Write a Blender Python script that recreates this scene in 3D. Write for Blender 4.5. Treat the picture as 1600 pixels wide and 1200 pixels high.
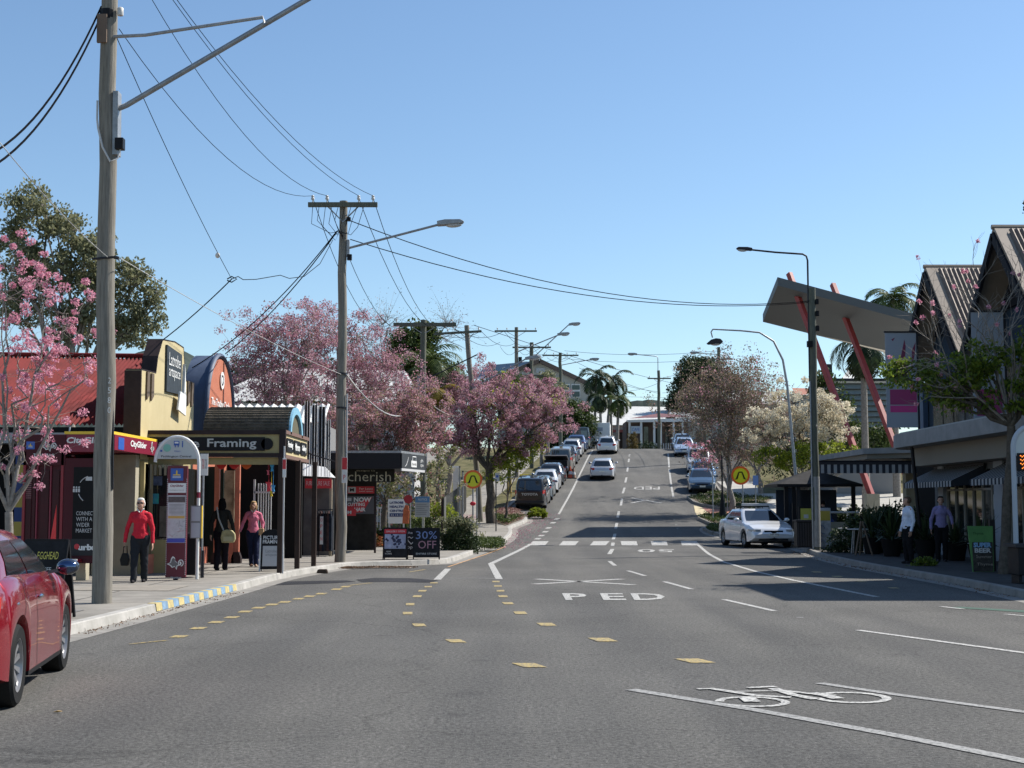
import bpy, bmesh, math, random
import numpy as np
from mathutils import Vector, Matrix
R = math.radians
for o in list(bpy.data.objects): bpy.data.objects.remove(o)
SC = bpy.context.scene
C = SC.collection
rnd = random.Random(7)
# ------------------------------------------------------------------ camera, sky, sun, exposure
F = 2200.0
TH = math.atan(190 / F)
cam = bpy.data.cameras.new('camera'); camo = bpy.data.objects.new('camera', cam); C.objects.link(camo)
cam.sensor_width = 36; cam.lens = 36 * F / 1600; cam.clip_end = 6000; cam.clip_start = .1
camo.location = (0, 0, 1.6); camo.rotation_euler = (R(90) + TH, 0, 0)
SC.camera = camo
SUN_AZ, SUN_EL = R(27), R(46)      # azimuth measured from +X towards +Y
w = bpy.data.worlds.new('World'); SC.world = w; w.use_nodes = True
nt = w.node_tree; bg = nt.nodes['Background']
sky = nt.nodes.new('ShaderNodeTexSky'); sky.sky_type = 'NISHITA'; sky.sun_disc = False
sky.sun_elevation = SUN_EL; sky.sun_rotation = R(90) - SUN_AZ
sky.air_density = 1.0; sky.dust_density = .3; sky.ozone_density = 1.0; sky.altitude = 50
tint = nt.nodes.new('ShaderNodeMixRGB'); tint.blend_type = 'MULTIPLY'; tint.inputs[0].default_value = 1; tint.inputs[2].default_value = (.92, 1.045, 1.13, 1)
nt.links.new(sky.outputs[0], tint.inputs[1]); nt.links.new(tint.outputs[0], bg.inputs[0]); bg.inputs[1].default_value = .092
sl = bpy.data.lights.new('sun', 'SUN'); sl.energy = 5.0; sl.angle = R(.5); sl.color = (1, .95, .87)
so = bpy.data.objects.new('sun', sl); C.objects.link(so)
sdir = Vector((math.cos(SUN_EL) * math.cos(SUN_AZ), math.cos(SUN_EL) * math.sin(SUN_AZ), math.sin(SUN_EL)))
so.rotation_euler = sdir.to_track_quat('Z', 'Y').to_euler(); so.location = (30, 0, 40)
SC.view_settings.view_transform = 'Standard'; SC.view_settings.look = 'None'
SC.view_settings.exposure = .55; SC.view_settings.gamma = 1
SC.cycles.max_bounces = 6; SC.cycles.transparent_max_bounces = 6; SC.cycles.use_denoising = True

# ------------------------------------------------------------------ street geometry
KN = [(-60,0),(50,0),(56,.02),(60,.08),(64,.18),(70,.45),(76,.82),(83,1.33),(90,2.03),(97,2.79),(103,3.55),(109,4.32),(115,5.13),
      (121,5.92),(127,6.58),(132,6.9),(140,7.05),(180,7.1),(400,5),(900,5)]
kx = np.array([k[0] for k in KN], float); kz = np.array([k[1] for k in KN], float)
def prof(y): return float(np.interp(y, kx, kz))
def xc(y): return float(np.interp(y, [0,58.7,83,97,109,121,140,200], [0,4.32,6.26,7.59,8.78,10.04,12,18]))
def at(px, py, Y):
    u = (px - 800) / F; v = (600 - py) / F
    d = Vector((u, math.cos(TH) - v * math.sin(TH), math.sin(TH) + v * math.cos(TH)))
    return Vector((0, 0, 1.6)) + d * (Y / d.y)
def gnd(px, py, off=0.0):
    lo = 4.0
    while lo < 300:
        p = at(px, py, lo)
        if p.z <= prof(lo) + off: break
        lo += .25
    a, b = lo - .25, lo
    for _ in range(20):
        m = (a + b) / 2
        if at(px, py, m).z <= prof(m) + off: b = m
        else: a = m
    return at(px, py, b)
def X(px, Y): return (px - 800) / F * Y / 1.0 * (1 / (math.cos(TH)))* .9963
def Z(py, Y): return at(800, py, Y).z

# ------------------------------------------------------------------ materials
MATS = {}
def mat(name, col, rough=.7, metal=0., var=0., vscale=3., bump=0., bscale=40., coat=0., spec=.5, emit=None, es=1., col2=None, trans=0.):
    if name in MATS: return MATS[name]
    if max(col) < .07 and spec == .5 and not coat and rough >= .4: spec = .12
    m = bpy.data.materials.new(name); m.use_nodes = True; MATS[name] = m
    n = m.node_tree.nodes; l = m.node_tree.links; p = n['Principled BSDF']
    p.inputs['Base Color'].default_value = (*col, 1); p.inputs['Roughness'].default_value = rough
    p.inputs['Metallic'].default_value = metal; p.inputs['Coat Weight'].default_value = coat
    p.inputs['Coat Roughness'].default_value = .04
    p.inputs['Specular IOR Level'].default_value = spec
    if emit:
        p.inputs['Emission Color'].default_value = (*emit, 1); p.inputs['Emission Strength'].default_value = es
    tc = n.new('ShaderNodeTexCoord')
    if var or col2:
        ns = n.new('ShaderNodeTexNoise'); ns.inputs['Scale'].default_value = vscale; ns.inputs['Detail'].default_value = 6
        ns.inputs['Roughness'].default_value = .65
        l.new(tc.outputs['Object'], ns.inputs['Vector'])
        cr = n.new('ShaderNodeValToRGB'); cr.color_ramp.elements[0].position = .32; cr.color_ramp.elements[1].position = .68
        c2 = col2 or tuple(min(1, x * (1 + var)) for x in col)
        c1 = col if col2 else tuple(x * (1 - var) for x in col)
        cr.color_ramp.elements[0].color = (*c1, 1); cr.color_ramp.elements[1].color = (*c2, 1)
        l.new(ns.outputs[0], cr.inputs[0]); l.new(cr.outputs[0], p.inputs['Base Color'])
    if bump:
        nb = n.new('ShaderNodeTexNoise'); nb.inputs['Scale'].default_value = bscale; nb.inputs['Detail'].default_value = 4
        l.new(tc.outputs['Object'], nb.inputs['Vector'])
        b = n.new('ShaderNodeBump'); b.inputs['Strength'].default_value = bump; b.inputs['Distance'].default_value = .02
        l.new(nb.outputs[0], b.inputs['Height']); l.new(b.outputs[0], p.inputs['Normal'])
    return m
def leafmat(name, cols, trans=.35, rough=.55):
    if name in MATS: return MATS[name]
    m = bpy.data.materials.new(name); m.use_nodes = True; MATS[name] = m
    n = m.node_tree.nodes; l = m.node_tree.links; p = n['Principled BSDF']
    g = n.new('ShaderNodeNewGeometry'); cr = n.new('ShaderNodeValToRGB')
    e = cr.color_ramp.elements
    for i, c in enumerate(cols):
        pos = i / max(1, len(cols) - 1)
        if i == 0: el = e[0]; el.position = 0
        elif i == len(cols) - 1: el = e[-1]; el.position = 1
        else: el = e.new(pos)
        el.color = (*c, 1)
    l.new(g.outputs['Random Per Island'], cr.inputs[0]); l.new(cr.outputs[0], p.inputs['Base Color'])
    p.inputs['Roughness'].default_value = rough; p.inputs['Specular IOR Level'].default_value = .3
    t = n.new('ShaderNodeBsdfTranslucent'); l.new(cr.outputs[0], t.inputs[0])
    mx = n.new('ShaderNodeMixShader'); mx.inputs[0].default_value = trans
    l.new(p.outputs[0], mx.inputs[1]); l.new(t.outputs[0], mx.inputs[2])
    l.new(mx.outputs[0], n['Material Output'].inputs[0])
    return m
def s2l(r, g, b): return tuple(((c / 255 + .055) / 1.055) ** 2.4 if c > 10 else c / 255 / 12.92 for c in (r, g, b))

# ------------------------------------------------------------------ mesh builder
class MB:
    def __init__(s): s.v = []; s.f = []
    def add(s, v, f, M=None):
        k = len(s.v)
        s.v += [tuple(M @ Vector(p)) for p in v] if M is not None else [tuple(p) for p in v]
        s.f += [tuple(i + k for i in q) for q in f]; return s
    def box(s, x0, x1, y0, y1, z0, z1, M=None):
        v = [(x0,y0,z0),(x1,y0,z0),(x1,y1,z0),(x0,y1,z0),(x0,y0,z1),(x1,y0,z1),(x1,y1,z1),(x0,y1,z1)]
        return s.add(v, [(3,2,1,0),(4,5,6,7),(0,1,5,4),(1,2,6,5),(2,3,7,6),(3,0,4,7)], M)
    def bar(s, p, q, wd, hd=None):
        p = Vector(p); q = Vector(q); d = q - p; L = d.length
        M = Matrix.Translation(p) @ d.to_track_quat('Z', 'Y').to_matrix().to_4x4(); hd = hd or wd
        return s.box(-wd/2, wd/2, -hd/2, hd/2, 0, L, M)
    def tube(s, pts, rad, n=8, cap=True):
        pts = [Vector(p) for p in pts]; m = len(pts)
        rads = rad if isinstance(rad, (list, tuple)) else [rad] * m
        k = len(s.v); prev = None
        for i, p in enumerate(pts):
            d = (pts[min(i+1, m-1)] - pts[max(i-1, 0)])
            if d.length < 1e-9: d = Vector((0,0,1))
            d.normalize()
            a = prev - d * prev.dot(d) if prev is not None else (Vector((1,0,0)) if abs(d.x) < .9 else Vector((0,1,0)))
            if prev is None: a = a - d * a.dot(d)
            a.normalize(); prev = a; b = d.cross(a)
            for j in range(n):
                t = 2 * math.pi * j / n
                s.v.append(tuple(p + (a * math.cos(t) + b * math.sin(t)) * rads[i]))
        for i in range(m - 1):
            for j in range(n):
                a0 = k + i*n + j; a1 = k + i*n + (j+1) % n
                s.f.append((a0, a1, a1 + n, a0 + n))
        if cap:
            s.f.append(tuple(k + j for j in reversed(range(n)))); s.f.append(tuple(k + (m-1)*n + j for j in range(n)))
        return s
    def lathe(s, prof_, n=20, M=None, cap=True):
        k = len(s.v); v = []; m = len(prof_)
        for r, z in prof_:
            for j in range(n):
                t = 2*math.pi*j/n; v.append((r*math.cos(t), r*math.sin(t), z))
        f = [(i*n+j, i*n+(j+1) % n, (i+1)*n+(j+1) % n, (i+1)*n+j) for i in range(m-1) for j in range(n)]
        if cap: f += [tuple(reversed(range(n))), tuple((m-1)*n + j for j in range(n))]
        return s.add(v, f, M)
    def prism(s, poly, y0, y1, M=None):      # poly in XZ, extruded along y
        n = len(poly)
        v = [(x, y0, z) for x, z in poly] + [(x, y1, z) for x, z in poly]
        f = [tuple(range(n)), tuple(reversed(range(n, 2*n)))] + [(i, i + n, (i+1) % n + n, (i+1) % n) for i in range(n)]
        return s.add(v, f, M)
    def slab(s, poly, z0, z1, M=None):       # poly in XY
        n = len(poly)
        v = [(x, y, z0) for x, y in poly] + [(x, y, z1) for x, y in poly]
        f = [tuple(reversed(range(n))), tuple(range(n, 2*n))] + [(i, (i+1) % n, (i+1) % n + n, i + n) for i in range(n)]
        return s.add(v, f, M)
    def hexa(s, lo, hi):                     # 4 lower pts, 4 upper pts
        return s.add(list(lo) + list(hi), [(3,2,1,0),(4,5,6,7),(0,1,5,4),(1,2,6,5),(2,3,7,6),(3,0,4,7)])
    def ell(s, c, r, n=12, m=8, M=None):
        v = []; f = []
        for i in range(m + 1):
            ph = math.pi * i / m
            for j in range(n):
                t = 2*math.pi*j/n
                v.append((c[0] + r[0]*math.sin(ph)*math.cos(t), c[1] + r[1]*math.sin(ph)*math.sin(t), c[2] - r[2]*math.cos(ph)))
        for i in range(m):
            for j in range(n): f.append((i*n+j, i*n+(j+1) % n, (i+1)*n+(j+1) % n, (i+1)*n+j))
        return s.add(v, f, M)
    def build(s, name, m, parent=None, smooth=False, bevel=0., fix=True):
        me = bpy.data.meshes.new(name); me.from_pydata(s.v, [], s.f); me.update()
        if fix:
            b = bmesh.new(); b.from_mesh(me); bmesh.ops.recalc_face_normals(b, faces=b.faces); b.to_mesh(me); b.free()
        return link(name, me, m, parent, smooth, bevel)
def link(name, me, m, parent=None, smooth=False, bevel=0.):
    if isinstance(m, (list, tuple)):
        for q in m: me.materials.append(q)
    elif m is not None: me.materials.append(m)
    if smooth:
        me.shade_smooth(); me.set_sharp_from_angle(angle=R(smooth if smooth > 1 else 40))
    o = bpy.data.objects.new(name, me); C.objects.link(o)
    if parent is not None: o.parent = parent
    if bevel:
        bm_ = o.modifiers.new('bevel', 'BEVEL'); bm_.width = bevel; bm_.segments = 2; bm_.limit_method = 'ANGLE'
    return o
def tag(o, label, cat, group=None, kind=None):
    if label: o['label'] = label
    if cat: o['category'] = cat
    if group: o['group'] = group
    if kind: o['kind'] = kind
    return o
def thing(name, label, cat, loc=(0,0,0), rz=0., group=None):
    o = bpy.data.objects.new(name, None); C.objects.link(o); o.location = loc; o.rotation_euler = (0, 0, rz)
    return tag(o, label, cat, group)
def kids(o): return [c for c in bpy.data.objects if c.parent == o]
def dup(root, loc, rz, label, group=None):
    def cp(o, par):
        c = o.copy(); C.objects.link(c)
        if par is not None: c.parent = par
        for ch in kids(o): cp(ch, c)
        return c
    r = cp(root, None); r.location = loc; r.rotation_euler = (0, 0, rz); r['label'] = label
    if group: r['group'] = group
    return r
def struct(o): o['kind'] = 'structure'; return o
def textmesh(s, bold=0., ext=.0):
    cu = bpy.data.curves.new('t', 'FONT'); cu.body = s; cu.align_x = 'CENTER'; cu.offset = bold; cu.extrude = ext; cu.resolution_u = 2
    o = bpy.data.objects.new('t', cu); me = bpy.data.meshes.new_from_object(o)
    bpy.data.objects.remove(o); return me
def txt(name, s, parent, x, z, wd, ht, m, y=-.006, bold=0., M=None, slant=0.):
    """lettering in the local XZ plane facing -y, fitted to a wd x ht box centred on x, z"""
    me = textmesh(s, bold)
    co = np.empty(len(me.vertices) * 3); me.vertices.foreach_get('co', co); co = co.reshape(-1, 3)
    mn = co.min(0); mxx = co.max(0); c = (mn + mxx) / 2
    u = (co[:, 0] - c[0]) / max(1e-6, mxx[0] - mn[0]) * wd; v = (co[:, 1] - c[1]) / max(1e-6, mxx[1] - mn[1]) * ht
    out = np.stack([x + u + slant * v, np.full(len(u), y), z + v], 1)
    me.vertices.foreach_set('co', out.ravel()); me.update()
    if M is not None: me.transform(M)
    return link(name, me, m, parent)
def wire(p, q, sag, r, n=14):
    p = Vector(p); q = Vector(q)
    return [p.lerp(q, i/n) - Vector((0,0,4*sag*(i/n)*(1-i/n))) for i in range(n+1)]
def cable(name, label, cat, pts, r, m, group=None):
    return tag(MB().tube(pts, r, 6).build(name, m, smooth=60), label, cat, group)
# ------------------------------------------------------------------ setting: ground, road, kerbs, markings
def asphalt(name, c1, c2, sp):
    m = bpy.data.materials.new(name); m.use_nodes = True; MATS[name] = m
    n = m.node_tree.nodes; l = m.node_tree.links; p = n['Principled BSDF']; p.inputs['Roughness'].default_value = .85
    p.inputs['Specular IOR Level'].default_value = .15
    tc = n.new('ShaderNodeTexCoord')
    def noise(sc, det, ro=.6):
        q = n.new('ShaderNodeTexNoise'); q.inputs['Scale'].default_value = sc; q.inputs['Detail'].default_value = det
        q.inputs['Roughness'].default_value = ro; l.new(tc.outputs['Object'], q.inputs['Vector']); return q
    big = noise(.22, 5); cr = n.new('ShaderNodeValToRGB'); cr.color_ramp.elements[0].position = .3; cr.color_ramp.elements[1].position = .72
    cr.color_ramp.elements[0].color = (*c1, 1); cr.color_ramp.elements[1].color = (*c2, 1); l.new(big.outputs[0], cr.inputs[0])
    fine = noise(24, 5, .9); fr = n.new('ShaderNodeValToRGB'); fr.color_ramp.elements[0].position = .3; fr.color_ramp.elements[1].position = .7
    fr.color_ramp.elements[0].color = (1-sp, 1-sp, 1-sp, 1); fr.color_ramp.elements[1].color = (1+sp, 1+sp, 1+sp, 1); l.new(fine.outputs[0], fr.inputs[0])
    mul = n.new('ShaderNodeMixRGB'); mul.blend_type = 'MULTIPLY'; mul.inputs[0].default_value = 1
    l.new(cr.outputs[0], mul.inputs[1]); l.new(fr.outputs[0], mul.inputs[2])
    # pale stones
    vo = n.new('ShaderNodeTexVoronoi'); vo.inputs['Scale'].default_value = 26; l.new(tc.outputs['Object'], vo.inputs['Vector'])
    vr = n.new('ShaderNodeValToRGB'); vr.color_ramp.elements[0].position = .10; vr.color_ramp.elements[1].position = .16
    vr.color_ramp.elements[0].color = (.45, .45, .45, 1); vr.color_ramp.elements[1].color = (0, 0, 0, 1); l.new(vo.outputs['Distance'], vr.inputs[0])
    mx = n.new('ShaderNodeMixRGB'); mx.inputs[2].default_value = (.38, .37, .35, 1)
    l.new(vr.outputs[0], mx.inputs[0]); l.new(mul.outputs[0], mx.inputs[1])
    # cracks and seams
    wn = noise(.9, 5); dis = n.new('ShaderNodeVectorMath'); dis.operation = 'MULTIPLY_ADD'; dis.inputs[1].default_value = (1.2, 1.2, 0)
    l.new(wn.outputs['Color'], dis.inputs[0]); l.new(tc.outputs['Object'], dis.inputs[2])
    v2 = n.new('ShaderNodeTexVoronoi'); v2.feature = 'DISTANCE_TO_EDGE'; v2.inputs['Scale'].default_value = .16; l.new(dis.outputs[0], v2.inputs['Vector'])
    c3 = n.new('ShaderNodeValToRGB'); c3.color_ramp.elements[0].position = .0; c3.color_ramp.elements[1].position = .0022
    c3.color_ramp.elements[0].color = (.45, .45, .45, 1); c3.color_ramp.elements[1].color = (1, 1, 1, 1); l.new(v2.outputs[0], c3.inputs[0])
    m3 = n.new('ShaderNodeMixRGB'); m3.blend_type = 'MULTIPLY'; m3.inputs[0].default_value = .45
    l.new(mx.outputs[0], m3.inputs[1]); l.new(c3.outputs[0], m3.inputs[2])
    mp = n.new('ShaderNodeMapping'); mp.inputs['Scale'].default_value = (.9, .07, 1); mp.inputs['Rotation'].default_value = (0, 0, .05); l.new(tc.outputs['Object'], mp.inputs[0])
    st = n.new('ShaderNodeTexNoise'); st.inputs['Scale'].default_value = 1.0; st.inputs['Detail'].default_value = 4; l.new(mp.outputs[0], st.inputs['Vector'])
    sr = n.new('ShaderNodeValToRGB'); sr.color_ramp.elements[0].position = .36; sr.color_ramp.elements[1].position = .62
    sr.color_ramp.elements[0].color = (.80, .80, .81, 1); sr.color_ramp.elements[1].color = (1.06, 1.05, 1.03, 1); l.new(st.outputs[0], sr.inputs[0])
    m4 = n.new('ShaderNodeMixRGB'); m4.blend_type = 'MULTIPLY'; m4.inputs[0].default_value = .9; l.new(m3.outputs[0], m4.inputs[1]); l.new(sr.outputs[0], m4.inputs[2])
    sp_ = noise(1.6, 3, .5); s2_ = n.new('ShaderNodeValToRGB'); s2_.color_ramp.elements[0].position = .27; s2_.color_ramp.elements[1].position = .34
    s2_.color_ramp.elements[0].color = (.72, .72, .73, 1); s2_.color_ramp.elements[1].color = (1, 1, 1, 1); l.new(sp_.outputs[0], s2_.inputs[0])
    m5 = n.new('ShaderNodeMixRGB'); m5.blend_type = 'MULTIPLY'; m5.inputs[0].default_value = .7; l.new(m4.outputs[0], m5.inputs[1]); l.new(s2_.outputs[0], m5.inputs[2]); l.new(m5.outputs[0], p.inputs['Base Color'])
    b = n.new('ShaderNodeBump'); b.inputs['Strength'].default_value = .8; b.inputs['Distance'].default_value = .02
    l.new(fine.outputs[0], b.inputs['Height']); l.new(b.outputs[0], p.inputs['Normal'])
    return m
M_road = asphalt('asphalt', (.096,.0935,.088), (.137,.133,.125), .85)
M_shade_damp = asphalt('asphalt painted shade and damp', (.022,.023,.027), (.042,.042,.046), .3)
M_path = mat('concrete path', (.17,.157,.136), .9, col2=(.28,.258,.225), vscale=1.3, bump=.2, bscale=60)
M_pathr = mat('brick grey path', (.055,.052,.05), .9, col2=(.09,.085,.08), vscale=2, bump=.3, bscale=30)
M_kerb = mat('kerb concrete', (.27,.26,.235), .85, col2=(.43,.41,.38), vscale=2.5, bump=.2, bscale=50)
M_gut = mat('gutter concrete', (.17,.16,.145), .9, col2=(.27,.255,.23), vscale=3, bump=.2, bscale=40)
M_grass = mat('dry verge', (.06,.065,.025), .95, col2=(.17,.145,.075), vscale=1.2, bump=.5, bscale=30)
def paint(name, col, wear):
    m = mat(name, col, .75); n = m.node_tree.nodes; l = m.node_tree.links
    tc = n.new('ShaderNodeTexCoord'); ns = n.new('ShaderNodeTexNoise'); ns.inputs['Scale'].default_value = 26; ns.inputs['Detail'].default_value = 6; ns.inputs['Roughness'].default_value = .75
    l.new(tc.outputs['Object'], ns.inputs['Vector']); cr = n.new('ShaderNodeValToRGB')
    cr.color_ramp.elements[0].position = wear - .06; cr.color_ramp.elements[1].position = wear + .06
    cr.color_ramp.elements[0].color = (.115, .113, .108, 1); cr.color_ramp.elements[1].color = (*col, 1)
    l.new(ns.outputs[0], cr.inputs[0]); l.new(cr.outputs[0], n['Principled BSDF'].inputs['Base Color']); return m
M_white = paint('white road paint', (.47,.46,.43), .47)
M_whitew = paint('worn white road paint', (.30,.295,.28), .47)
M_yel = paint('yellow road paint', (.42,.31,.10), .48)

ys = sorted(set([-30, -10, 0, 10, 20, 30, 40, 50] + list(range(50, 145)) + [150, 180, 250, 400, 900]))
def sheet(name, x0, x1, ys, off, m):
    b = MB(); xs = [x0 + (x1 - x0) * i / 4 for i in range(5)]
    for y in ys:
        for x in xs: b.v.append((x, y, prof(y) + off))
    for i in range(len(ys) - 1):
        for j in range(4):
            a = i*5 + j; b.f.append((a, a+1, a+6, a+5))
    return struct(b.build(name, m, fix=False))
sheet('ground', -500, 500, ys, -.06, M_grass)
rb = MB(); k = 0
rys = [y for y in ys if y <= 180]
for y in rys:
    x0, x1 = (-12, 30) if y < 60 else (xc(y) - 11, xc(y) + 22)
    if y > 132: x0, x1 = -30, 60
    rb.v += [(x0, y, prof(y)), ((x0+x1)/2, y, prof(y)), (x1, y, prof(y))]
for i in range(len(rys) - 1):
    for j in range(2): a = i*3 + j; rb.f.append((a, a+1, a+4, a+3))
struct(rb.build('road', M_road, fix=False))

def resamp(P, st=1.0):
    out = [Vector(P[0]).to_2d()]
    for a, b in zip(P, P[1:]):
        a = Vector(a).to_2d(); b = Vector(b).to_2d(); n = max(1, int((b - a).length / st))
        out += [a.lerp(b, i / n) for i in range(1, n + 1)]
    return out
def chaikin(P, it=2):
    P = [Vector(p).to_2d() for p in P]
    for _ in range(it):
        Q = [P[0]]
        for a, b in zip(P, P[1:]): Q += [a.lerp(b, .25), a.lerp(b, .75)]
        P = Q + [P[-1]]
    return P
def offs(P, d):
    out = []
    for i, p in enumerate(P):
        t = (P[min(i+1, len(P)-1)] - P[max(i-1, 0)]).normalized()
        out.append(p + Vector((-t.y, t.x)) * d)
    return out
def strip(name, P, prof_, m, parent=None, extra=None):
    """sweep (offset, height) cross-section along ground polyline P; offset>0 is left of the direction"""
    b = MB(); rows = [offs(P, d) for d, h in prof_]; n = len(P)
    for r, (d, h) in zip(rows, prof_):
        for p in r: b.v.append((p.x, p.y, prof(p.y) + h))
    for i in range(len(rows) - 1):
        for j in range(n - 1): a = i*n + j; b.f.append((a, a+1, a+1+n, a+n))
    return struct(b.build(name, m, parent))
KH = .14
KL = [Vector((-5.6, 4))] + [gnd(*p).to_2d() for p in [(30,1014),(105,995),(250,957),(370,925),(440,904),(530,889),(560,886),(690,882),(712,878),(745,864),(788,848),(799,838),(801,832)]] \
     + [Vector((-.1,70)), gnd(822,818).to_2d(), gnd(826,811).to_2d(), Vector((.2,77.5)), Vector((-.7,79.5))] + [Vector((xc(y) - 6.5 + .016*(y-83), y)) for y in (83,90,97,103,109,115,121,127,132)] + [Vector((2.5, 138))]
KL = resamp(chaikin(KL, 2), 1.0)
strip('kerb_left', KL, [(0,0),(.02,KH-.015),(.035,KH),(.17,KH)], M_kerb)
strip('gutter_left', KL, [(-.30,.004),(-.001,.010)], M_gut)
b = MB(); inn = offs(KL, .168); n = len(inn)
# keep the pavement edge monotone in y
for p in inn: b.v += [(p.x, p.y, prof(p.y) + KH - .004), (p.x - 3.2, p.y, prof(p.y) + KH - .004), (-90, p.y, prof(p.y) + KH - .004)]
for i in range(n - 1):
    for j in range(2): a = i*3 + j; b.f.append((a, a+3, a+4, a+1))
struct(b.build('pavement_left', M_path, fix=False))
KRw = [(8.6,4),(8.5,18),(8.75,24),(9.0,28),(9.0,32),(9.0,37),(9.45,44),(10.3,50),(10.75,55),(10.6,59),(9.6,62.5),(9.2,66),(9.5,70),(10.2,72),(12.2,73.5),(13.2,76),(13.0,85)] + [(xc(y) + 6.5 - .02*(y-93), y) for y in (90,97,103,109,115,121,127,132)] + [(20,138)]
KR = resamp(chaikin(KRw, 2), 1.0)
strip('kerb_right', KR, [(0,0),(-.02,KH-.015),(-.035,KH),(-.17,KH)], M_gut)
strip('gutter_right', KR, [(.30,.004),(.001,.010)], M_gut)
b = MB(); inn = offs(KR, -.168); n = len(inn)
for p in inn: b.v += [(p.x, p.y, prof(p.y) + KH - .004), (90, p.y, prof(p.y) + KH - .004)]
for i in range(n - 1): a = i*2; b.f.append((a, a+1, a+3, a+2))
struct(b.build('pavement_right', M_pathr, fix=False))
band_ = None
for side, KK, sg in (('left', KL, 1), ('right', KR, -1)):
    b = MB(); f0, f1, f2 = offs(KK, -.003*sg), offs(KK, .034*sg), offs(KK, .172*sg)
    for i in range(3, len(KK) - 2, 2):
        if KK[i].y > 70: break
        t_ = (KK[i+1] - KK[i]).normalized() * .014; z_ = prof(KK[i].y)
        P6 = []
        for q_, h_ in ((f0[i], .012), (f1[i], KH + .003), (f2[i], KH + .003)): P6 += [(q_.x, q_.y, z_ + h_), (q_.x + t_.x, q_.y + t_.y, z_ + h_)]
        b.add(P6, [(0,1,3,2), (2,3,5,4)])
    struct(b.build('kerb_joints', mat('joint', (.10,.09,.08), .95)))
# expansion joints and darker patches on the left footpath
b = MB()
for y in list(np.arange(14, 60, 1.5)):
    kxl = min(inn_.x for inn_ in offs(KL, .168) if abs(inn_.y - y) < 1.2)
    b.add([(-8.0, y, prof(y)+KH+.001), (kxl, y, prof(y)+KH+.001), (kxl, y+.018, prof(y)+KH+.001), (-8.0, y+.018, prof(y)+KH+.001)], [(0,1,2,3)])
b.add([(-6.9, 14, KH+.001), (-6.88, 14, KH+.001), (-6.5, 40, KH+.001), (-6.52, 40, KH+.001)], [(0,1,2,3)])
struct(b.build('pavement_joints', mat('joint', (.10,.09,.08), .95)))
def polyg(name, pts, off, m, world=False):
    P = [Vector(p).to_2d() if world else gnd(*p).to_2d() for p in pts]
    b = MB(); b.v = [(p.x, p.y, prof(p.y) + off) for p in P]; b.f = [tuple(range(len(P)))]
    return struct(b.build(name, m))
polyg('pavement_patch', [(-7.9,14.5),(-6.0,14.5),(-6.0,20.0),(-7.9,20.0)], KH+.003, mat('tar path patch', (.13,.125,.12), .9, col2=(.19,.18,.17), vscale=3, bump=.3, bscale=60), True)
polyg('pavement_patch', [(-7.7,24.6),(-5.9,24.4),(-5.9,26.0),(-7.6,26.2)], KH+.003, mat('tan path patch', (.20,.18,.15), .9, col2=(.28,.25,.21), vscale=3), True)
polyg('road_shade_damp', [(556,906),(585,903),(640,903.5),(685,907),(672,910.5),(600,909.5),(566,910)], .004, M_shade_damp)  # kerb shadow and damp painted as dark strips on the road
polyg('road_shade_damp', [(395,914),(430,909),(540,907),(556,909),(520,911.5),(420,915)], .004, M_shade_damp)
# grass verges between kerb and footpath farther up the street
def band(name, y0, y1, f0, f1, off, m):
    b = MB(); yy = list(np.arange(y0, y1 + .1, 2.0))
    for y in yy: b.v += [(f0(y), y, prof(y) + off), (f1(y), y, prof(y) + off)]
    for i in range(len(yy) - 1): a = 2*i; b.f.append((a, a+1, a+3, a+2))
    return struct(b.build(name, m))
kl = lambda y: xc(y) - 6.7 + .016*(y-83)
band('grass_verge_left', 80, 130, lambda y: kl(y) - 1.3, lambda y: kl(y) - .15, KH+.004, M_grass)
band('grass_bank_left', 62, 130, lambda y: kl(y) - 9, lambda y: kl(y) - 3.1, KH+.004, M_grass)
band('bounce_ground', 60, 100, lambda y: 14.5, lambda y: 42, KH+.002, mat('pale bounce ground', (.32,.31,.28), .9, col2=(.42,.40,.36), vscale=1))  # pale ground added to bounce light up to the canopy soffit
band('grass_bank_right', 92, 132, lambda y: xc(y) + 9.2, lambda y: xc(y) + 26, KH+.004, M_grass)
# ---- road markings
def mark(P, wd, m, name='road_marking', off=.006, closed=False):
    P = [gnd(*p).to_2d() if not isinstance(p, Vector) else p for p in P]
    P = resamp(P, 1.0)
    b = MB(); A = offs(P, wd/2); B = offs(P, -wd/2); n = len(P)
    for p in A: b.v.append((p.x, p.y, prof(p.y) + off))
    for p in B: b.v.append((p.x, p.y, prof(p.y) + off))
    for j in range(n - 1): b.f.append((j, j+1, j+1+n, j+n))
    return struct(b.build(name, m))
def rect(px, py, wpx, dpy, m, skew=0):     # dash given by its outline in the photograph's pixels
    return polyg('road_marking', [(px-wpx/2-skew, py-dpy/2), (px+wpx/2-skew, py-dpy/2), (px+wpx/2+skew, py+dpy/2), (px-wpx/2+skew, py+dpy/2)], .006, m)
# centre dashes
for a, bb in [((952,877),(961,884)),((981,892),(1008,900)),((1038,909),(1081,921)),((1131,937),(1210,955)),((1340,985),(1640,1026))]: mark([a, bb], .11, M_white)
mark([(957,858),(952,866)], .14, M_white); mark([(958,848),(957,853)], .14, M_white)
for a, bb in [((958,843),(961,834)),((962,826),(964,817)),((965,809),(967,799)),((970,790),(972,779)),((973,771),(976,762)),((977,754),(979,746)),((980,737),(981,730)),((982,722),(983,717)),((983,713),(984,710))]: mark([a, bb], .14, M_white)
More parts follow.
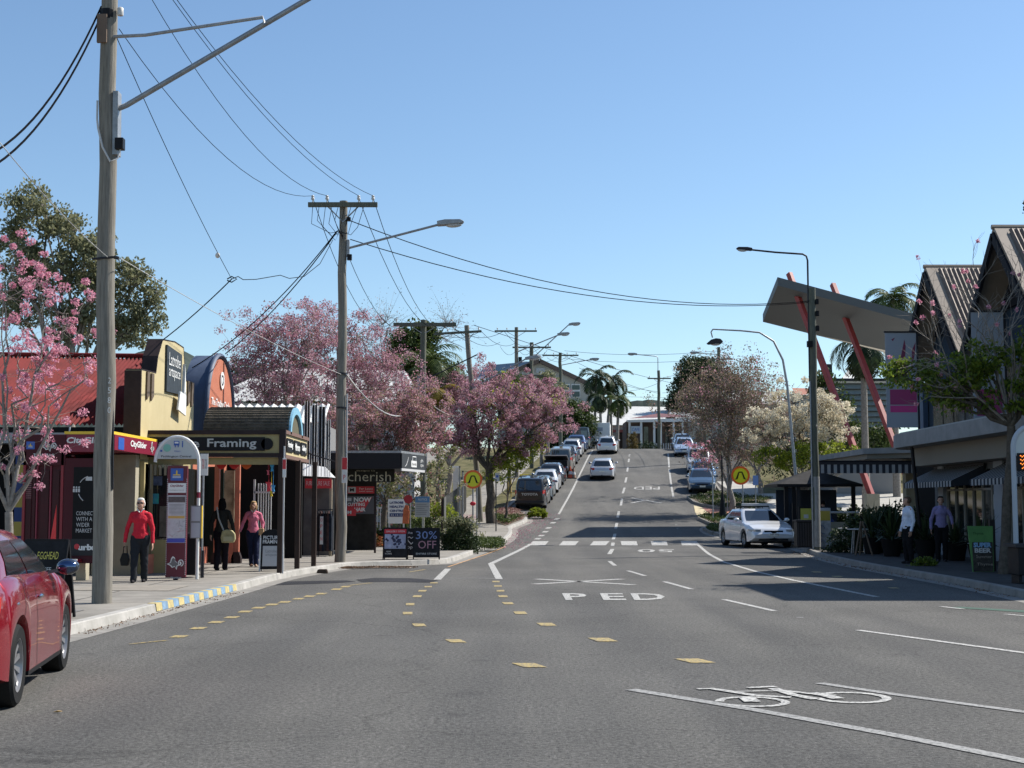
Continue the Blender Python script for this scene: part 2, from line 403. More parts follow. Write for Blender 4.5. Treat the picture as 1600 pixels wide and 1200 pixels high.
# edge lines
mark([(683,906),(700,889)], .16, M_white); mark([(780,905),(767,881),(782,874),(829,850)], .16, M_white)
mark([(697,904),(775,904)], .12, M_whitew)
mark([Vector((xc(y) - 3.38, y)) for y in (80,84,88,92,96,100,104,108,112,116,120,124,127)], .13, M_white)
for p in [(868,812),(862,818),(855,826),(850,832),(844,838),(838,843)]: mark([p, (p[0]+4, p[1]-2)], .25, M_white)
mark([(1088,848),(1108,866),(1130,878),(1180,893),(1240,907),(1370,933)], .12, M_white)
mark([Vector((xc(y) + 3.38, y)) for y in (91,94,98)], .13, M_white)
mark([Vector((xc(y) + 3.38, y)) for y in (99,103,106,110)], .13, M_white); mark([Vector((xc(y) + 3.38, y)) for y in (111,115,119,123)], .13, M_white)
for p in [(1052,812),(1055,820),(1057,826)]: mark([p, (p[0]+3, p[1])], .2, M_white)
# zebra bars
for cx in (842,889,937,983,1030,1077): rect(cx, 849, 25, 6.5, M_white, skew=-3 if cx < 950 else 1)
# near worn lane lines of the turning lane
mark([(985,1078),(1180,1110),(1400,1150),(1680,1206)], .13, M_whitew); mark([(1280,1068),(1400,1086),(1680,1124)], .11, M_whitew)
mark([(1470,948),(1505,952)], .1, M_white); mark([(1570,960),(1640,966)], .1, M_white); mark([(1245,965),(1255,965.5)], .08, M_whitew)
polyg('road_marking', [(1480,949.5),(1660,961),(1660,957.5),(1500,948.5)], .005, mat('green lane paint', (.035,.085,.06), .85, var=.3, vscale=8))
# yellow dashes
for (x, y, wd, h, sk) in [(775,909,12,2.5,0),(778,916,13,2.5,0),(782,923.5,13,3,0),(786,932,15,3.5,1),(794,943,17,4,2),(813,958,20,5,2),(854,976,26,5.5,4),(942,1000,34,7,8),(1086,1033,42,8,14)]:
    rect(x, y, wd*.94, h*.82, M_yel, sk)
for (x, y, wd, h, sk) in [(678,911,12,2,0),(669,917,12,2.5,0),(660,923.5,13,3,-1),(652,932,14,3.5,-1),(641,944.5,14,4,0),(637,958.5,16,4.5,0),(655,977,20,5,2),(712,1002,26,6,5),(827,1040,38,8,10)]:
    rect(x, y, wd*.94, h*.82, M_yel, sk)
for (x, y) in [(540,917),(526,921),(502,928),(484,932),(466,936),(445,941),(425,945),(404,950),(383,956),(362,965),(338,972.5),(310,982),(280,995)]:
    k = (y - 880) / 115; rect(x, y, 10 + 13*k, 1.5 + 2*k, M_yel, -1 - 4*k)
mark([(203,1007),(240,1003),(262,1001)], .05, M_yel); mark([(545,915),(580,911)], .08, M_yel)
mark([(640,894),(664,890)], .08, M_yel); mark([(700,886),(760,866),(790,854)], .06, mat('old orange line', (.45,.26,.12), .85, var=.4, vscale=10))
mark([(403,914),(455,903)], .07, mat('old orange line', (.45,.26,.12)))
for x, y in [(1276,894),(1308,901),(1346,909),(1396,919)]: rect(x, y, 14, 1.6, M_yel, 3)
# X ped marks and words
def quadline(a, bb, wd, m=M_white): mark([a, bb], wd, m)
mark([(838,905),(990,914)], .22, M_white); mark([(835,913),(972,905)], .22, M_white)
mark([(987,778),(1034,786)], .2, M_white); mark([(986,786),(1012,781)], .2, M_white)
def roadtext(s, pxl, pxr, pyt, pyb, m, flip=False, skew=0, bold=.012, name='road_marking'):
    """letters laid on the road between four ground points (far-left, far-right, near-left, near-right)"""
    me = textmesh(s, bold); co = np.empty(len(me.vertices)*3); me.vertices.foreach_get('co', co); co = co.reshape(-1,3)
    mn = co.min(0); mxx = co.max(0); uv = (co[:, :2] - mn[:2]) / (mxx[:2] - mn[:2])
    if flip: uv = 1 - uv
    fl, fr, nl, nr = gnd(pxl - skew, pyt), gnd(pxr - skew, pyt), gnd(pxl, pyb), gnd(pxr, pyb)
    out = []
    for u, v in uv:
        p = (nl.lerp(nr, u)).lerp(fl.lerp(fr, u), v); out.append((p.x, p.y, prof(p.y) + .007))
    me.vertices.foreach_set('co', np.array(out).ravel()); me.update()
    return struct(link(name, me, m))
for c_, a_, b_ in (('P', 884, 921), ('E', 943, 979), ('D', 991, 1042)): roadtext(c_, a_, b_, 927.5, 938, M_white, skew=6, bold=.02)
roadtext('PED', 990, 1031, 760.5, 765, M_white, flip=True, bold=.01)
roadtext('50', 996, 1053, 858.5, 863, M_white, flip=True, bold=.01)
# bicycle symbol: wheel rings, frame and bars painted on the road
def bike():
    b = MB()
    def g(px, py): p = gnd(px, py); return Vector((p.x, p.y))
    def ring(cx, cy, rx, ry, sh, wd, a0=0, a1=360):
        A = []; B = []
        for i in range(33):
            t = R(a0 + (a1 - a0) * i / 32)
            for k_, L in ((1, A), (1 - wd, B)):
                yy = cy - ry * k_ * math.sin(t); L.append(g(cx + rx*k_*math.cos(t) + sh*(yy - cy), yy))
        k0 = len(b.v); b.v += [(p.x, p.y, .007) for p in A + B]
        for i in range(32): b.f.append((k0+i, k0+i+1, k0+i+34, k0+i+33))
    ring(1176, 1097.5, 58, 8.2, 1.2, .24, -145, 178); ring(1330, 1091, 62, 9.0, 1.4, .24, -175, 150)
    for P, wd in [([(1090,1078),(1118,1077)],.07),([(1116,1078),(1180,1088),(1236,1091)],.09),([(1168,1076),(1212,1074)],.09),([(1147,1082),(1190,1081),(1222,1081)],.05),
                  ([(1208,1077),(1240,1087),(1275,1094)],.10),([(1222,1080),(1262,1085),(1306,1088)],.07),([(1165,1090),(1176,1098)],.14),([(1268,1084),(1290,1088),(1310,1093)],.12)]:
        Q = [g(*p) for p in P]; A = offs(Q, wd/2); B = offs(Q, -wd/2); k0 = len(b.v); n = len(Q)
        b.v += [(p.x, p.y, .009 + .002*rnd.random()) for p in A + B]
        for i in range(n-1): b.f.append((k0+i, k0+i+1, k0+i+1+n, k0+i+n))
    struct(b.build('road_marking', M_white))
bike()
# blue and yellow painted squares on the kerb edge by the bus stop
pa = offs(KL, -.004); ys_ = [p.y for p in KL]
def kpt(y, d):
    P = offs(KL, d)
    for a, c in zip(P, P[1:]):
        if a.y <= y <= c.y: return a.lerp(c, (y - a.y) / max(1e-6, c.y - a.y))
y = 21.2; i = 0
MB_b = mat('kerb blue', (.17,.27,.38), .8, var=.3, vscale=9); MB_y = mat('kerb yellow', (.45,.37,.17), .8, var=.3, vscale=9)
while y < 26.3:
    a, c = kpt(y, 0), kpt(y + .3, 0); a2, c2 = kpt(y, .15), kpt(y + .3, .15)
    q = MB(); z = KH + .004
    q.v = [(a.x+.006, a.y, .03), (c.x+.006, c.y, .03), (c.x-.012, c.y, z), (a.x-.012, a.y, z), (c2.x, c2.y, z), (a2.x, a2.y, z)]
    q.f = [(0,1,2,3), (3,2,4,5)]; struct(q.build('kerb_marking', (MB_y, MB_b)[i % 2])); y += .31; i += 1
# planting islands
def island(name, pts, h=.15):
    P = [gnd(*p).to_2d() for p in pts]; P = [Vector(p) for p in P]
    n = len(P); b = MB()
    ctr = sum(P, Vector((0,0))) / n; Q = [p + (ctr - p).normalized() * .16 for p in P]
    b.v = [(p.x, p.y, prof(p.y)) for p in P] + [(p.x, p.y, prof(p.y)+h) for p in P] + [(p.x, p.y, prof(p.y)+h) for p in Q]
    b.f = [(i, (i+1) % n, (i+1) % n + n, i+n) for i in range(n)] + [(i+n, (i+1) % n + n, (i+1) % n + 2*n, i+2*n) for i in range(n)]
    struct(b.build(name + '_kerb', M_gut))
    b = MB(); b.v = [(p.x, p.y, prof(p.y)+h-.01) for p in Q]; b.f = [tuple(range(n))]
    struct(b.build(name, mat('island soil', (.09,.065,.04), .95, col2=(.16,.12,.08), vscale=4))); return Q
ISL1 = island('island_bed', [(1073,779),(1083,787),(1100,792),(1130,797),(1185,800),(1210,782),(1120,772)])
ISL2 = island('island_bed', [(1091,813),(1100,808),(1160,806),(1190,812),(1180,822),(1110,821)])
ISL3 = island('island_bed', [(1098,829),(1110,825),(1170,826),(1170,836),(1112,836)])
polyg('red_paving', [(1097,793.5),(1185,801.5),(1180,806),(1113,806)], .006, mat('red paving', (.32,.14,.10), .9, var=.2, vscale=5))
polyg('cream_paving', [(1084,790),(1096,792.5),(1112,806),(1092,811),(1086,800)], .007, mat('cream paving', (.50,.42,.26), .9, var=.2, vscale=5))
# drain grates and small covers
for x, y, wd in [(1047,815.5,15),(1070,815.5,12)]: rect(x, y, wd, 1.2, mat('iron', (.03,.03,.03), .6))
# far hills
def hill(name, P, Y, base, m, dx=120):
    b = MB(); n = len(P)
    for i, (px, py) in enumerate(P):
        p = at(px, py, Y); b.v += [(p.x, Y - 140, base), (p.x, Y, p.z), (p.x * 1.05, Y + 260, base)]
    for i in range(n - 1):
        for j in range(2): a = i*3 + j; b.f.append((a, a+3, a+4, a+1))
    return struct(b.build(name, m))
hm = leaf = mat('bush hills', (.03,.045,.04), .95, col2=(.075,.09,.08), vscale=.09, bump=1, bscale=.2)
P = []
for i in range(60):
    px = -200 + i * 13; P.append((px, 596 - 40*math.exp(-((px-230)/190)**2) - 14*math.sin(px*.03) - 4*rnd.random() - (20 if px < 100 else 0)*0))
hill('hill', [(p[0], p[1] if p[0] < 430 else p[1] + (p[0]-430)*.6) for p in P], 620, 4, hm)
hill('hill', [(900+8*i, 640 - 14*math.exp(-((900+8*i-1010)/55)**2) - 2*rnd.random()) for i in range(45)], 1500, 4, hm)
# ------------------------------------------------------------------ vegetation builders
npr = np.random.RandomState(11)
def leafmesh(name, centers, n, sig, size, m, parent, flat=1.0, droop=0.):
    """n leaves round every centre; each leaf is its own bent quad"""
    centers = np.asarray(centers, float); K = len(centers)
    base = np.repeat(centers, n, 0); N = len(base)
    sg = np.repeat(np.asarray(sig if np.ndim(sig) else np.full(K, sig)), n)
    off = npr.normal(0, 1, (N, 3)); off /= np.maximum(1e-6, np.linalg.norm(off, axis=1))[:, None]
    off *= (npr.rand(N, 1) ** .45) * sg[:, None]; off[:, 2] *= flat
    p = base + off
    a = npr.normal(0, 1, (N, 3)); a[:, 2] -= droop; a /= np.linalg.norm(a, axis=1)[:, None]
    c = npr.normal(0, 1, (N, 3)); bb = np.cross(a, c); bb /= np.linalg.norm(bb, axis=1)[:, None]
    s = size * (.6 + .8 * npr.rand(N, 1))
    v = np.stack([p - a*s*.5, p + bb*s*.28, p + a*s*.5, p - bb*s*.28], 1).reshape(-1, 3)
    me = bpy.data.meshes.new(name); me.vertices.add(N*4); me.vertices.foreach_set('co', v.ravel())
    me.loops.add(N*4); me.loops.foreach_set('vertex_index', np.arange(N*4)); me.polygons.add(N)
    me.polygons.foreach_set('loop_start', np.arange(N)*4); me.polygons.foreach_set('loop_total', np.full(N, 4)); me.update(calc_edges=True)
    return link(name, me, m, parent)
def branch_pts(p, q, jit, n=5, sag=0.):
    p = Vector(p); q = Vector(q); L = (q - p).length
    out = [p.lerp(q, i/n) + Vector((rnd.gauss(0, jit), rnd.gauss(0, jit), rnd.gauss(0, jit) + sag*L*math.sin(math.pi*i/n))) * (0 if i in (0, n) else 1) for i in range(n+1)]
    return out
M_bark = mat('grey bark', (.16,.14,.12), .95, col2=(.30,.27,.24), vscale=9, bump=.6, bscale=25)
M_barkd = mat('dark bark', (.06,.05,.04), .95, col2=(.13,.11,.09), vscale=9, bump=.6, bscale=25)
M_barkw = mat('pale gum bark', (.32,.29,.25), .9, col2=(.16,.13,.11), vscale=3, bump=.3, bscale=20)
def tree(name, label, base, lobes, trunk_r, crown_m, leaf=.12, nclus=120, per=60, clus=.5, crownname='crown', bark=None, group=None,
         forks=None, second=None, twigs=0, cat='tree', flat=.8, fork_h=.35, jit=.12, droop=0., clusmin=.5, tsig=.62):
    """lobes: list of (x, y, z, rx, ry, rz) in world; trunk from base to a fork, limbs to lobes, twigs to leaf clumps"""
    base = Vector(base); t = thing(name, label, cat, base, 0, group); bark = bark or M_bark
    wd = MB(); L = [Vector(l[:3]) - base for l in lobes]; top = sum(L, Vector()) / len(L)
    fk = Vector((top.x*.25, top.y*.25, max(.6, min(l.z - lobes[i][5] for i, l in enumerate(L)) * fork_h + top.z*.12))) if forks is None else Vector(forks) - base
    wd.tube([(0,0,-.05)] + [Vector((0,0,0)).lerp(fk, i/4) + Vector((rnd.gauss(0, trunk_r*.25), rnd.gauss(0, trunk_r*.25), 0)) for i in range(1, 4)] + [fk],
            [trunk_r*1.25, trunk_r*1.05, trunk_r, trunk_r*.92, trunk_r*.85], 10)
    cl = []; sg = []
    vol = [l[3]*l[4]*l[5] for l in lobes]; tot = sum(v**.67 for v in vol)
    for l, c, v in zip(lobes, L, vol):
        r = np.array(l[3:6]); k = max(3, int(nclus * v**.67 / tot)); lr = trunk_r * .5
        mid = fk.lerp(c, .7); pts = branch_pts(fk, mid, jit*min(r), 4, .05); wd.tube(pts, [lr, lr*.85, lr*.7, lr*.6, lr*.5], 7)
        hubs = []
        for _ in range(max(2, k // 9)):
            d = Vector((rnd.gauss(0,1), rnd.gauss(0,1), rnd.gauss(0,1))).normalized() * rnd.uniform(.35, .65)
            h = c + Vector((d.x*r[0], d.y*r[1], d.z*r[2])); hubs.append(h)
            wd.tube(branch_pts(pts[rnd.choice((2,3,4))], h, jit*.5, 3, .05), [lr*.5, lr*.4, lr*.3, lr*.22], 5)
        for _ in range(k):
            d = Vector((rnd.gauss(0,1), rnd.gauss(0,1), rnd.gauss(.15,1))).normalized() * rnd.uniform(clusmin, 1) ** .5
            q = c + Vector((d.x*r[0], d.y*r[1], d.z*r[2])); h = min(hubs, key=lambda a: (a-q).length)
            wd.tube(branch_pts(h, q, jit*.35, 3, .04), [lr*.22, lr*.17, lr*.12, lr*.07], 4, cap=False)
            for _t in range(twigs):
                q2 = q + Vector((rnd.gauss(0,1), rnd.gauss(0,1), rnd.gauss(.4,.8))) * clus
                wd.tube([q.lerp(h, .3), q.lerp(q2, .5) + Vector((0,0,.05)), q2], [lr*.12, lr*.08, lr*.04], 3, cap=False); cl.append(q2); sg.append(clus*tsig*rnd.uniform(.6,1.3))
            if not twigs: cl.append(q); sg.append(clus * rnd.uniform(.55, 1.2))
    wd.build('trunk', bark, t, smooth=60)
    if per: leafmesh(crownname, cl, per, sg, leaf, crown_m, t, flat, droop)
    if second:
        m2, frac, per2, size2, nm2 = second
        sel = [c for c in cl if rnd.random() < frac]
        if sel: leafmesh(nm2, sel, per2, clus*.7, size2, m2, t, flat)
    return t
PINK = leafmat('pink blossom', [(.55,.19,.28),(.70,.31,.40),(.78,.45,.52),(.60,.22,.32),(.82,.55,.60)], .45)
PINKF = leafmat('soft pink blossom', [(.36,.16,.20),(.47,.23,.30),(.58,.39,.44),(.40,.17,.24),(.22,.15,.11),(.52,.30,.37),(.17,.15,.07)], .5)
DUSK = leafmat('dusky seed pods and blossom', [(.14,.10,.07),(.22,.17,.13),(.32,.19,.18),(.13,.13,.06),(.22,.20,.11)], .4)
CREAM = leafmat('cream blossom', [(.52,.46,.34),(.70,.64,.48),(.78,.73,.58),(.50,.40,.30)], .4)
LIME = leafmat('lime leaves', [(.16,.20,.02),(.30,.34,.03),(.24,.29,.03),(.10,.14,.02)], .5)
GREEN = leafmat('green leaves', [(.03,.055,.015),(.06,.09,.02),(.09,.12,.03),(.045,.07,.02)], .3)
OLIVE = leafmat('olive leaves', [(.12,.13,.07),(.20,.205,.11),(.28,.28,.16),(.15,.16,.09)], .5)
DARKG = leafmat('dark green leaves', [(.015,.03,.012),(.03,.05,.018),(.05,.075,.025)], .25)
GLOSSY = leafmat('glossy leaves', [(.05,.09,.015),(.12,.18,.02),(.24,.29,.04),(.06,.10,.02)], .5, .35)
GOLD = leafmat('golden fronds', [(.20,.14,.02),(.30,.22,.04),(.14,.12,.02)], .3)
def L(px, py, Y, rx, rz, ry=None):          # a crown lobe from its place in the street
    p = at(px, py, Y); s = F / Y; return (p.x, p.y, p.z, rx/s, (ry or rx)/s, rz/s)
def palm(name, label, base, h, n, fl, m, tr=.14, group=None, lean=(0,0), wide=.05, updown=(.9, -.7)):
    base = Vector(base); t = thing(name, label, 'palm tree', base, 0, group)
    top = Vector((lean[0], lean[1], h))
    MB().tube([(0,0,-.05), (lean[0]*.3, lean[1]*.3, h*.4), (lean[0]*.6, lean[1]*.6, h*.7), top], [tr*1.3, tr, tr*.9, tr*.8], 9).build('trunk', M_bark, t, smooth=60)
    for k in range(n):
        az = k * 2.399 + rnd.uniform(-.2, .2); el = updown[0] + (updown[1] - updown[0]) * (k / n) ** .8
        dirh = Vector((math.cos(az), math.sin(az), 0)); b = MB(); P = []; p = top.copy(); e = el; ln = fl * rnd.uniform(.85, 1.1)
        for i in range(11):
            P.append(p.copy()); p = p + (dirh * math.cos(e) + Vector((0,0,1)) * math.sin(e)) * (ln/10); e -= .17 + .03*i*.5
        b.tube(P, [.035*(1 - i/11.5) for i in range(11)], 4)
        side = dirh.cross(Vector((0,0,1)))
        for i in range(1, 10):
            for sub in (0, .33, .66):
                q = P[i].lerp(P[i+1], sub) ; ll = ln * .26 * math.sin(math.pi * min(1, (i + sub) / 10.5) ** .8) + .08
                for s in (-1, 1):
                    tip = q + (side * s * .8 + (P[i+1] - P[i]).normalized() * .55) * ll + Vector((0, 0, -.45 * ll * rnd.uniform(.4, 1.3)))
                    wv = (P[i+1] - P[i]).normalized() * wide
                    mid = q.lerp(tip, .5) + Vector((0,0,.06*ll)); kk = len(b.v)
                    b.v += [tuple(q - wv*.5), tuple(q + wv*.5), tuple(mid + wv*.5), tuple(mid - wv*.5), tuple(tip)]
                    b.f += [(kk, kk+1, kk+2, kk+3), (kk+3, kk+2, kk+4)]
        b.build('frond', m, t, fix=False)
    return t
def bush(name, label, c, r, m, n=40, per=30, leaf=.06, cat='bush', group=None, clus=.22, stems=True):
    t = thing(name, label, cat, c, 0, group); cl = []
    for _ in range(n):
        d = Vector((rnd.gauss(0,1), rnd.gauss(0,1), abs(rnd.gauss(0,1)))).normalized() * rnd.uniform(.3, 1) ** .5
        cl.append((d.x*r[0], d.y*r[1], d.z*r[2]))
    leafmesh('foliage', cl, per, clus*min(r), leaf, m, t)
    if stems:
        b = MB()
        for c_ in cl[::4]: b.tube([(0,0,0), (c_[0]*.4, c_[1]*.4, c_[2]*.6), c_], [.02, .014, .006], 4)
        b.build('stem', M_barkd, t)
    return t

# ------------------------------------------------------------------ people: tapered limbs fused into one surface
def capsule(bm_, p, q, r0, r1, n=14):
    p = Vector(p); q = Vector(q); d = q - p; Lh = max(d.length, 1e-4); M = Matrix.Translation(p) @ d.to_track_quat('Z', 'Y').to_matrix().to_4x4()
    pr = []
    for i in range(5): a = math.pi/2 * (1 - i/4); pr.append((max(1e-4, r0*math.cos(a)), -r0*math.sin(a)))
    for i in range(5): a = math.pi/2 * i/4; pr.append((max(1e-4, r1*math.cos(a)), Lh + r1*math.sin(a)))
    bm_.lathe(pr, n, M)
def fused(name, caps, ells, m, parent, vox=.012, sm=6):
    b = MB()
    for c in caps: capsule(b, *c)
    for c, r in ells: b.ell(c, r, 16, 10)
    o = b.build(name, m, parent)
    fold = name in ('top', 'trousers')
    r = o.modifiers.new('fuse', 'REMESH'); r.mode = 'VOXEL'; r.voxel_size = vox; r.use_smooth_shade = True
    s = o.modifiers.new('smooth', 'SMOOTH'); s.iterations = sm; s.factor = .5
    if fold:
        tx = bpy.data.textures.get('folds') or bpy.data.textures.new('folds', 'CLOUDS'); tx.noise_scale = .11; tx.noise_depth = 2
        dp = o.modifiers.new('folds', 'DISPLACE'); dp.texture = tx; dp.strength = .032; dp.mid_level = .5; dp.texture_coords = 'LOCAL'
    return o
SKIN = mat('skin', (.48,.27,.19), .55); SKIND = mat('tanned skin', (.36,.20,.14), .55)
def person(label, loc, rz, H, top, legs, hair, skin, hands, feet, shoes, cat='person', hairlong=0., girth=1., head_turn=0., collar=None, sleeves=True, glasses=False, elbow=None, grp=None, belt=None):
    """local frame: faces -y; hands and feet given in metres for a 1.7 m figure"""
    t = thing('person', label, cat, loc, rz, grp); S = H / 1.7
    V = lambda x, y, z: Vector((x, y, z)) * S
    hip = [V(-.085,0,.90), V(.085,0,.90)]; sh = [V(-.158,0,1.365), V(.158,0,1.365)]
    feet = [V(*f) for f in feet]; hands = [V(*h) for h in hands]
    knees = [(h.lerp(f, .48) + V(0,-.035,0)) for h, f in zip(hip, feet)]
    elb = []
    for i, (a, h) in enumerate(zip(sh, hands)):
        e = a.lerp(h, .52) + V((-.035, .035)[i], .045, 0)
        if elbow and elbow[i]: e = V(*elbow[i])
        elb.append(e)
    caps = []; ells = []
    g = girth
    for i in range(2):
        caps += [(hip[i], knees[i], .082*S*g, .056*S), (knees[i], feet[i] + V(0,0,.08), .055*S, .038*S), (feet[i]+V(0,0,.07), feet[i]+V(0,-.02,.04), .04*S, .035*S)]
        caps += [(sh[i], elb[i], .048*S*g, .038*S), (elb[i], hands[i], .036*S, .025*S)]
        d = (hands[i] - elb[i]).normalized(); side = V((1,-1)[i]*.0,-1,0).normalized()
        if abs(d.dot(side)) > .8: side = Vector((0,0,1))
        side = (side - d*side.dot(d)).normalized(); nrm = d.cross(side)
        w0 = hands[i]; pm = w0 + d*.055*S
        for k in range(4):                     # palm as four bones, then four curled fingers
            o_ = side * (.030 - .020*k) * S; kn = w0 + d*.082*S + o_
            caps.append((w0 + o_*.7, kn, .013*S, .011*S))
            ln = (.036, .042, .039, .030)[k] * S; cu = nrm * (.35 + .08*k) * (1 if i else -1)
            m1 = kn + (d + cu*.4).normalized()*ln; m2 = m1 + (d + cu*1.3).normalized()*ln*.8
            caps += [(kn, m1, .0095*S, .0088*S), (m1, m2, .0088*S, .0075*S)]
        th = w0 + d*.02*S + side*.03*S; t1 = th + (d*.7 + side*.8).normalized()*.035*S; t2 = t1 + (d*1 + side*.2).normalized()*.028*S
        caps += [(th, t1, .0115*S, .0105*S), (t1, t2, .010*S, .0085*S)]
    caps += [(V(0,0,.93), V(0,0,1.12), .115*S*g, .105*S*g), (V(0,0,1.12), V(0,-.005,1.33), .105*S*g, .10*S), (V(-.11,0,1.385), V(.11,0,1.385), .055*S, .055*S),
             (V(0,0,1.38), V(0,-.015,1.50), .055*S, .050*S)]
    hc = V(0,-.03,1.595); ct, st = math.cos(head_turn), math.sin(head_turn)
    rot = lambda x, y, z: hc + Vector((x*ct - y*st, x*st + y*ct, z)) * S
    ells += [(rot(0,.012,.01), (.076*S,.095*S,.105*S)), (rot(0,-.035,-.045), (.056*S,.058*S,.065*S)), (rot(0,-.092,-.012), (.013*S,.018*S,.022*S)),
             (rot(-.075,.01,-.01), (.012*S,.02*S,.03*S)), (rot(.075,.01,-.01), (.012*S,.02*S,.03*S)), (rot(0,-.082,-.055), (.024*S,.010*S,.008*S)), (rot(0,-.075,-.088), (.022*S,.018*S,.018*S))]
    body = fused('body', caps, ells, skin, t, .0075*S, 4)
    # face: eyes and lips
    for s_ in (-1, 1): MB().ell(rot(s_*.031, -.083, .008), (.012*S, .008*S, .007*S), 10, 6).build('eye', mat('eye', (.03,.02,.02), .2), body, smooth=60)
    MB().ell(rot(0, -.089, -.055), (.022*S, .006*S, .006*S), 10, 6).build('lips', mat('lips', (.35,.10,.09), .5), body, smooth=60)
    # jumper or shirt
    tc = [(V(0,0,.92), V(0,0,1.12), .135*S*g, .125*S*g), (V(0,0,1.12), V(0,-.005,1.32), .125*S*g, .12*S), (V(-.11,0,1.375), V(.11,0,1.375), .068*S, .068*S), (V(0,0,1.36), V(0,-.01,1.43), .085*S, .062*S), (V(0,0,1.425), V(-.125,0,1.385), .055*S, .055*S), (V(0,0,1.425), V(.125,0,1.385), .055*S, .055*S)]
    for i in range(2):
        tc += [(sh[i], elb[i], .054*S*g, .048*S), (elb[i], elb[i].lerp(hands[i], .93 if sleeves else .2), .047*S, .038*S)]
    te = [(V(0,0,.96), (.165*S*g, .125*S*g, .10*S)), (V(0,-.02,1.27), (.155*S*g,.115*S*g,.12*S))]
    fused('top', tc, te, top, t, .011*S, 8)
    lc = [(V(0,0,.88), V(0,0,.97), .13*S*g, .12*S*g)]
    for i in range(2): lc += [(hip[i], knees[i], .102*S*g, .080*S), (knees[i], feet[i] + V(0,.01,.06), .078*S, .066*S)]
    fused('trousers', lc, [(V(0,.01,.90), (.155*S*g,.125*S*g,.10*S))], legs, t, .011*S, 8)
    for f in feet:
        b = MB(); capsule(b, f + V(0,.035,.035), f + V(0,-.13,.025), .038*S, .03*S); b.ell(f + V(0,-.06,.02), (.045*S,.11*S,.03*S), 12, 8)
        b.build('shoe', shoes, t, smooth=60)
    hb = [(rot(0,.035,.024), (.082*S,.088*S,.095*S)), (rot(0,.014,.078), (.074*S,.084*S,.042*S)), (rot(-.055,.035,-.01), (.036*S,.06*S,.06*S)), (rot(.055,.035,-.01), (.036*S,.06*S,.06*S))]
    if hairlong: hb += [(rot(0,.06,-.04-hairlong/2), (.085*S,.05*S,.09*S+hairlong*S/2)), (rot(-.07,.02,-.03-hairlong/3), (.03*S,.05*S,.07*S+hairlong*S/3)), (rot(.07,.02,-.03-hairlong/3), (.03*S,.05*S,.07*S+hairlong*S/3))]
    fused('hair', [], hb, hair, t, .010*S, 5)
    if collar:
        b = MB()
        for s_ in (-1, 1): b.hexa([V(s_*.01,-.098,1.40), V(s_*.07,-.085,1.47), V(s_*.068,-.06,1.475), V(s_*.01,-.075,1.42)], [V(s_*.012,-.105,1.41), V(s_*.06,-.088,1.50), V(s_*.058,-.06,1.50), V(s_*.012,-.08,1.44)])
        b.tube([V(-.06,-.03,1.475), V(-.055,.04,1.485), V(.055,.04,1.485), V(.06,-.03,1.475)], .016*S, 6); b.build('collar', collar, t, smooth=60)
    if glasses:
        b = MB()
        for s_ in (-1, 1): b.ell(rot(s_*.033, -.094, .008), (.027*S,.008*S,.019*S), 12, 8)
        b.tube([rot(-.02,-.1,.012), rot(.02,-.1,.012)], .004*S, 5); b.tube([rot(-.06,-.09,.012), rot(-.078,.0,.012)], .004*S, 5); b.tube([rot(.06,-.09,.012), rot(.078,.0,.012)], .004*S, 5)
        b.build('sunglasses', mat('dark lens', (.01,.01,.012), .1), t, smooth=60)
    if belt: MB().lathe([(.142*S*g, .925*S), (.147*S*g, .93*S), (.147*S*g, .955*S), (.142*S*g, .96*S)], 20, Matrix.Scale(.85, 4, (0,1,0))).build('belt', belt, t, smooth=60)
    return t

# ------------------------------------------------------------------ cars
GLASS = mat('car glass', (.012,.016,.02), .05, spec=1.); GLASS.node_tree.nodes['Principled BSDF'].inputs['IOR'].default_value = 1.6; RUB = mat('tyre rubber', (.018,.018,.018), .8, bump=.2, bscale=60)
TRIM = mat('black trim', (.015,.015,.016), .5); RIMM = mat('alloy', (.42,.43,.44), .3, .9); CHR = mat('chrome', (.7,.7,.7), .12, 1.)
TAILM = mat('tail lamp red', (.42,.015,.012), .18, coat=.6); HEADM = mat('head lamp', (.55,.58,.6), .08, .4, coat=1.); PLATE = mat('number plate', (.75,.75,.68), .5); PLTXT = mat('plate letters', (.12,.02,.05), .6)
AMB = mat('indicator', (.6,.22,.02), .2, coat=.6); DARKR = mat('dark alloy', (.34,.34,.35), .32, .6)
def CP(name, c, metal=.25, rough=.32): return mat('paint ' + name, c, rough, metal, coat=1.)
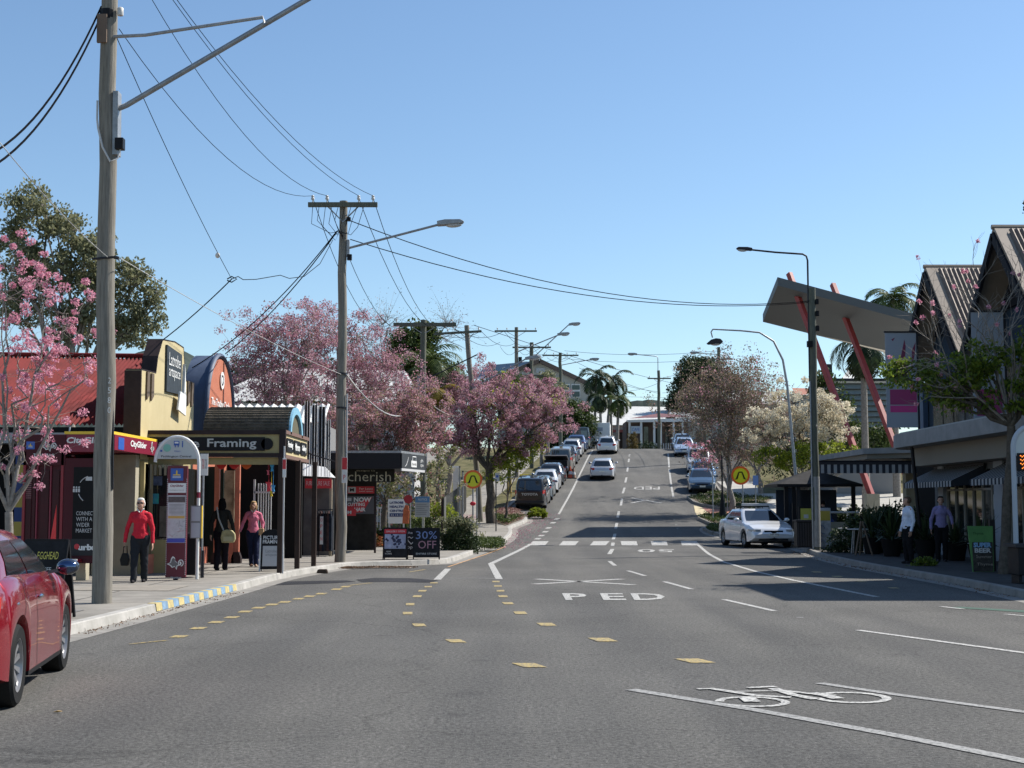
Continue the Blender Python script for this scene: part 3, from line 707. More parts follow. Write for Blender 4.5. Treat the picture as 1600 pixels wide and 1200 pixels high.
KIND = {  # deck from rear: (s fraction or m), belt etc.
 'hatch': dict(L=4.3, W=1.8, H=1.47, wb=2.62, ro=.80, deck=[(0,.62),(.04,.84),(.16,.96),(.5,.985),(-1.22,.965),(-.55,.84),(-.12,.70),(0,.52)], b0=.20, b1=-1.15, r0=.72, r1=-1.95, belt=.94),
 'sedan': dict(L=4.75, W=1.82, H=1.47, wb=2.78, ro=1.03, deck=[(0,.60),(.05,.90),(.14,1.02),(.75,1.05),(-1.25,.985),(-.6,.87),(-.14,.74),(0,.52)], b0=.55, b1=-1.18, r0=1.25, r1=-2.05, belt=.97),
 'wagon': dict(L=4.7, W=1.76, H=1.48, wb=2.65, ro=1.0, deck=[(0,.58),(.04,.86),(.10,.95),(.5,.96),(-1.25,.94),(-.55,.82),(-.12,.70),(0,.52)], b0=.12, b1=-1.18, r0=.52, r1=-2.0, belt=.92),
 'suv': dict(L=4.8, W=1.86, H=1.80, wb=2.75, ro=1.0, deck=[(0,.75),(.03,1.05),(.10,1.12),(.5,1.14),(-1.3,1.12),(-.35,1.04),(-.08,.90),(0,.6)], b0=.08, b1=-1.35, r0=.28, r1=-2.0, belt=1.10),
 'ute': dict(L=5.2, W=1.86, H=1.84, wb=3.08, ro=1.15, deck=[(0,.70),(.02,1.06),(.06,1.10),(.5,1.11),(-1.35,1.10),(-.35,1.02),(-.08,.88),(0,.6)], b0=.05, b1=-1.35, r0=.36, r1=-2.0, belt=1.09),
 'van': dict(L=4.9, W=1.90, H=2.05, wb=3.0, ro=.95, deck=[(0,.70),(.02,1.05),(.06,1.12),(.5,1.15),(-1.0,1.12),(-.4,1.0),(-.08,.85),(0,.55)], b0=.03, b1=-.95, r0=.10, r1=-1.75, belt=1.10)}
def lerp(a, b, t): return a + (b - a) * t
def interp(pts, s):
    for (a, va), (b, vb) in zip(pts, pts[1:]):
        if a <= s <= b: t = (s-a)/max(1e-9, b-a); t = t*t*(3-2*t)*.5 + t*.5; return lerp(va, vb, t)
    return pts[0][1] if s < pts[0][0] else pts[-1][1]
def make_car(label, cat, kind, paint, rim=None, spokes=5, plate=None, group='parked cars', spec=None, roofbars=False, detail=1, wr=.32, mirm=None):
    K = dict(KIND[kind]); K.update(spec or {})
    Lc, W, H, wb, ro = K['L'], K['W'], K['H'], K['wb'], K['ro']; f = lambda s: s if s > 0 else Lc + s
    deck = []
    for i, (s, z) in enumerate(K['deck']): deck.append((s if (s > 0 or i == 0) else Lc + s, z))
    t = thing('car', label, cat); rim = rim or RIMM
    ws = [ro, ro + wb]; Ra = wr + .055
    st = sorted(set([0, .015, .05, .1, .16, .25] + [Lc - v for v in (0, .015, .05, .1, .16, .25)] + [i*Lc/24 for i in range(1, 24)] +
                    [w_ + Ra*math.cos(R(a)) for w_ in ws for a in range(0, 181, 12)] + [w_ + (Ra+.01)*s_ for w_ in ws for s_ in (-1, 1)]))
    def hw(s):
        u = abs(2*s/Lc - 1); return W/2 * (1 - .035*u**2 - .13*u**9)
    def zb(s):
        e = min(s, Lc - s); z = .22 + .16*max(0, 1 - e/.5)**2
        for w_ in ws:
            if abs(s - w_) < Ra: z = max(z, wr + math.sqrt(Ra**2 - (s-w_)**2))
        return z
    def flare(s):
        return sum(.018*max(0, 1 - (abs(s-w_)-Ra*.9)/.35) if abs(s-w_) > Ra*.9 else .018 for w_ in ws)
    sho = K['belt'] - .10
    def ring(s):
        w_ = hw(s); zt = interp(deck, s); z0 = zb(s); fl = min(flare(s), .03); h = zt - z0
        e = min(s, Lc - s); rd = .72 + .28*min(1, (e/.12))**.5; w_ *= (1 if e > .12 else .965 + .035*(e/.12)**.5)
        zs = [z0, z0 + .02, z0 + .25*h, z0 + .5*h, z0 + .72*h, z0 + .88*h, zt - .012, zt + .012, zt + .025]
        xs = [w_*.93, w_ + fl*.6, w_ + fl, w_*1.0 + fl*.5, w_*.985 + fl*.2, w_*.955, w_*.90, w_*.6, 0]
        return [(0, z0)] + list(zip(xs, zs))
    b = MB(); rings = []
    for s in st:
        r = ring(s); pts = [(x, s - Lc/2, z) for x, z in r] + [(-x, s - Lc/2, z) for x, z in reversed(r[1:-1])]
        rings.append(len(b.v)); b.v += pts; nr = len(pts)
    for a, c in zip(rings, rings[1:]):
        for j in range(nr): b.f.append((a+j, a+(j+1) % nr, c+(j+1) % nr, c+j))
    b.f += [tuple(rings[0] + j for j in range(nr)), tuple(rings[-1] + j for j in reversed(range(nr)))]
    # cabin
    wb_ = W/2 - .10; wt = W/2 - .30 if kind not in ('van', 'suv', 'ute') else W/2 - .20
    bz = K['belt']; c0, c1, t0, t1 = f(K['b0']), f(K['b1']), f(K['r0']), f(K['r1'])
    zr = H - .05
    def cab(v, ins=0.):
        s0, s1 = lerp(c0, t0, v**.85), lerp(c1, t1, v**.95); x = lerp(wb_, wt, v) + .035*math.sin(math.pi*v); z = lerp(bz - .03, zr, v); return s0 + ins, s1 - ins, x - ins, z
    def plan(s0, s1, x, z, rc=.16, bow=.05):
        pts = []; m_ = (s0+s1)/2
        for (sx, sy, aa) in ((1, 1, 0), (-1, 1, 90), (-1, -1, 180), (1, -1, 270)):
            cx = sx*(x - rc); cy = (s1 - rc) if sy > 0 else (s0 + rc)
            for q in (0, 30, 60, 90): a = R(aa + q); pts.append((cx + rc*math.cos(a), cy + rc*math.sin(a) + 0, z))
        return [(px_, py_ - (abs(px_)/x)**2 * bow * (1 if py_ > m_ else -1) - Lc/2 + (bow if py_ > m_ else -bow)*.5, z_) for px_, py_, z_ in pts]
    cr = []
    for v in (0, .25, .5, .75, 1): cr.append(plan(*cab(v)))
    s0, s1, x, z = cab(1); cr.append(plan(s0+.07, s1-.08, x-.06, z+.028)); cr.append(plan(s0+.22, s1-.3, x-.2, z+.045)); cr.append(plan(s0+.5, s1-.6, x-.42, z+.05, .1))
    base = len(b.v); n = 16
    for r in cr: b.v += r
    for i in range(len(cr) - 1):
        for j in range(n): a0 = base+i*n+j; a1 = base+i*n+(j+1) % n; b.f.append((a0, a1, a1+n, a0+n))
    b.f.append(tuple(base + (len(cr)-1)*n + j for j in range(n)))
    body = b.build('body', paint, t, smooth=32)
    MB().box(-W/2+.22, W/2-.22, -Lc/2+.35, Lc/2-.35, .18, .62).build('underbody', TRIM, t)
    def cabpt(side, u, v, out=.006):      # side: 'F','B','L','R'; u along 0-1
        s0, s1, x, z = cab(v); bow = .05
        if side in 'FB':
            xx = lerp(-(x-.09), x-.09, u); yy = (s1 if side == 'F' else s0); k = 1 if side == 'F' else -1
            return Vector((xx, yy - k*(abs(xx)/x)**2*bow + k*bow*.5 - Lc/2 + k*(out+.004), z))
        xx = (x + out) * (1 if side == 'R' else -1); yy = lerp(s0 + .13, s1 - .13, u); return Vector((xx, yy - Lc/2, z))
    def pane(name, side, u0, u1, v0, v1, m=GLASS, nu=6, nv=4, trimu=None, par=None):
        q = MB()
        for i in range(nv+1):
            v = lerp(v0, v1, i/nv)
            for j in range(nu+1):
                a, c = (u0, u1) if trimu is None else trimu(v, u0, u1)
                q.v.append(tuple(cabpt(side, lerp(a, c, j/nu), v)))
        for i in range(nv):
            for j in range(nu): k = i*(nu+1)+j; q.f.append((k, k+1, k+nu+2, k+nu+1))
        return q.build(name, m, par or t, smooth=60, fix=False)
    pane('windscreen', 'F', .03, .97, .13, .93); pane('rear_window', 'B', .06, .94, .2 if kind not in ('van', 'suv', 'ute') else .12, .88 if kind != 'van' else .7)
    for sd in 'LR':
        if kind in ('hatch', 'wagon', 'sedan', 'suv', 'ute'):
            pane('side_window', sd, .56, 1.0, .16, .88); pane('side_window', sd, .17 if kind != 'hatch' else .12, .535, .16, .88)
            if kind in ('wagon', 'suv', 'ute'): pane('side_window', sd, .01, .145, .2, .85)
        else: pane('side_window', sd, .78, 1.0, .2, .85)
    # lower trims, lamps, plates
    zf = interp(deck, Lc - .12)
    def onend(end, x0, x1, z0, z1, depth, m, name, par=t, push=.012, bev=.012):
        q = MB(); N = 6; V_ = []
        for i in range(N+1):
            xx = lerp(x0, x1, i/N); s_ = 0
            # walk inward until the body is wide enough here
            s_ = 0.0
            while s_ < .6:
                ss = s_ if end < 0 else Lc - s_
                rr = ring(ss); zc = (z0+z1)/2; wmax = 0
                for (xa, za), (xb, zb2) in zip(rr[1:], rr[2:]):
                    if min(za, zb2) <= zc <= max(za, zb2) + 1e-6: wmax = max(wmax, lerp(xa, xb, (zc-za)/max(1e-6, zb2-za)))
                if wmax >= abs(xx) - .002: break
                s_ += .01
            yy = (s_ - Lc/2) if end < 0 else (Lc/2 - s_)
            V_.append((xx, yy))
        k = -1 if end < 0 else 1
        for xx, yy in V_: q.v += [(xx, yy + k*push, z0), (xx, yy + k*push, z1), (xx, yy - k*depth, z1), (xx, yy - k*depth, z0)]
        for i in range(N):
            a = i*4
            for j in range(4): q.f.append((a+j, a+(j+1) % 4, a+4+(j+1) % 4, a+4+j))
        q.f += [(0,1,2,3), (N*4+3, N*4+2, N*4+1, N*4)]
        return q.build(name, m, par, smooth=50)
    big = kind in ('suv', 'ute', 'van')
    zt_ = (.78, 1.02) if big else (.70, .90)
    for s_ in (-1, 1):
        e0, e1 = (W/2-.16, W/2-.01) if big else (W/2-.36, W/2-.07)
        a, c = sorted((s_*e0, s_*e1)); onend(-1, a, c, zt_[0], zt_[1] + (.12 if big else 0), .06, TAILM, 'tail_lamp')
        a, c = sorted((s_*(W/2-.42), s_*(W/2-.03))); onend(1, a, c, zf-.17, zf-.02, .08, HEADM, 'headlight')
    onend(-1, -W/2+.06, W/2-.06, .27, .42, .05, TRIM if detail else TRIM, 'bumper_trim', push=.006)
    onend(1, -W/2+.35, W/2-.35, .28, .40, .05, TRIM, 'lower_grille', push=.008)
    onend(1, -.36, .36, zf-.17, zf-.06, .05, TRIM, 'grille', push=.01)
    onend(1, -.05, .05, zf-.14, zf-.08, .02, CHR, 'badge', push=.02)
    for end in (-1, 1):
        zp = .66 if (end < 0 and not big) else .50
        pl = onend(end, -.19, .19, zp-.055, zp+.055, .02, PLATE, 'number_plate', push=.022)
    onend(-1, -.40, .40, (1.04 if big else .80), (1.06 if big else .815), .02, CHR if kind in ('sedan', 'wagon') else paint, 'boot_handle', push=.014)
    # seams, handles, mirrors, sills
    for sx in (-1, 1):
        for s in (lerp(c0, c1, .50), f(K['b1'])-.1, max(ws[0]+.12, lerp(c0, c1, .06)+.1)):
            q = MB(); r = ring(s)[2:7]
            for (x1_, z1_), (x2_, z2_) in zip(r, r[1:]):
                q.add([(sx*(x1_+.003), s-.006-Lc/2, z1_), (sx*(x1_+.003), s+.006-Lc/2, z1_), (sx*(x2_+.003), s+.006-Lc/2, z2_), (sx*(x2_+.003), s-.006-Lc/2, z2_)], [(0,1,2,3)])
            q.build('door_seam', TRIM, body)
        for s in (lerp(c0, c1, .56), lerp(c0, c1, .18)):
            z = sho - .04; x = hw(s)*.985
            MB().ell((sx*(x+.012), s + (0 if kind == 'hatch' else 0) - Lc/2, z), (.018, .10, .018), 10, 6).build('door_handle', CHR if spec and spec.get('chromeh') else paint, t, smooth=60)
        s = f(K['b1']) - .32; z = bz + .07
        q = MB(); q.ell((sx*(W/2+.085), s - Lc/2, z), (.105, .075, .075), 14, 10); q.bar((sx*(W/2-.10), s - Lc/2, z-.05), (sx*(W/2+.03), s - Lc/2, z-.03), .05, .03)
        mm = q.build('mirror', mirm or paint, t, smooth=60)
        MB().ell((sx*(W/2+.085), s - .045 - Lc/2, z), (.085, .035, .058), 14, 8).build('mirror_glass', mat('mirror glass', (.12,.16,.26), .05, 1.), mm, smooth=60)
        q = MB(); q.box(sx*(W/2-.02) - .012, sx*(W/2-.02) + .018, ws[0]+Ra-Lc/2, ws[1]-Ra-Lc/2, .20, .27); q.build('sill', TRIM, t)
    # wheels
    for w_ in ws:
        for sx in (-1, 1):
            q = MB(); xw = W/2 - .115
            Mx = Matrix.Translation((sx*xw, w_ - Lc/2, wr)) @ Matrix.Rotation(R(90)*sx, 4, 'Y')
            q.lathe([(wr*.66, -.10), (wr*.93, -.105), (wr, -.08), (wr, .08), (wr*.93, .105), (wr*.66, .10), (wr*.64, .06)], 32, Mx, cap=False)
            wh = q.build('wheel', RUB, t, smooth=40)
            q = MB(); q.lathe([(wr*.66, .02), (wr*.69, .10), (wr*.64, .095), (wr*.60, .03)], 32, Mx, cap=False)
            q.lathe([(.001, .055), (wr*.16, .055), (wr*.18, .03), (wr*.18, -.02)], 16, Mx)
            for k in range(spokes):
                a = 2*math.pi*k/spokes; dd = .10 if spokes < 8 else .06
                for o_ in ((-dd, dd) if spokes < 12 else (0,)):
                    q.bar(Mx @ Vector((math.cos(a)*wr*.15, math.sin(a)*wr*.15, .045)), Mx @ Vector((math.cos(a+o_)*wr*.65, math.sin(a+o_)*wr*.65, .065)), .028 if spokes < 8 else .02, .024)
            q.build('rim', rim, wh, smooth=40)
            MB().lathe([(wr*.63, -.03), (wr*.63, -.02)], 24, Mx).build('brake_disc', TRIM, wh)
    if roofbars:
        for s in (lerp(t0, t1, .22), lerp(t0, t1, .78)):
            MB().tube([(-wt+.02, s-Lc/2, H-.06), (-wt+.05, s-Lc/2, H+.07), (wt-.05, s-Lc/2, H+.07), (wt-.02, s-Lc/2, H-.06)], .022, 8).build('roof_bar', TRIM, t, smooth=60)
    t['group'] = group
    t['_ht'] = H
    return t
def place(o, px, py=None, Y=None, rz=0., z=None):
    if Y is None: p = gnd(px, py); x, y = p.x, p.y
    else: y = Y; x = at(px, 700, Y).x
    return place_xy(o, x, y, rz, z)
def place_xy(o, x, y, rz, z=None):
    L2 = 1.4; d = Vector((-math.sin(rz), math.cos(rz)))
    za, zb_ = prof(y - d.y*L2), prof(y + d.y*L2); pitch = math.atan2(zb_ - za, 2*L2)*(1 if d.y >= 0 else 1)
    o.location = (x, y, (za + zb_)/2 + .008 if z is None else z)
    o.rotation_euler = (0, 0, 0); sg = math.atan2((zb_-za), 2*L2*abs(d.y)) * (1 if d.y > 0 else 1)
    o.rotation_mode = 'XYZ'; o.rotation_euler = (sg if d.y > 0 else math.atan2(zb_-za, 2*L2) , 0, rz)
    return o
# ------------------------------------------------------------------ materials for things
def planks(name, c1, c2, sc=14, axis=0):
    m = bpy.data.materials.new(name); m.use_nodes = True; n = m.node_tree.nodes; l = m.node_tree.links; p = n['Principled BSDF']
    tc = n.new('ShaderNodeTexCoord'); mp = n.new('ShaderNodeMapping'); mp.inputs['Scale'].default_value = (5, 5, .35); l.new(tc.outputs['Object'], mp.inputs[0])
    ns = n.new('ShaderNodeTexNoise'); ns.inputs['Scale'].default_value = sc*.4; ns.inputs['Detail'].default_value = 8; ns.inputs['Roughness'].default_value = .7; l.new(mp.outputs[0], ns.inputs['Vector'])
    cr = n.new('ShaderNodeValToRGB'); cr.color_ramp.elements[0].position = .3; cr.color_ramp.elements[1].position = .7
    cr.color_ramp.elements[0].color = (*c1, 1); cr.color_ramp.elements[1].color = (*c2, 1); l.new(ns.outputs[0], cr.inputs[0]); l.new(cr.outputs[0], p.inputs['Base Color'])
    p.inputs['Roughness'].default_value = .9; b = n.new('ShaderNodeBump'); b.inputs['Strength'].default_value = .6; b.inputs['Distance'].default_value = .02
    l.new(ns.outputs[0], b.inputs['Height']); l.new(b.outputs[0], p.inputs['Normal']); return m
M_pole = planks('weathered pole timber', (.12,.108,.088), (.27,.248,.21)); M_poled = planks('green treated pole timber', (.07,.075,.055), (.15,.155,.12))
M_steel = mat('galvanised steel', (.30,.31,.32), .5, .6, var=.2, vscale=8); M_dsteel = mat('dark steel', (.04,.04,.045), .5, .3)
M_wire = mat('wire', (.008,.008,.01), 1., spec=.05); M_wirel = mat('pale wire', (.45,.45,.44), .6); M_ins = mat('insulator', (.55,.53,.50), .3)
M_black = mat('black paint', (.015,.015,.017), .45); M_brown = mat('brown post paint', (.05,.035,.03), .55, var=.15, vscale=6)
M_maroon = mat('maroon panel', (.060,.006,.012), .5, spec=.25); M_maroonf = mat('maroon fascia', (.20,.012,.035), .4)
M_wh = mat('white sign', (.72,.72,.70), .5); M_ylw = mat('yellow trim', (.75,.50,.04), .5); M_red = mat('red sign', (.55,.03,.04), .5)
M_cream = mat('yellow cream render', (.46,.38,.205), .85, col2=(.52,.435,.245), vscale=2.2, bump=.15, bscale=30)
M_olive = mat('olive paint and cream shade', (.34,.28,.13), .7, var=.1, vscale=4); M_beige = mat('beige render', (.34,.31,.23), .85, var=.12, vscale=3, bump=.15)
M_dbrown = mat('dark brown paint', (.035,.025,.025), .6, var=.2, vscale=5); M_orange = mat('terracotta paint', (.38,.11,.055), .75, col2=(.46,.15,.08), vscale=3, bump=.1)
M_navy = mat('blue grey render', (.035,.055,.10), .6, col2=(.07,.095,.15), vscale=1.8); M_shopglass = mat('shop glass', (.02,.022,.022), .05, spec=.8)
M_blk2 = mat('interior dark', (.01,.01,.01), .9); M_salmon = mat('salmon post', (.50,.16,.10), .6, var=.15, vscale=5); M_bluem = mat('sign blue', (.03,.10,.40), .4)
M_lblue = mat('light blue paint', (.20,.42,.55), .6); M_grey = mat('grey paint', (.22,.22,.22), .6); M_lgrey = mat('light grey', (.5,.5,.5), .6)
M_chalk = mat('chalk board', (.02,.02,.022), .7, var=.4, vscale=6); M_chw = mat('chalk', (.6,.6,.58), .9); M_chy = mat('yellow chalk', (.62,.55,.12), .9)
def corrugated(name, x0, x1, p0, p1, amp, pitch, m, par, ang=None, n_=4):
    """ribbed sheet: ribs run from edge line p0 (y,z) to edge line p1 (y,z), repeated along x"""
    b = MB(); N = int((x1 - x0) / pitch * n_); d = Vector((0, p1[0]-p0[0], p1[1]-p0[1])).normalized(); nr = Vector((0, -d.z, d.y))
    if nr.z < 0: nr = -nr
    for i in range(N + 1):
        x = x0 + (x1 - x0)*i/N; h = amp * math.cos(2*math.pi*i/n_)
        b.v += [(x, p0[0] + nr.y*h, p0[1] + nr.z*h), (x, p1[0] + nr.y*h, p1[1] + nr.z*h)]
    for i in range(N): a = 2*i; b.f.append((a, a+1, a+3, a+2))
    return b.build(name, m, par, smooth=60, fix=False)
def corr_gen(name, A, B, Cc, D, amp, pitch, m, par, n_=4):
    """ribbed quad A-B (ridge) / D-C (eave): ribs run A->D"""
    A, B, Cc, D = map(Vector, (A, B, Cc, D)); b = MB(); N = max(4, int((B-A).length / pitch * n_)); nr = (B-A).cross(D-A).normalized()
    for i in range(N+1):
        h = nr * amp * math.cos(2*math.pi*i/n_); b.v += [tuple(A.lerp(B, i/N) + h), tuple(D.lerp(Cc, i/N) + h)]
    for i in range(N): a = 2*i; b.f.append((a, a+1, a+3, a+2))
    return b.build(name, m, par, smooth=60, fix=False)

# ------------------------------------------------------------------ power poles
def lamp_head(par, p, d, s=1.0, m=M_steel):
    """street lamp head at p pointing along unit d"""
    d = Vector(d); M = Matrix.Translation(p) @ d.to_track_quat('X', 'Z').to_matrix().to_4x4() @ Matrix.Scale(s, 4)
    b = MB(); b.prism([(0,-.05),(0,.07),(.22,.10),(.62,.08),(.72,.02),(.66,-.03),(.2,-.05)], -.12, .12, M); hd = b.build('lamp_head', m, par, bevel=.02)
    MB().ell((.44, 0, -.05), (.22, .10, .07), 14, 8, M).build('lamp_glass', mat('lamp glass', (.45,.46,.46), .15), hd, smooth=60)
def cross(par, z, L0, L1, y=-.16, tilt=0., m=M_poled, pins=(), w_=.10):
    b = MB(); b.bar((L0, y, z - tilt*(L1-L0)/2), (L1, y, z + tilt*(L1-L0)/2), w_, w_+.02); ca = b.build('crossarm', m, par)
    for x in pins:
        zz = z + tilt*x; MB().lathe([(.018, 0), (.018, .08), (.045, .09), (.05, .13), (.03, .15), (.045, .17), (.03, .20), (.001, .21)], 8, Matrix.Translation((x, y, zz + w_/2))).build('insulator', M_ins, ca, smooth=60)
    MB().bar((L0*.45, y+.05, z - .03), (0, -.1, z - .45), .03).build('brace', M_steel, par); MB().bar((L1*.45, y+.05, z - .03), (0, -.1, z - .45), .03).build('brace', M_steel, par)
    return ca
def pole(label, base, h, r0, r1, m=M_pole, lean=(0,0), group='timber power poles along the street', wob=.02):
    t = thing('power_pole', label, 'power pole', base, 0, group)
    n = 10; pts = [(lean[0]*i/n + rnd.gauss(0, wob)*(i not in (0, n)), lean[1]*i/n, -.05 + (h+.05)*i/n) for i in range(n+1)]
    MB().tube(pts, [lerp(r0, r1, i/n) for i in range(n+1)], 16).build('shaft', m, t, smooth=60); t['h'] = h
    return t
def gz(x, y): return prof(y) + KH
# near pole
b0 = at(159, 942, 21.4); P1 = Vector((b0.x, 21.4, KH))
p1 = pole('tallest nearest grey timber pole standing beside the bus shelter', P1, 11.2, .150, .118); p1.rotation_euler = (0, -.0135, 0)
q = MB(); q.box(.11, .19, -.10, .10, 6.85, 7.85); q.build('arm_bracket', M_steel, p1)
MB().tube([(.15, -.02, 7.58), (.3, -.02, 7.64), (2.98, -.02, 9.22), (3.9, -.02, 9.75)], .042, 10).build('lamp_arm', M_steel, p1, smooth=60)
lamp_head(p1, (3.85, -.02, 9.74), (1, 0, .1))
MB().tube([(.08, -.06, 8.72), (.6, -.06, 8.74), (2.42, -.06, 9.0), (2.45, -.06, 8.88)], .028, 8).build('arm_stay', M_steel, p1, smooth=60)
MB().box(.16, .29, -.16, -.02, 6.92, 7.10).build('control_box', M_black, p1, bevel=.01)
MB().tube([(-.13,-.09,7.7), (-.12,-.13,7.4), (-.10,-.14,7.25), (-.02,-.17,6.95), (.1,-.17,6.72), (.2,-.12,6.78), (.24,-.1,6.95)], .016, 6).build('conduit', M_lgrey, p1, smooth=60)
MB().lathe([(.135, 9.02), (.135, 9.14), (.13, 9.16), (.13, 9.0)], 16).build('strap', M_black, p1)
MB().box(-.13, .02, -.17, -.12, 8.6, 9.05).build('strap_plate', mat('brown plate', (.16,.11,.08), .8), p1)
MB().lathe([(.045, 9.06), (.05, 9.08), (.05, 9.17), (.03, 9.19)], 10, Matrix.Translation((.2, -.05, 0))).build('insulator', M_ins, p1, smooth=60)
MB().tube([(-.16, -.12, 5.22), (.17, -.14, 5.24)], .02, 6).build('cable_hook', M_dsteel, p1); MB().tube([(.17,-.14,5.24),(.24,-.14,5.22)], .03, 6).build('clamp', M_dsteel, p1)
MB().prism([(.145,1.7),(.16,1.7),(.155,3.6),(.14,3.7),(.135,3.4)], -.05, .0).build('cable_guard', M_black, p1)
for k, z in enumerate((3.35, 3.2, 3.05, 2.9)): txt('tag_digit', '2580'[k], p1, .115, z, .05, .09, M_wh, y=-.125)
cross(p1, 10.6, -1.0, 1.0, pins=(-.85, -.4, .4, .85)); 
# second pole (stands by the kerb)
b0 = at(531, 877, 37.0); P2 = Vector((b0.x, 37.0, KH))
p2 = pole('second timber pole with crossarm by the black sandwich boards', P2, 9.55, .145, .105)
cross(p2, 9.42, -.92, .92, pins=(-.80, -.42, .42, .80))
q = MB(); q.box(.10, .17, -.08, .08, 8.05, 8.5); q.build('arm_bracket', M_steel, p2)
MB().tube([(.13, 0, 8.28), (2.55, 0, 8.92)], .032, 8).build('lamp_arm', M_steel, p2, smooth=60); lamp_head(p2, (2.5, 0, 8.93), (1, 0, .06))
MB().box(.12, .24, -.12, 0, 7.95, 8.1).build('control_box', M_black, p2); MB().box(.10, .2, -.12, 0, 9.0, 9.1).build('fuse_box', M_black, p2)
for k in range(9):
    x0 = -.8 + .17*k; MB().tube([(x0, -.16, 9.38), (x0*.9-.1, -.2, 8.9 + .1*math.sin(k*2.1)), (x0*.4, -.2, 8.55+.1*math.cos(k*1.7)), (-.08, -.15, 8.7)], .008, 5).build('jumper_lead', M_wire, p2, smooth=60)
for z in (4.9, 4.0): MB().lathe([(.142, z), (.142, z+.05)], 16).build('strap', M_dsteel, p2)
MB().tube([(.145, -.03, .3), (.15, -.03, 4.4)], .022, 6).build('conduit', M_lgrey, p2, smooth=60)
kk = MB().box(.05, .19, -.185, -.165, 2.05, 2.72).build('parking_plate', M_wh, p2)
MB().box(.055, .185, -.19, -.186, 2.40, 2.71).build('red_panel', M_red, kk); txt('lettering', 'P', kk, .12, 2.2, .06, .12, M_red, y=-.19)
# third pole
P3 = Vector((at(660, 825, 68).x, 68, gz(0, 68)))
p3 = pole('third pole, dark green timber, behind the white noticeboard', P3, 10.1, .15, .14, M_poled)
cross(p3, 9.85, -1.45, 1.6, pins=(-1.3, 1.4), w_=.16)
MB().box(-.28, -.15, -.1, .1, 6.6, 7.4).build('cable_box', M_steel, p3)
MB().tube([(.15,0,7.2), (2.6,0,8.4)], .03, 8).build('lamp_arm', M_dsteel, p3, smooth=60)
# fourth pole, leaning
P4 = Vector((at(751, 816, 73).x, 73, gz(0, 73)))
p4 = pole('leaning timber pole with long lamp arm above the pink trees', P4, 10.2, .15, .125, M_pole, lean=(-.75, 0))
cross(p4, 9.8, -1.75, .75, tilt=.06, pins=(-1.5, -1.0, .6)); 
for k in kids(p4):
    if k.name.startswith(('crossarm', 'brace')): k.location = (-.72, 0, 0)
MB().tube([(-.45,0,6.9), (2.35,0,8.45)], .035, 8).build('lamp_arm', M_steel, p4, smooth=60); lamp_head(p4, (2.3, 0, 8.45), (1,0,.1), 1.1)
MB().box(-.42, -.2, -.2, 0, 6.2, 6.5).build('control_box', M_black, p4); MB().box(-.45, -.3, -.16, 0, 6.6, 7.2).build('arm_bracket', M_steel, p4)
# fifth, sixth, seventh
P5 = Vector((at(807, 750, 102.6).x, 102.6, gz(0, 102.6)))
p5 = pole('timber pole rising behind the black utility truck', P5, 11.0, .16, .13); cross(p5, 10.7, -1.6, 1.5, pins=(-1.4,-.7,.7,1.4))
MB().tube([(.1,0,9.2), (3.0,0,10.4)], .04, 8).build('lamp_arm', M_steel, p5, smooth=60); lamp_head(p5, (3.0, 0, 10.45), (1,0,.1), 1.3); MB().box(.15,.4,-.15,.1,8.4,8.8).build('control_box', M_black, p5)
P6 = Vector((at(831, 735, 109).x, 109, gz(0, 109)))
p6 = pole('shorter dark pole with stacked switchgear near the yellow bin', P6, 9.8, .17, .15, M_poled); cross(p6, 9.4, -1.5, 1.5, pins=(-1.3, .0, 1.3)); cross(p6, 7.2, -.9, .9, pins=(-.7,.7))
MB().tube([(.1,0,8.6), (2.9,0,11.2)], .04, 8).build('lamp_arm', M_steel, p6, smooth=60); lamp_head(p6, (2.9, 0, 11.2), (1,0,.1), 1.3); MB().box(-.4,-.18,-.2,.1,7.6,8.1).build('control_box', M_black, p6)
P7 = Vector((at(876, 700, 124).x, 124, gz(0, 124)))
p7 = pole('slim timber pole beyond the parked cars on the left', P7, 8.7, .17, .14, M_poled); cross(p7, 8.45, -1.6, 1.6, pins=(-1.4,-.6,.6,1.4))
MB().tube([(.1,0,7.6), (2.7,0,8.1)], .035, 8).build('lamp_arm', M_steel, p7, smooth=60); lamp_head(p7, (2.6, 0, 8.1), (1,0,.05), 1.2)
P8 = Vector((at(1030, 700, 138).x, 138, gz(0, 138)))
p8 = pole('pole with crooked lamp pipe in front of the red roofed shop', P8, 7.7, .16, .14, M_poled); cross(p8, 6.9, -1.1, 1.2, pins=(-.9,.9))
MB().tube([(-.05,0,6.0), (-.05,0,8.9), (-.15,0,9.1), (-1.2,0,9.2), (-2.2,0,9.3)], .04, 8).build('lamp_arm', M_steel, p8, smooth=60); lamp_head(p8, (-2.1, 0, 9.3), (-1,0,.05), 1.3)
P9 = Vector((at(1125, 700, 115).x, 115, gz(0, 115)))
p9 = pole('timber pole with two arms above the right hand parked cars', P9, 9.3, .16, .13, M_poled); cross(p9, 8.3, -1.1, 1.15, pins=(-.9,.9))
MB().tube([(0,0,8.7), (-1.7,0,8.8)], .035, 8).build('lamp_arm', M_steel, p9, smooth=60); lamp_head(p9, (-1.6, 0, 8.82), (-1,0,.05), 1.1); MB().bar((0,-.1,9.0), (.55,-.1,9.15), .06).build('stub_arm', M_poled, p9)
P10 = Vector((at(955, 690, 150).x, 150, gz(0, 150)))
p10 = pole('plain grey pole standing among the tall palms', P10, 7.6, .16, .14, M_pole); cross(p10, 7.3, -.2, 1.2)
P11 = Vector((at(1276, 858, 47).x, 47, KH))
p11 = pole('dark timber pole with tall bent lamp pipe beside the sedan', P11, 8.75, .135, .125, M_poled)
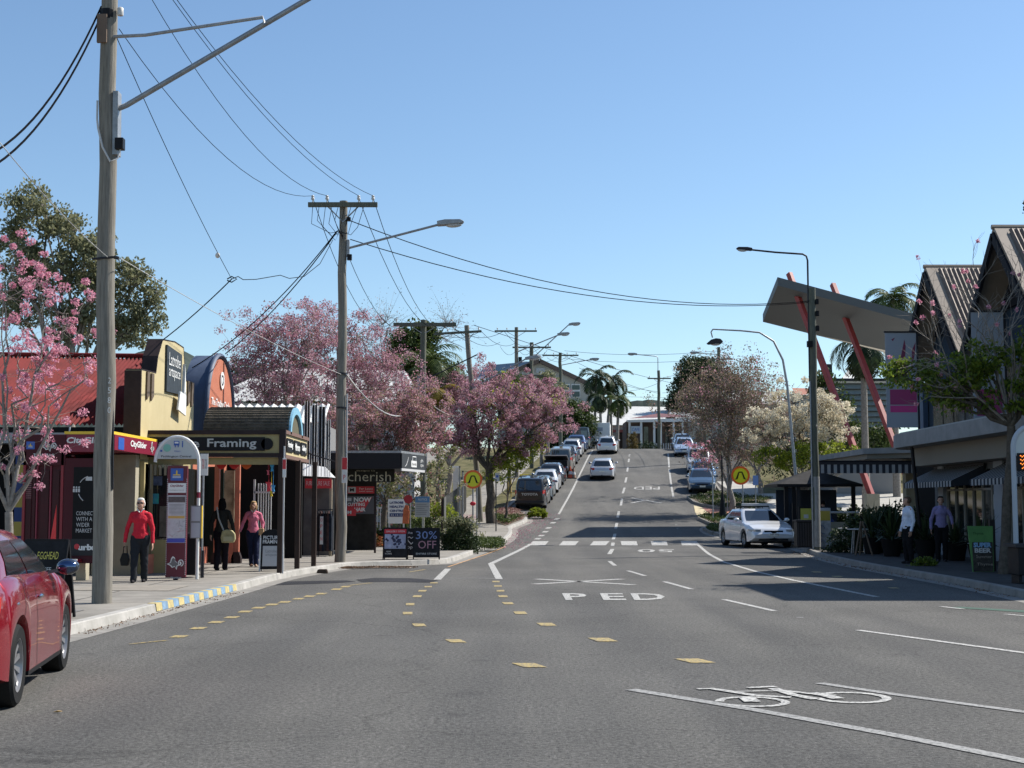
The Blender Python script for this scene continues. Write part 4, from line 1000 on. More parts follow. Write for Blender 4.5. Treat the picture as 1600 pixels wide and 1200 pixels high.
MB().tube([(-.13,-.02,5.6), (-.13,-.02,9.7), (-.17,-.02,9.85), (-.3,-.02,9.92), (-1.2,-.02,9.98), (-2.15,-.02,10.08)], .032, 8).build('lamp_arm', M_dsteel, p11, smooth=60)
lamp_head(p11, (-2.0, -.02, 10.07), (-1, 0, .06), .75, M_dsteel); MB().box(-.22,-.05,-.2,-.05,6.75,6.95).build('control_box', M_black, p11)
for z, s_ in ((8.2,1),(7.8,1),(7.3,1)): MB().box(.1, .2, -.12, 0, z, z+.18).build('fuse_box', M_black, p11)
MB().lathe([(.142, .1), (.142, 2.4), (.139, 2.42)], 16).build('pole_sleeve', mat('grey sleeve', (.28,.28,.27), .7, var=.2, vscale=4), p11)
MB().tube([(-.13,-.1,.0), (-.13,-.1,5.6)], .03, 8).build('conduit', M_steel, p11, smooth=60)
# curved steel lamp post
P12 = Vector((at(1250, 800, 60).x, 60, gz(0,60)))
t = thing('street_lamp', 'curved steel street lamp reaching over the road above the blossom', 'street lamp', P12)
pts = [(.05,0,0), (-.15,0,2.5), (-.45,0,6.5), (-.62,0,7.6), (-1.0,0,8.4), (-1.6,0,8.78), (-2.4,0,8.86), (-3.6,0,8.92)]
MB().tube(pts, [.085,.075,.055,.05,.045,.04,.036,.03], 10).build('post', M_steel, t, smooth=60)
q = MB(); q.prism([(-.38,-.05),(-.2,.10),(.0,.16),(.2,.14),(.32,.02),(.24,-.07),(-.3,-.10)], -.16, .16, Matrix.Translation((-3.5,0,8.36))); hd = q.build('lamp_head', M_dsteel, t, bevel=.03)
MB().ell((-3.5,0,8.28), (.22,.14,.07), 12, 8).build('lamp_glass', mat('lamp glass', (.45,.46,.46), .15), hd, smooth=60)
MB().tube([(-3.6,0,8.92), (-3.68,0,8.8), (-3.62,0,8.56)], .03, 6).build('lamp_hook', M_steel, t)

# ------------------------------------------------------------------ wires
G1 = 'thin wires from the near pole to the second pole'
LB = 'thin black wire sagging from the near tall pole to the second pole'
tops = [P1 + Vector(v) for v in ((-.85,-.16,10.8), (-.4,-.16,10.8), (.4,-.16,10.8), (.85,-.16,10.8))]
ends = [P2 + Vector(v) for v in ((-.80,-.16,9.66), (-.42,-.16,9.66), (.42,-.16,9.66), (.80,-.16,9.66))]
for (a_, b_, sg) in ((at(186,45,21.4), ends[0], .75), (at(226,-20,22), ends[1], .7), (at(228,-60,22), ends[2], .5), (at(262,-20,22), ends[3], .5)):
    cable('overhead_wire', LB, 'wire', wire(a_, b_, sg, .006), .0065, M_wire, G1)
cable('overhead_wire', 'thin wire dropping to the knotted service joint in the sky', 'wire', wire(at(183,60,21.4), at(362,436,30), .12, 0), .007, M_wire)
cable('overhead_wire', 'limp black lead from the service joint to the second pole', 'wire', [at(362,436,30), at(372,432,30.2), at(380,437,30.4), at(400,436.5,31), at(438,430,33), at(452,435,34), at(475,432,35), at(500,412,36.2), at(520,375,36.8)], .009, M_wire)
q = MB(); q.ell(at(340,399,29.2), (.05,.05,.06), 10, 6); tag(q.build('wire_insulator', M_ins), 'small pale insulator ball strung on the falling wire', 'insulator')
q = MB(); q.tube([at(355,436,30), at(362,432,30), at(370,436,30), at(362,441,30), at(355,438,30)], .014, 6); tag(q.build('wire_joint', M_wire), 'dark knotted cable joint hanging in the sky', 'cable joint')
cable('service_cable', 'black service cable from the sky joint down to the cream parapet', 'cable', wire(at(362,436,30), at(252,533,32.2), .05, 0), .014, M_wire)
cable('service_cable', 'black service cable from the second pole to the cream parapet', 'cable', wire(P2 + Vector((-.15,-.2,8.7)), at(300,575,36), .35, 0), .014, M_wire, 'service cables to the arched shop')
cable('service_cable', 'black service cable from the second pole to the terracotta arch top', 'cable', wire(P2 + Vector((-.12,-.2,8.72)), at(352,553,38.2), .25, 0), .014, M_wire, 'service cables to the arched shop')
for k, (dx, col) in enumerate(((0, 0), (4, 0))):
    cable('heavy_cable', ('thick dark cable leaving the near pole at upper left', 'second thick dark cable below the upper one at top left')[k], 'cable',
          wire(at(158, 22, 21.4) + Vector((0,0,-.03 if k else .12)), at(-40, 252 + 22*k, 18.0), .45, 0), .016, M_wire)
cable('pale_wire', 'pale telephone wire crossing the near pole low down', 'wire', wire(at(-60, 145, 16), P1 + Vector((0,-.15,5.24)), .12, 0), .006, M_wirel, 'pale telephone wires')
cable('pale_wire', 'pale telephone wire from the near pole to the second pole', 'wire', wire(P1 + Vector((.2,-.14,5.22)), P2 + Vector((0,-.15,4.9)), .1, 0), .006, M_wirel, 'pale telephone wires')
cable('pale_wire', 'pale sagging telephone wire from the second pole to the third', 'wire', wire(P2 + Vector((.14,-.1,4.9)), P3 + Vector((0,-.2,6.3)), 1.0, 0), .022, M_wirel, 'pale telephone wires')
cable('pale_wire', 'pale sagging telephone wire from the third pole to the leaning one', 'wire', wire(P3 + Vector((.1,-.2,6.3)), at(742, 642, 72.8), .55, 0), .022, M_wirel, 'pale telephone wires')
for k, (p0, p1_, sg) in enumerate(((P2 + Vector((.2,-.1,9.0)), at(1268,470,47), .85), (P2 + Vector((.2,-.1,8.5)), at(1268,472,47.1), .72))):
    cable('street_wire', ('upper black cable crossing the street to the right pole', 'lower black cable crossing the street to the right pole')[k], 'cable', wire(p0, p1_, sg, 0, 20), .012, M_wire)
G2 = 'wires from the second pole to the third'
for a_, e_ in (((-.8,-.16,9.6), (-1.3,-.16,10.2)), ((-.42,-.16,9.6), (-.5,-.16,10.1)), ((.42,-.16,9.6), (1.4,-.16,10.1)), ((.8,-.16,9.6), (1.55,-.16,10.1))):
    cable('overhead_wire', 'fine wire descending from the second pole to the third', 'wire', wire(P2 + Vector(a_), P3 + Vector(e_), 1.6, 0), .010, M_wire, G2)
G3 = 'short wires strung between the far left poles'
for A_, B_, zz in ((P3, P4, 9.9), (P4, P5, 9.9), (P5, P6, 9.6), (P6, P7, 8.6)):
    for dx in (-1.2, 0, 1.2): cable('overhead_wire', 'fine wire strung between the far left poles', 'wire', wire(A_ + Vector((dx,0,zz)), B_ + Vector((dx,0,min(zz, 9.2) if B_ is P6 or B_ is P7 else zz)), .5, 0, 8), .012, M_wire, G3)
G4 = 'wires crossing the far end of the street'
for a_, e_ in (((880,555,124),(1030,615,138)), ((880,560,124),(1125,560,115)), ((905,575,124),(1028,612,138)), ((882,548,124),(1124,548,115)), ((1035,614,138),(1125,586,115)), ((1036,590,138),(1124,552,115)), ((960,610,150),(1030,598,138)), ((740,508,73),(1100,608,150)), ((980,620,160),(1400,612,150))):
    cable('overhead_wire', 'fine wire crossing the far end of the street', 'wire', wire(at(*a_), at(*e_), .35, 0, 8), .015, M_wire, G4)

# ------------------------------------------------------------------ left-hand buildings
FX = -8.0
# cream parapet shop
t = thing('cream_shop', 'shop with tall stepped cream yellow parapet and red roof', 'building', (FX, 32.7, 0))
YA, YB = 30.25, 35.3
def yz(y, z): return (y - 32.7, z)
par = [(YA,2.6),(YB,2.6),(YB,4.66),(34.3,4.64),(34.22,5.0),(34.1,5.42),(33.2,5.46),(32.05,5.38),(31.65,4.95),(31.5,4.56),(YA,4.52)]
Mx = Matrix.Rotation(R(90), 4, 'Z')        # local x -> world y, local y -> world -x
MB().prism([yz(*p) for p in par], .001, .34, Mx).build('parapet', M_cream, t)
# end of the parapet: its shade painted on as a dark brown sheet
MB().prism([(yz(*p)[0]*1.0, yz(*p)[1]+.015) for p in par if p[1] > 2.7][:0] or [yz(YA-.01, 2.6), yz(YA-.01, 4.51), yz(YA+.05, 4.51), yz(YA+.05, 2.6)], .0, .36, Mx).build('parapet_side_shade', M_dbrown, t)
q = MB()
cop = [p for p in par if p[1] > 2.7]
for (y0, z0), (y1, z1) in zip(cop, cop[1:]): q.bar((.0-.168, y0-32.7, z0+.012), (-.168, y1-32.7, z1+.012), .345, .028)
q.build('coping', M_dbrown, t)
for ys_ in ((30.62, 30.84), (31.0, 31.22), (34.5, 34.74), (34.9, 35.14)):      # slots in the shoulders: raised brown fins
    zf_ = 4.02 if ys_[0] < 33 else 4.16; MB().prism([yz(ys_[0], zf_), yz(ys_[0]+.02, zf_+.5), yz(ys_[1], zf_+.5), yz(ys_[1], zf_), yz(ys_[0]+.02, zf_-.12)], -.04, .0, Mx).build('fin', mat('umber fins', (.11,.08,.055), .8), t)
bd = MB().prism([yz(32.3, 4.22), yz(32.3, 5.3), yz(33.75, 5.22), yz(33.75, 4.25)], -.05, -.001, Mx).build('sign_board', mat('slate sign', (.045,.055,.065), .6, var=.2, vscale=6), t)
RZ = Matrix.Translation((.06, 0, 0)) @ Matrix.Rotation(R(90), 4, 'Z')
txt('lettering', 'Latrobe', bd, .32, 5.0, 1.1, .30, M_wh, y=0, M=RZ, bold=.0); txt('lettering', 'artspace', bd, .32, 4.66, 1.1, .28, M_wh, y=0, M=RZ, bold=.0)
MB().prism([yz(33.0,3.85), yz(33.2,4.3), yz(33.8,4.24), yz(33.8,3.75)], -.16, -.12, Mx).build('loose_sheet', M_wh, t)
q = MB(); q.prism([yz(33.76,4.2), yz(33.95,4.2), yz(33.82,5.0)], -.12, -.05, Mx); q.build('torn_corner', M_wh, t)
# red roof behind, its ribs run up the slope
rr = MB(); RED = mat('red corrugated iron', (.10,.009,.009), .7, col2=(.185,.018,.017), vscale=1.2, spec=.15); RUST = mat('rusted patches', (.26,.12,.09), .8)
rf = corr_gen('roof', (-8.5, 35.4-32.7, 5.40), (-.35, 35.4-32.7, 5.30), (-.35, 30.6-32.7, 3.36), (-8.5, 30.6-32.7, 3.36), .034, .10, RED, t)
MB().tube([(-8.5, 2.7, 5.45), (-.35, 2.7, 5.36)], .06, 8).build('ridge_cap', RED, rf, smooth=60)
for k in range(7):
    x = -7.6 + rnd.random()*6.2; v = rnd.uniform(.02, .3); ln = rnd.uniform(.2, .8)
    q = MB(); y0 = -2.1 + 4.8*v*.5; z0 = 3.36 + 2.0*v*.5 + .07; q.add([(x,y0,z0),(x+.06,y0,z0),(x+.05,y0+ln*.9,z0+ln*.375),(x+.01,y0+ln*.9,z0+ln*.375)], [(0,1,2,3)]); q.build('rust_patch', RUST, rf, fix=False)
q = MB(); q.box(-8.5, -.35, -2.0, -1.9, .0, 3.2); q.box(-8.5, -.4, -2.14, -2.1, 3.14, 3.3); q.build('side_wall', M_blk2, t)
for k in range(9): MB().bar((-7.9+.9*k, -2.2, 3.0), (-7.9+.9*k, -2.15, 3.3), .03).build('gutter_bracket', M_lgrey, t)
MB().box(-8.6, -1.3, -2.9, -2.2, 2.92, 3.02).build('side_awning', mat('pale awning sheet', (.32,.33,.33), .6), t)
# dark flank of the shop under the awning
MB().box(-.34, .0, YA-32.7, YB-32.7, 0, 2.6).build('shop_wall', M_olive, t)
q = MB(); q.box(-.9, -.0, YA-32.7+.02-.3, YA-32.7-.001, 0.0, 2.68); q.build('front_pier', M_beige, t)
q = MB(); q.box(.005, .10, 30.3-32.7, 30.62-32.7, .14, 2.55); q.build('pilaster', M_olive, t)
# terracotta arch shop
t = thing('arched_shop', 'terracotta shop front with round topped blue edged arch', 'building', (FX, 38.3, 0))
def arch(yc, half, zb_, zt, n=18, p=2.0):
    return [(yc - half, zb_)] + [(yc - half*math.copysign(abs(math.cos(math.pi*i/n))**(2/p), math.cos(math.pi*i/n)), zb_ + (zt-zb_)*(.35 + .65*math.sin(math.pi*i/n)**(2/p))) for i in range(n+1)] + [(yc + half, zb_)]
A1 = [(y-38.3, z) for y, z in arch(38.5, 1.75, 3.2, 5.70)]
MB().prism(A1, .02, .62, Mx).build('arch_body', M_navy, t, smooth=35)
A2 = [(y-38.3, z) for y, z in arch(38.5, 1.63, 3.05, 5.60)]
face = MB().prism(A2, -.01, .03, Mx).build('arch_face', M_orange, t)
q = MB(); q.tube([(-.0, y, z) for y, z in A1], .07, 6); q.build('arch_rim', M_navy, t, smooth=60)
RZ2 = Matrix.Translation((.03, 0, 0)) @ Matrix.Rotation(R(90), 4, 'Z')
txt('lettering', 'The Trading Circle', face, .15, 4.35, 2.4, .26, M_wh, y=0, M=RZ2, bold=.02)
q = MB(); q.lathe([(.16,.0),(.16,.02),(.24,.02),(.24,.0)], 20, Matrix.Translation((.03,.25,5.02)) @ Matrix.Rotation(R(90), 4, 'Y')); em = q.build('emblem', M_wh, face)
MB().ell((.04,.25,5.02), (.02,.08,.10), 10, 6).build('emblem_leaf', M_wh, em)
MB().box(.0, .03, .48, .56, 3.1, 5.55).build('face_groove', mat('brown groove', (.12,.04,.03), .8), face)
MB().box(-.3, .0, 35.31-38.3, 40.4-38.3, 0, 3.26).build('shop_wall', M_orange, t); MB().box(-.35, .04, 35.32-38.3, 36.8-38.3, 3.27, 3.36).build('coping', M_navy, t)
q = MB(); q.box(-4, -.3, -3.0, 2.1, 0, 3.0); q.build('rear_wall', M_dbrown, t)
# white sheet roof of a house behind
t2 = thing('grey_roof_house', 'low house with pale ribbed roof behind the arched shop', 'house', (-9.5, 48, prof(48)))
corr_gen('roof', (-1.5, 1, 5.1), (3.1, 1, 5.1), (3.3, -1.2, 4.35), (-1.7, -1.2, 4.35), .05, .28, mat('pale roof sheet', (.55,.55,.52), .5), t2)
MB().box(-1.5, 3.1, -1.1, 4, 0, 4.35).build('wall', M_grey, t2); q = MB(); q.tube([(3.1,1,5.1),(3.2,-1.2,4.4)], .05, 6); q.build('barge', M_wh, t2)
t2 = thing('white_roof_house', 'hillside house with broad white roof behind the pink trees', 'house', (-13, 75, prof(75)))
corr_gen('roof', (-.5, 4, 8.6), (7, 4, 8.4), (8.5, -3, 6.2), (-3, -3, 6.2), .04, .3, mat('white roof sheet', (.42,.42,.41), .6), t2)
MB().box(-2.5, 8, -2.7, 8, 0, 6.1).build('wall', M_lgrey, t2)
for x in (-1, 2, 5): MB().box(x, x+1.2, -2.74, -2.69, 3.2, 4.6).build('window', M_shopglass, t2)

# picture framing awning shop
t = thing('framing_shop_awning', 'cream and brown shop awning shaded olive in front with framing signs on brown posts', 'awning', (-6.6, 31, 0))
yl = lambda y: y - 31
AX0, AX1 = -8.35+6.6, -5.08+6.6
fa = MB().box(AX0, AX1, -.05, .03, 2.72, 3.20).build('fascia', M_olive, t)  # front face: its shade is painted in, cream darkened to olive
MB().box(AX0-.1, AX1+.02, -.09, -.055, 3.16, 3.25).build('fascia_rail', M_dbrown, fa); MB().box(AX0-.1, AX1+.02, -.09, -.055, 2.66, 2.75).build('fascia_rail', M_dbrown, fa)
MB().box(AX0, AX1-.02, .05, .09, 2.50, 2.66).build('soffit_board', M_olive, t)
sg = MB(); sg.box(AX0, 1.17, -.085, -.06, 2.80, 3.10); sg.lathe([(.13,-.0),(.13,.025)], 20, Matrix.Translation((1.17+.05,-.06,2.95)) @ Matrix.Rotation(R(90),4,'X')); sg = sg.build('sign_board', M_black, t)
M_silver = mat('silver letters', (.45,.46,.44), .6)
txt('lettering', 'Framing', sg, .45, 2.945, 1.08, .24, M_silver, y=-.10, bold=.018); txt('lettering', 'Picture', sg, -.86, 2.965, 1.20, .2, M_silver, y=-.10, bold=.018)
# street-side fascia (faces the road) with three small signs
f2 = MB().box(AX1, AX1+.06, 0, 3.5, 2.72, 3.18).build('end_fascia', M_cream, t)
MB().box(AX1-.02, AX1+.10, -.04, 3.55, 3.18, 3.26).build('fascia_rail', mat('brown timber', (.16,.09,.07), .7), f2); MB().box(AX1-.02, AX1+.10, -.04, 3.55, 2.64, 2.72).build('fascia_rail', mat('brown timber', (.16,.09,.07)), f2)
MB().box(AX1-.03, AX1+.11, -.10, .0, 2.62, 3.27).build('corner_board', M_dbrown, t)
for k, s in enumerate(('Framing', 'Mirrors', 'Gallery')):
    y = .75 + 1.05*k; sb = MB().prism([(y-.42,2.80),(y-.45,2.84),(y-.45,3.06),(y-.42,3.10),(y+.42,3.10),(y+.45,3.06),(y+.45,2.84),(y+.42,2.80)], -.085, -.065, Matrix.Translation((AX1,0,0)) @ Matrix.Rotation(R(90),4,'Z')).build('small_sign', M_black, t)
    txt('lettering', s, sb, y, 2.95, .7, .17, M_wh, y=-.09, M=Matrix.Translation((AX1,0,0)) @ Matrix.Rotation(R(90),4,'Z'), bold=.05)
MB().box(AX0+.1, AX1-.01, .1, 3.5, 3.08, 3.13).build('roof_deck', M_dbrown, t)
for k, (px, yy) in enumerate(((437, 30.95), (464, 33.0), (490, 34.4))):
    x = at(px, 880, yy).x + 6.6; MB().box(x-.055, x+.055, yl(yy)-.055, yl(yy)+.055, KH, 2.66).build('post', M_brown, t, bevel=.006)
# barrel roof with light blue arch end
br = thing('barrel_roof', 'dark shingled barrel roof with light blue arch end', 'roof', (-4.98, 32.6, 3.2))
n = 20; q = MB(); r = .92; H_ = .66
for i in range(n+1):
    a = math.pi*i/n; q.v += [(-1.98, -r*math.cos(a), H_*math.sin(a)), (-.05, -r*math.cos(a), H_*math.sin(a))]
for i in range(n): a = 2*i; q.f.append((a, a+2, a+3, a+1))
q.build('vault', mat('old shingles', (.045,.04,.032), .95, col2=(.12,.10,.08), vscale=5, bump=.8, bscale=20), br, smooth=60, fix=False)
for i in range(1, 26):
    a = math.pi*i/26; MB().bar((-1.98, -(r+.008)*math.cos(a), (H_+.008)*math.sin(a)), (-.05, -(r+.008)*math.cos(a), (H_+.008)*math.sin(a)), .014, .016).build('shingle_course', mat('shingle edge', (.11,.10,.08), .95, var=.3, vscale=20), br)
q = MB(); o_ = []
for i in range(n+1): a = math.pi*i/n; o_ += [(0, -r*math.cos(a), H_*math.sin(a)), (0, -(r-.16)*math.cos(a), (H_-.16)*math.sin(a)), (-.1, -(r-.16)*math.cos(a), (H_-.16)*math.sin(a)), (-.1, -r*math.cos(a), H_*math.sin(a))]
q.v = o_
for i in range(n):
    for j in range(4): q.f.append((4*i+j, 4*i+(j+1) % 4, 4*i+4+(j+1) % 4, 4*i+4+j))
q.build('arch_trim', M_lblue, br); MB().prism([(-(r-.15)*math.cos(math.pi*i/14), (H_-.15)*math.sin(math.pi*i/14)) for i in range(15)], .06, .09, Mx).build('arch_infill', mat('olive infill', (.10,.09,.05), .8), br)
# shop interior behind: recessed dark front, doors, bunting
t = thing('framing_shop', 'dark recessed shop front with salmon posts under the awning', 'shop', (-7.6, 35, 0))
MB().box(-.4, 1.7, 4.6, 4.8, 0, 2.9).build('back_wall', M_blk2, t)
q = MB(); q.box(-.40, -.30, -4.6, 4.6, .55, 2.5); q.build('shop_window', M_shopglass, t)
for y in (-4.2, -3.2, -2.2, -1.0, .4, 1.8, 3.2): MB().box(-.30, -.24, y-.04, y+.04, .14, 2.5).build('mullion', mat('timber mullion', (.25,.19,.10), .7), t)
for y in np.arange(-4.3, -2.4, .16): MB().box(-.28, -.26, y, y+.05, 1.95, 2.5).build('blind_slat', mat('blind slat', (.30,.26,.18), .8), t)
MB().box(-.32, -.2, -4.6, 4.6, .14, .55).build('plinth', M_salmon, t)
for px, yy in ((370, 36.2), (338, 35.6)):
    x = at(px, 850, yy).x + 7.6; o = MB().box(x-.06, x+.06, yy-35-.06, yy-35+.06, .35, 2.7).build('salmon_post', M_salmon, t)
    q = MB(); q.prism([(x-.12,.14),(x-.12,.28),(x-.07,.42),(x+.07,.42),(x+.12,.28),(x+.12,.14)], yy-35-.1, yy-35+.1); q.build('post_base', M_dbrown, o)
MB().box(at(350,850,36.2).x+7.6, at(366,850,36.2).x+7.6, 1.1, 1.16, .14, .85).build('dado_panel', M_salmon, t)
MB().box(at(320,850,36.4).x+7.6, at(348,850,36.4).x+7.6, 1.36, 1.40, .14, 2.6).build('shop_door', mat('dark green door', (.02,.03,.025), .4), t)
MB().box(at(350,850,36.4).x+7.6, at(366,850,36.4).x+7.6, 1.30, 1.34, .9, 2.5).build('door_pane', mat('pale mottled pane', (.30,.27,.19), .3, var=.5, vscale=3), t)  # pane in a pale mottled colour
for k in range(6):
    x = at(403+4*k, 830, 38).x + 7.6; MB().box(x-.012, x+.012, 2.96, 3.0, .2, 2.2).build('grille_bar', M_lgrey, t)
MB().box(at(397,830,38).x+7.6, at(428,830,38).x+7.6, 2.9, 2.94, 1.93, 1.98).build('grille_rail', M_lgrey, t); MB().box(at(396,830,38).x+7.6, at(399,830,38).x+7.6, 2.9, 2.94, .2, 2.3).build('grille_post', M_lgrey, t)
# lanterns and bunting under the awning
for k, (px, c_) in enumerate(((346,(.6,.03,.03)), (366,(.6,.03,.04)), (385,(.65,.12,.03)))):
    p = at(px, 727, 31.6); q = MB()
    q.prism([(-.12,.06),(-.10,-.02),(-.05,-.07),(0,-.09),(.05,-.07),(.10,-.02),(.12,.06)], -.02, .02, Matrix.Translation(p))
    tag(q.build('paper_fan', mat('fan %d' % k, c_, .7)), ('first red paper fan nearest the door under the awning', 'middle red paper fan hanging under the awning', 'orange paper fan hanging right of the red ones')[k], 'decoration', 'paper fans hung under the awning')
for k, (px, py, c_, s_, lb) in enumerate(((425,731,(.05,.35,.65),.07,'blue ribbon bow hung from the awning edge'), (419,738,(.6,.1,.15),.05,'small pink ribbon hanging left of the blue bow'), (420,760,(.65,.04,.06),.1,'red windsock hanging by the corner post'), (427,763,(.05,.3,.6),.07,'blue windsock beside the red one'), (424,771,(.7,.5,.03),.06,'yellow windsock tail below the red one'))):
    p = at(px, py, 31.3); q = MB(); q.prism([(-s_*.7,s_),(s_*.6,s_*.9),(s_*.2,0),(s_*.5,-s_),(-s_*.4,-s_*1.2),(-s_*.25,0)], -.02, .02, Matrix.Translation(p)); q.tube([p + Vector((0,.0,s_*.8)), Vector((p.x, p.y, 2.6))], .004, 4)
    tag(q.build('windsock', mat('sock %d' % k, c_, .7)), lb, 'decoration', 'bright ribbons by the awning post')
# black slatted screens beyond the barrel roof
t = thing('slatted_screen', 'tall black slatted screens with pale poles beyond the barrel roof', 'screen', (-5.6, 40.5, KH))
for k, (px0, px1, pyt) in enumerate(((476,484,625),(486,494,628),(495,505,630),(506,512,652))):
    x0, x1 = at(px0,700,40.5).x+5.6, at(px1,700,40.5).x+5.6; zt_ = at(480, pyt+4, 40.5).z - KH
    pn = MB().box(x0, x1, -.04+.2*k, .04+.2*k, 2.95, zt_).build('screen_panel', M_black, t)
    for j in range(3): x = lerp(x0, x1, j/2); MB().tube([(x, -.07+.2*k, 2.3), (x, -.07+.2*k, zt_+.05)], .012, 6).build('pale_pole', M_lgrey, pn)
MB().tube([(-.4,-.1,3.0),(.9,-.1,2.6)], .02, 6).build('cross_rail', M_dsteel, t)

# ------------------------------------------------------------------ bus shelter
t = thing('bus_shelter', 'maroon glazed bus shelter with yellow topped lettered fascia', 'bus shelter', (-8.7, 27.5, KH))
z = lambda py, Y=27.5: Z(py, Y) - KH
xl = lambda px, Y=27.5: at(px, 700, Y).x + 8.7
x0, x1 = xl(38), xl(175); ztop = z(674)
rf = MB(); rf.box(x0, x1, .06, 4.4, ztop-.34, ztop-.06); rf = rf.build('roof', M_maroonf, t)
MB().box(xl(100), x1+.03, -.0, 4.45, ztop-.055, ztop).build('yellow_edge', M_ylw, rf)
ff = MB().box(x0, x1, 0, .05, ztop-.40, ztop-.06).build('front_fascia', M_maroonf, t)
sf = MB().box(x1, x1+.05, 0, 4.4, ztop-.36, ztop-.06).build('side_fascia', M_maroonf, t)
txt('lettering', 'CityGlider', ff, xl(138), ztop-.19, .86, .155, M_wh, y=-.006, bold=.03, slant=.15)
SR = Matrix.Translation((x1+.058,0,0)) @ Matrix.Rotation(R(90),4,'Z')
txt('lettering', 'CityGlider', sf, 1.75, ztop-.2, 1.25, .17, M_wh, y=0, M=SR, bold=.03, slant=.15); txt('lettering', 'TRANSLink', sf, 3.95, ztop-.21, .8, .09, M_wh, y=0, M=SR, bold=.03)
bq = MB().box(x1+.05, x1+.058, .25, .65, ztop-.34, ztop-.1).build('city_crest', M_bluem, sf)
def towerlogo(par, x, z_, s_, y, M=None):       # small clock-tower crest: yellow tower above wavy water
    q = MB(); q.prism([(x-.06*s_, z_-.1*s_), (x-.06*s_, z_+.22*s_), (x, z_+.36*s_), (x+.06*s_, z_+.22*s_), (x+.06*s_, z_-.1*s_)], y-.003, y, M)
    q.prism([(x-.3*s_, z_-.1*s_), (x-.3*s_, z_-.02*s_), (x+.3*s_, z_-.02*s_), (x+.3*s_, z_-.1*s_)], y-.005, y-.003, M); q.build('crest_tower', M_ylw, par)
    q = MB()
    for k in range(2): q.prism([(x-.34*s_, z_-(.2+.1*k)*s_), (x-.34*s_, z_-(.16+.1*k)*s_), (x+.34*s_, z_-(.16+.1*k)*s_), (x+.34*s_, z_-(.2+.1*k)*s_)], y-.003, y, M)
    q.build('crest_waves', M_wh, par)
def glider(par, x, z_, s_, y, m=None, M=None):  # the leaping line-drawn glider emblem
    P_b = [(-.5,-.05),(-.28,.06),(-.22,.32),(-.12,.46),(.0,.40),(.05,.28),(.02,.20),(.18,.05),(.42,.12),(.48,.0),(.42,-.12),(.2,-.18),(.15,-.42),(.02,-.22),(-.15,-.3),(-.28,-.15)]
    q = MB(); q.prism([(x+a*s_, z_+c*s_) for a, c in P_b], y-.004, y, M); o = q.build('glider_emblem', m or M_wh, par)
    q = MB(); q.prism([(x+a*s_*.78, z_+c*s_*.78) for a, c in P_b], y-.007, y-.004, M); q.build('emblem_fill', mat('emblem grey', (.16,.15,.15), .6), o)
    q = MB(); q.tube([Vector((x + s_*(.42+.16*math.cos(a)), y-.004, z_ + s_*(.02+.2*math.sin(a)))) for a in [i*.5 for i in range(-3, 9)]], .035*s_, 5); 
    if M is None: q.build('emblem_tail', m or M_wh, o)
glider(sf, 2.85, ztop-.21, .3, 0, None, SR)
tp = MB().box(xl(38), xl(103), -.03, -.001, z(727), z(680)).build('logo_panel', M_maroon, t)
cb = MB().box(xl(42), xl(55), -.036, -.03, z(702), z(690)).build('city_crest', M_bluem, tp); towerlogo(cb, xl(48.5), z(696), .13, -.037)
glider(tp, xl(76), z(697), .27, -.03); txt('lettering', 'TRANSLink', tp, xl(70), z(711), .42, .055, M_wh, y=-.034, bold=.03, slant=.15)
# end wall: maroon glazed door panels, dark poster
ew = MB().box(xl(38), xl(120), .02, .08, z(862), z(727)).build('end_wall', M_maroon, t)
for px0, px1 in ((39,51),(53,57),(66,78),(84,94)): MB().box(xl(px0), xl(px1), .0, .02, z(848), z(735)).build('wall_panel', mat('maroon glass', (.040,.003,.008), .35, spec=.25, var=.3, vscale=1.5), ew)
for px0 in (60, 81, 98): MB().box(xl(px0)-.012, xl(px0)+.012, -.015, .02, z(862), z(728)).build('panel_frame', M_maroonf, ew)
for k in range(14): MB().box(xl(39), xl(51), -.004, -.001, z(737+3.2*k), z(735.8+3.2*k)).build('frit_line', mat('frit', (.24,.10,.11), .6), ew)
MB().prism([(xl(83), z(842)), (xl(91.5), z(842)), (xl(91), z(788))], -.006, -.002).build('red_reflector', mat('bright red vinyl', (.7,.02,.03), .3), ew)
po = MB().box(xl(100)+.02, xl(173), -.02, .02, z(880), z(716)).build('poster_case', M_maroon, t)
pp = MB().box(xl(117), xl(172), -.03, -.02, z(842), z(730)).build('poster', mat('poster black', (.010,.010,.011), .6, spec=.15), po)
for k, s in enumerate(('CONNECT', 'WITH A', 'WIDER', 'MARKET')): txt('lettering', s, pp, xl(124)+.018*0+ (len(s)*.047)/2, z(802+9*k), len(s)*.052, .078, M_lgrey, y=-.034)
q = MB(); q.tube([Vector((xl(146)+.27*math.cos(a), -.034, z(765)+.27*math.sin(a))) for a in [math.pi*.6+i*.12 for i in range(7)]], .008, 5); q.tube([Vector((xl(146)+.27*math.cos(a), -.034, z(765)+.27*math.sin(a))) for a in [math.pi*1.1+i*.12 for i in range(6)]], .008, 5); q.build('arrow_ring', M_lgrey, pp)
for dx, dz in ((-.05,0),(0,0),(.05,0)): MB().ell((xl(122)+dx, -.033, z(765)+.045+dz), (.018,.004,.018), 8, 5).build('people_icon', M_lgrey, pp); MB().box(xl(122)+dx-.018, xl(122)+dx+.018, -.035, -.031, z(765)-.05, z(765)+.02).build('people_icon', M_lgrey, pp)
MB().box(xl(136), xl(146), -.034, -.031, z(751), z(745)).build('screen_icon', M_lgrey, pp)
gb = MB().box(xl(115), xl(172), -.035, -.02, z(868), z(842)).build('poster_foot', mat('poster grey', (.035,.035,.037), .6, spec=.2), po)
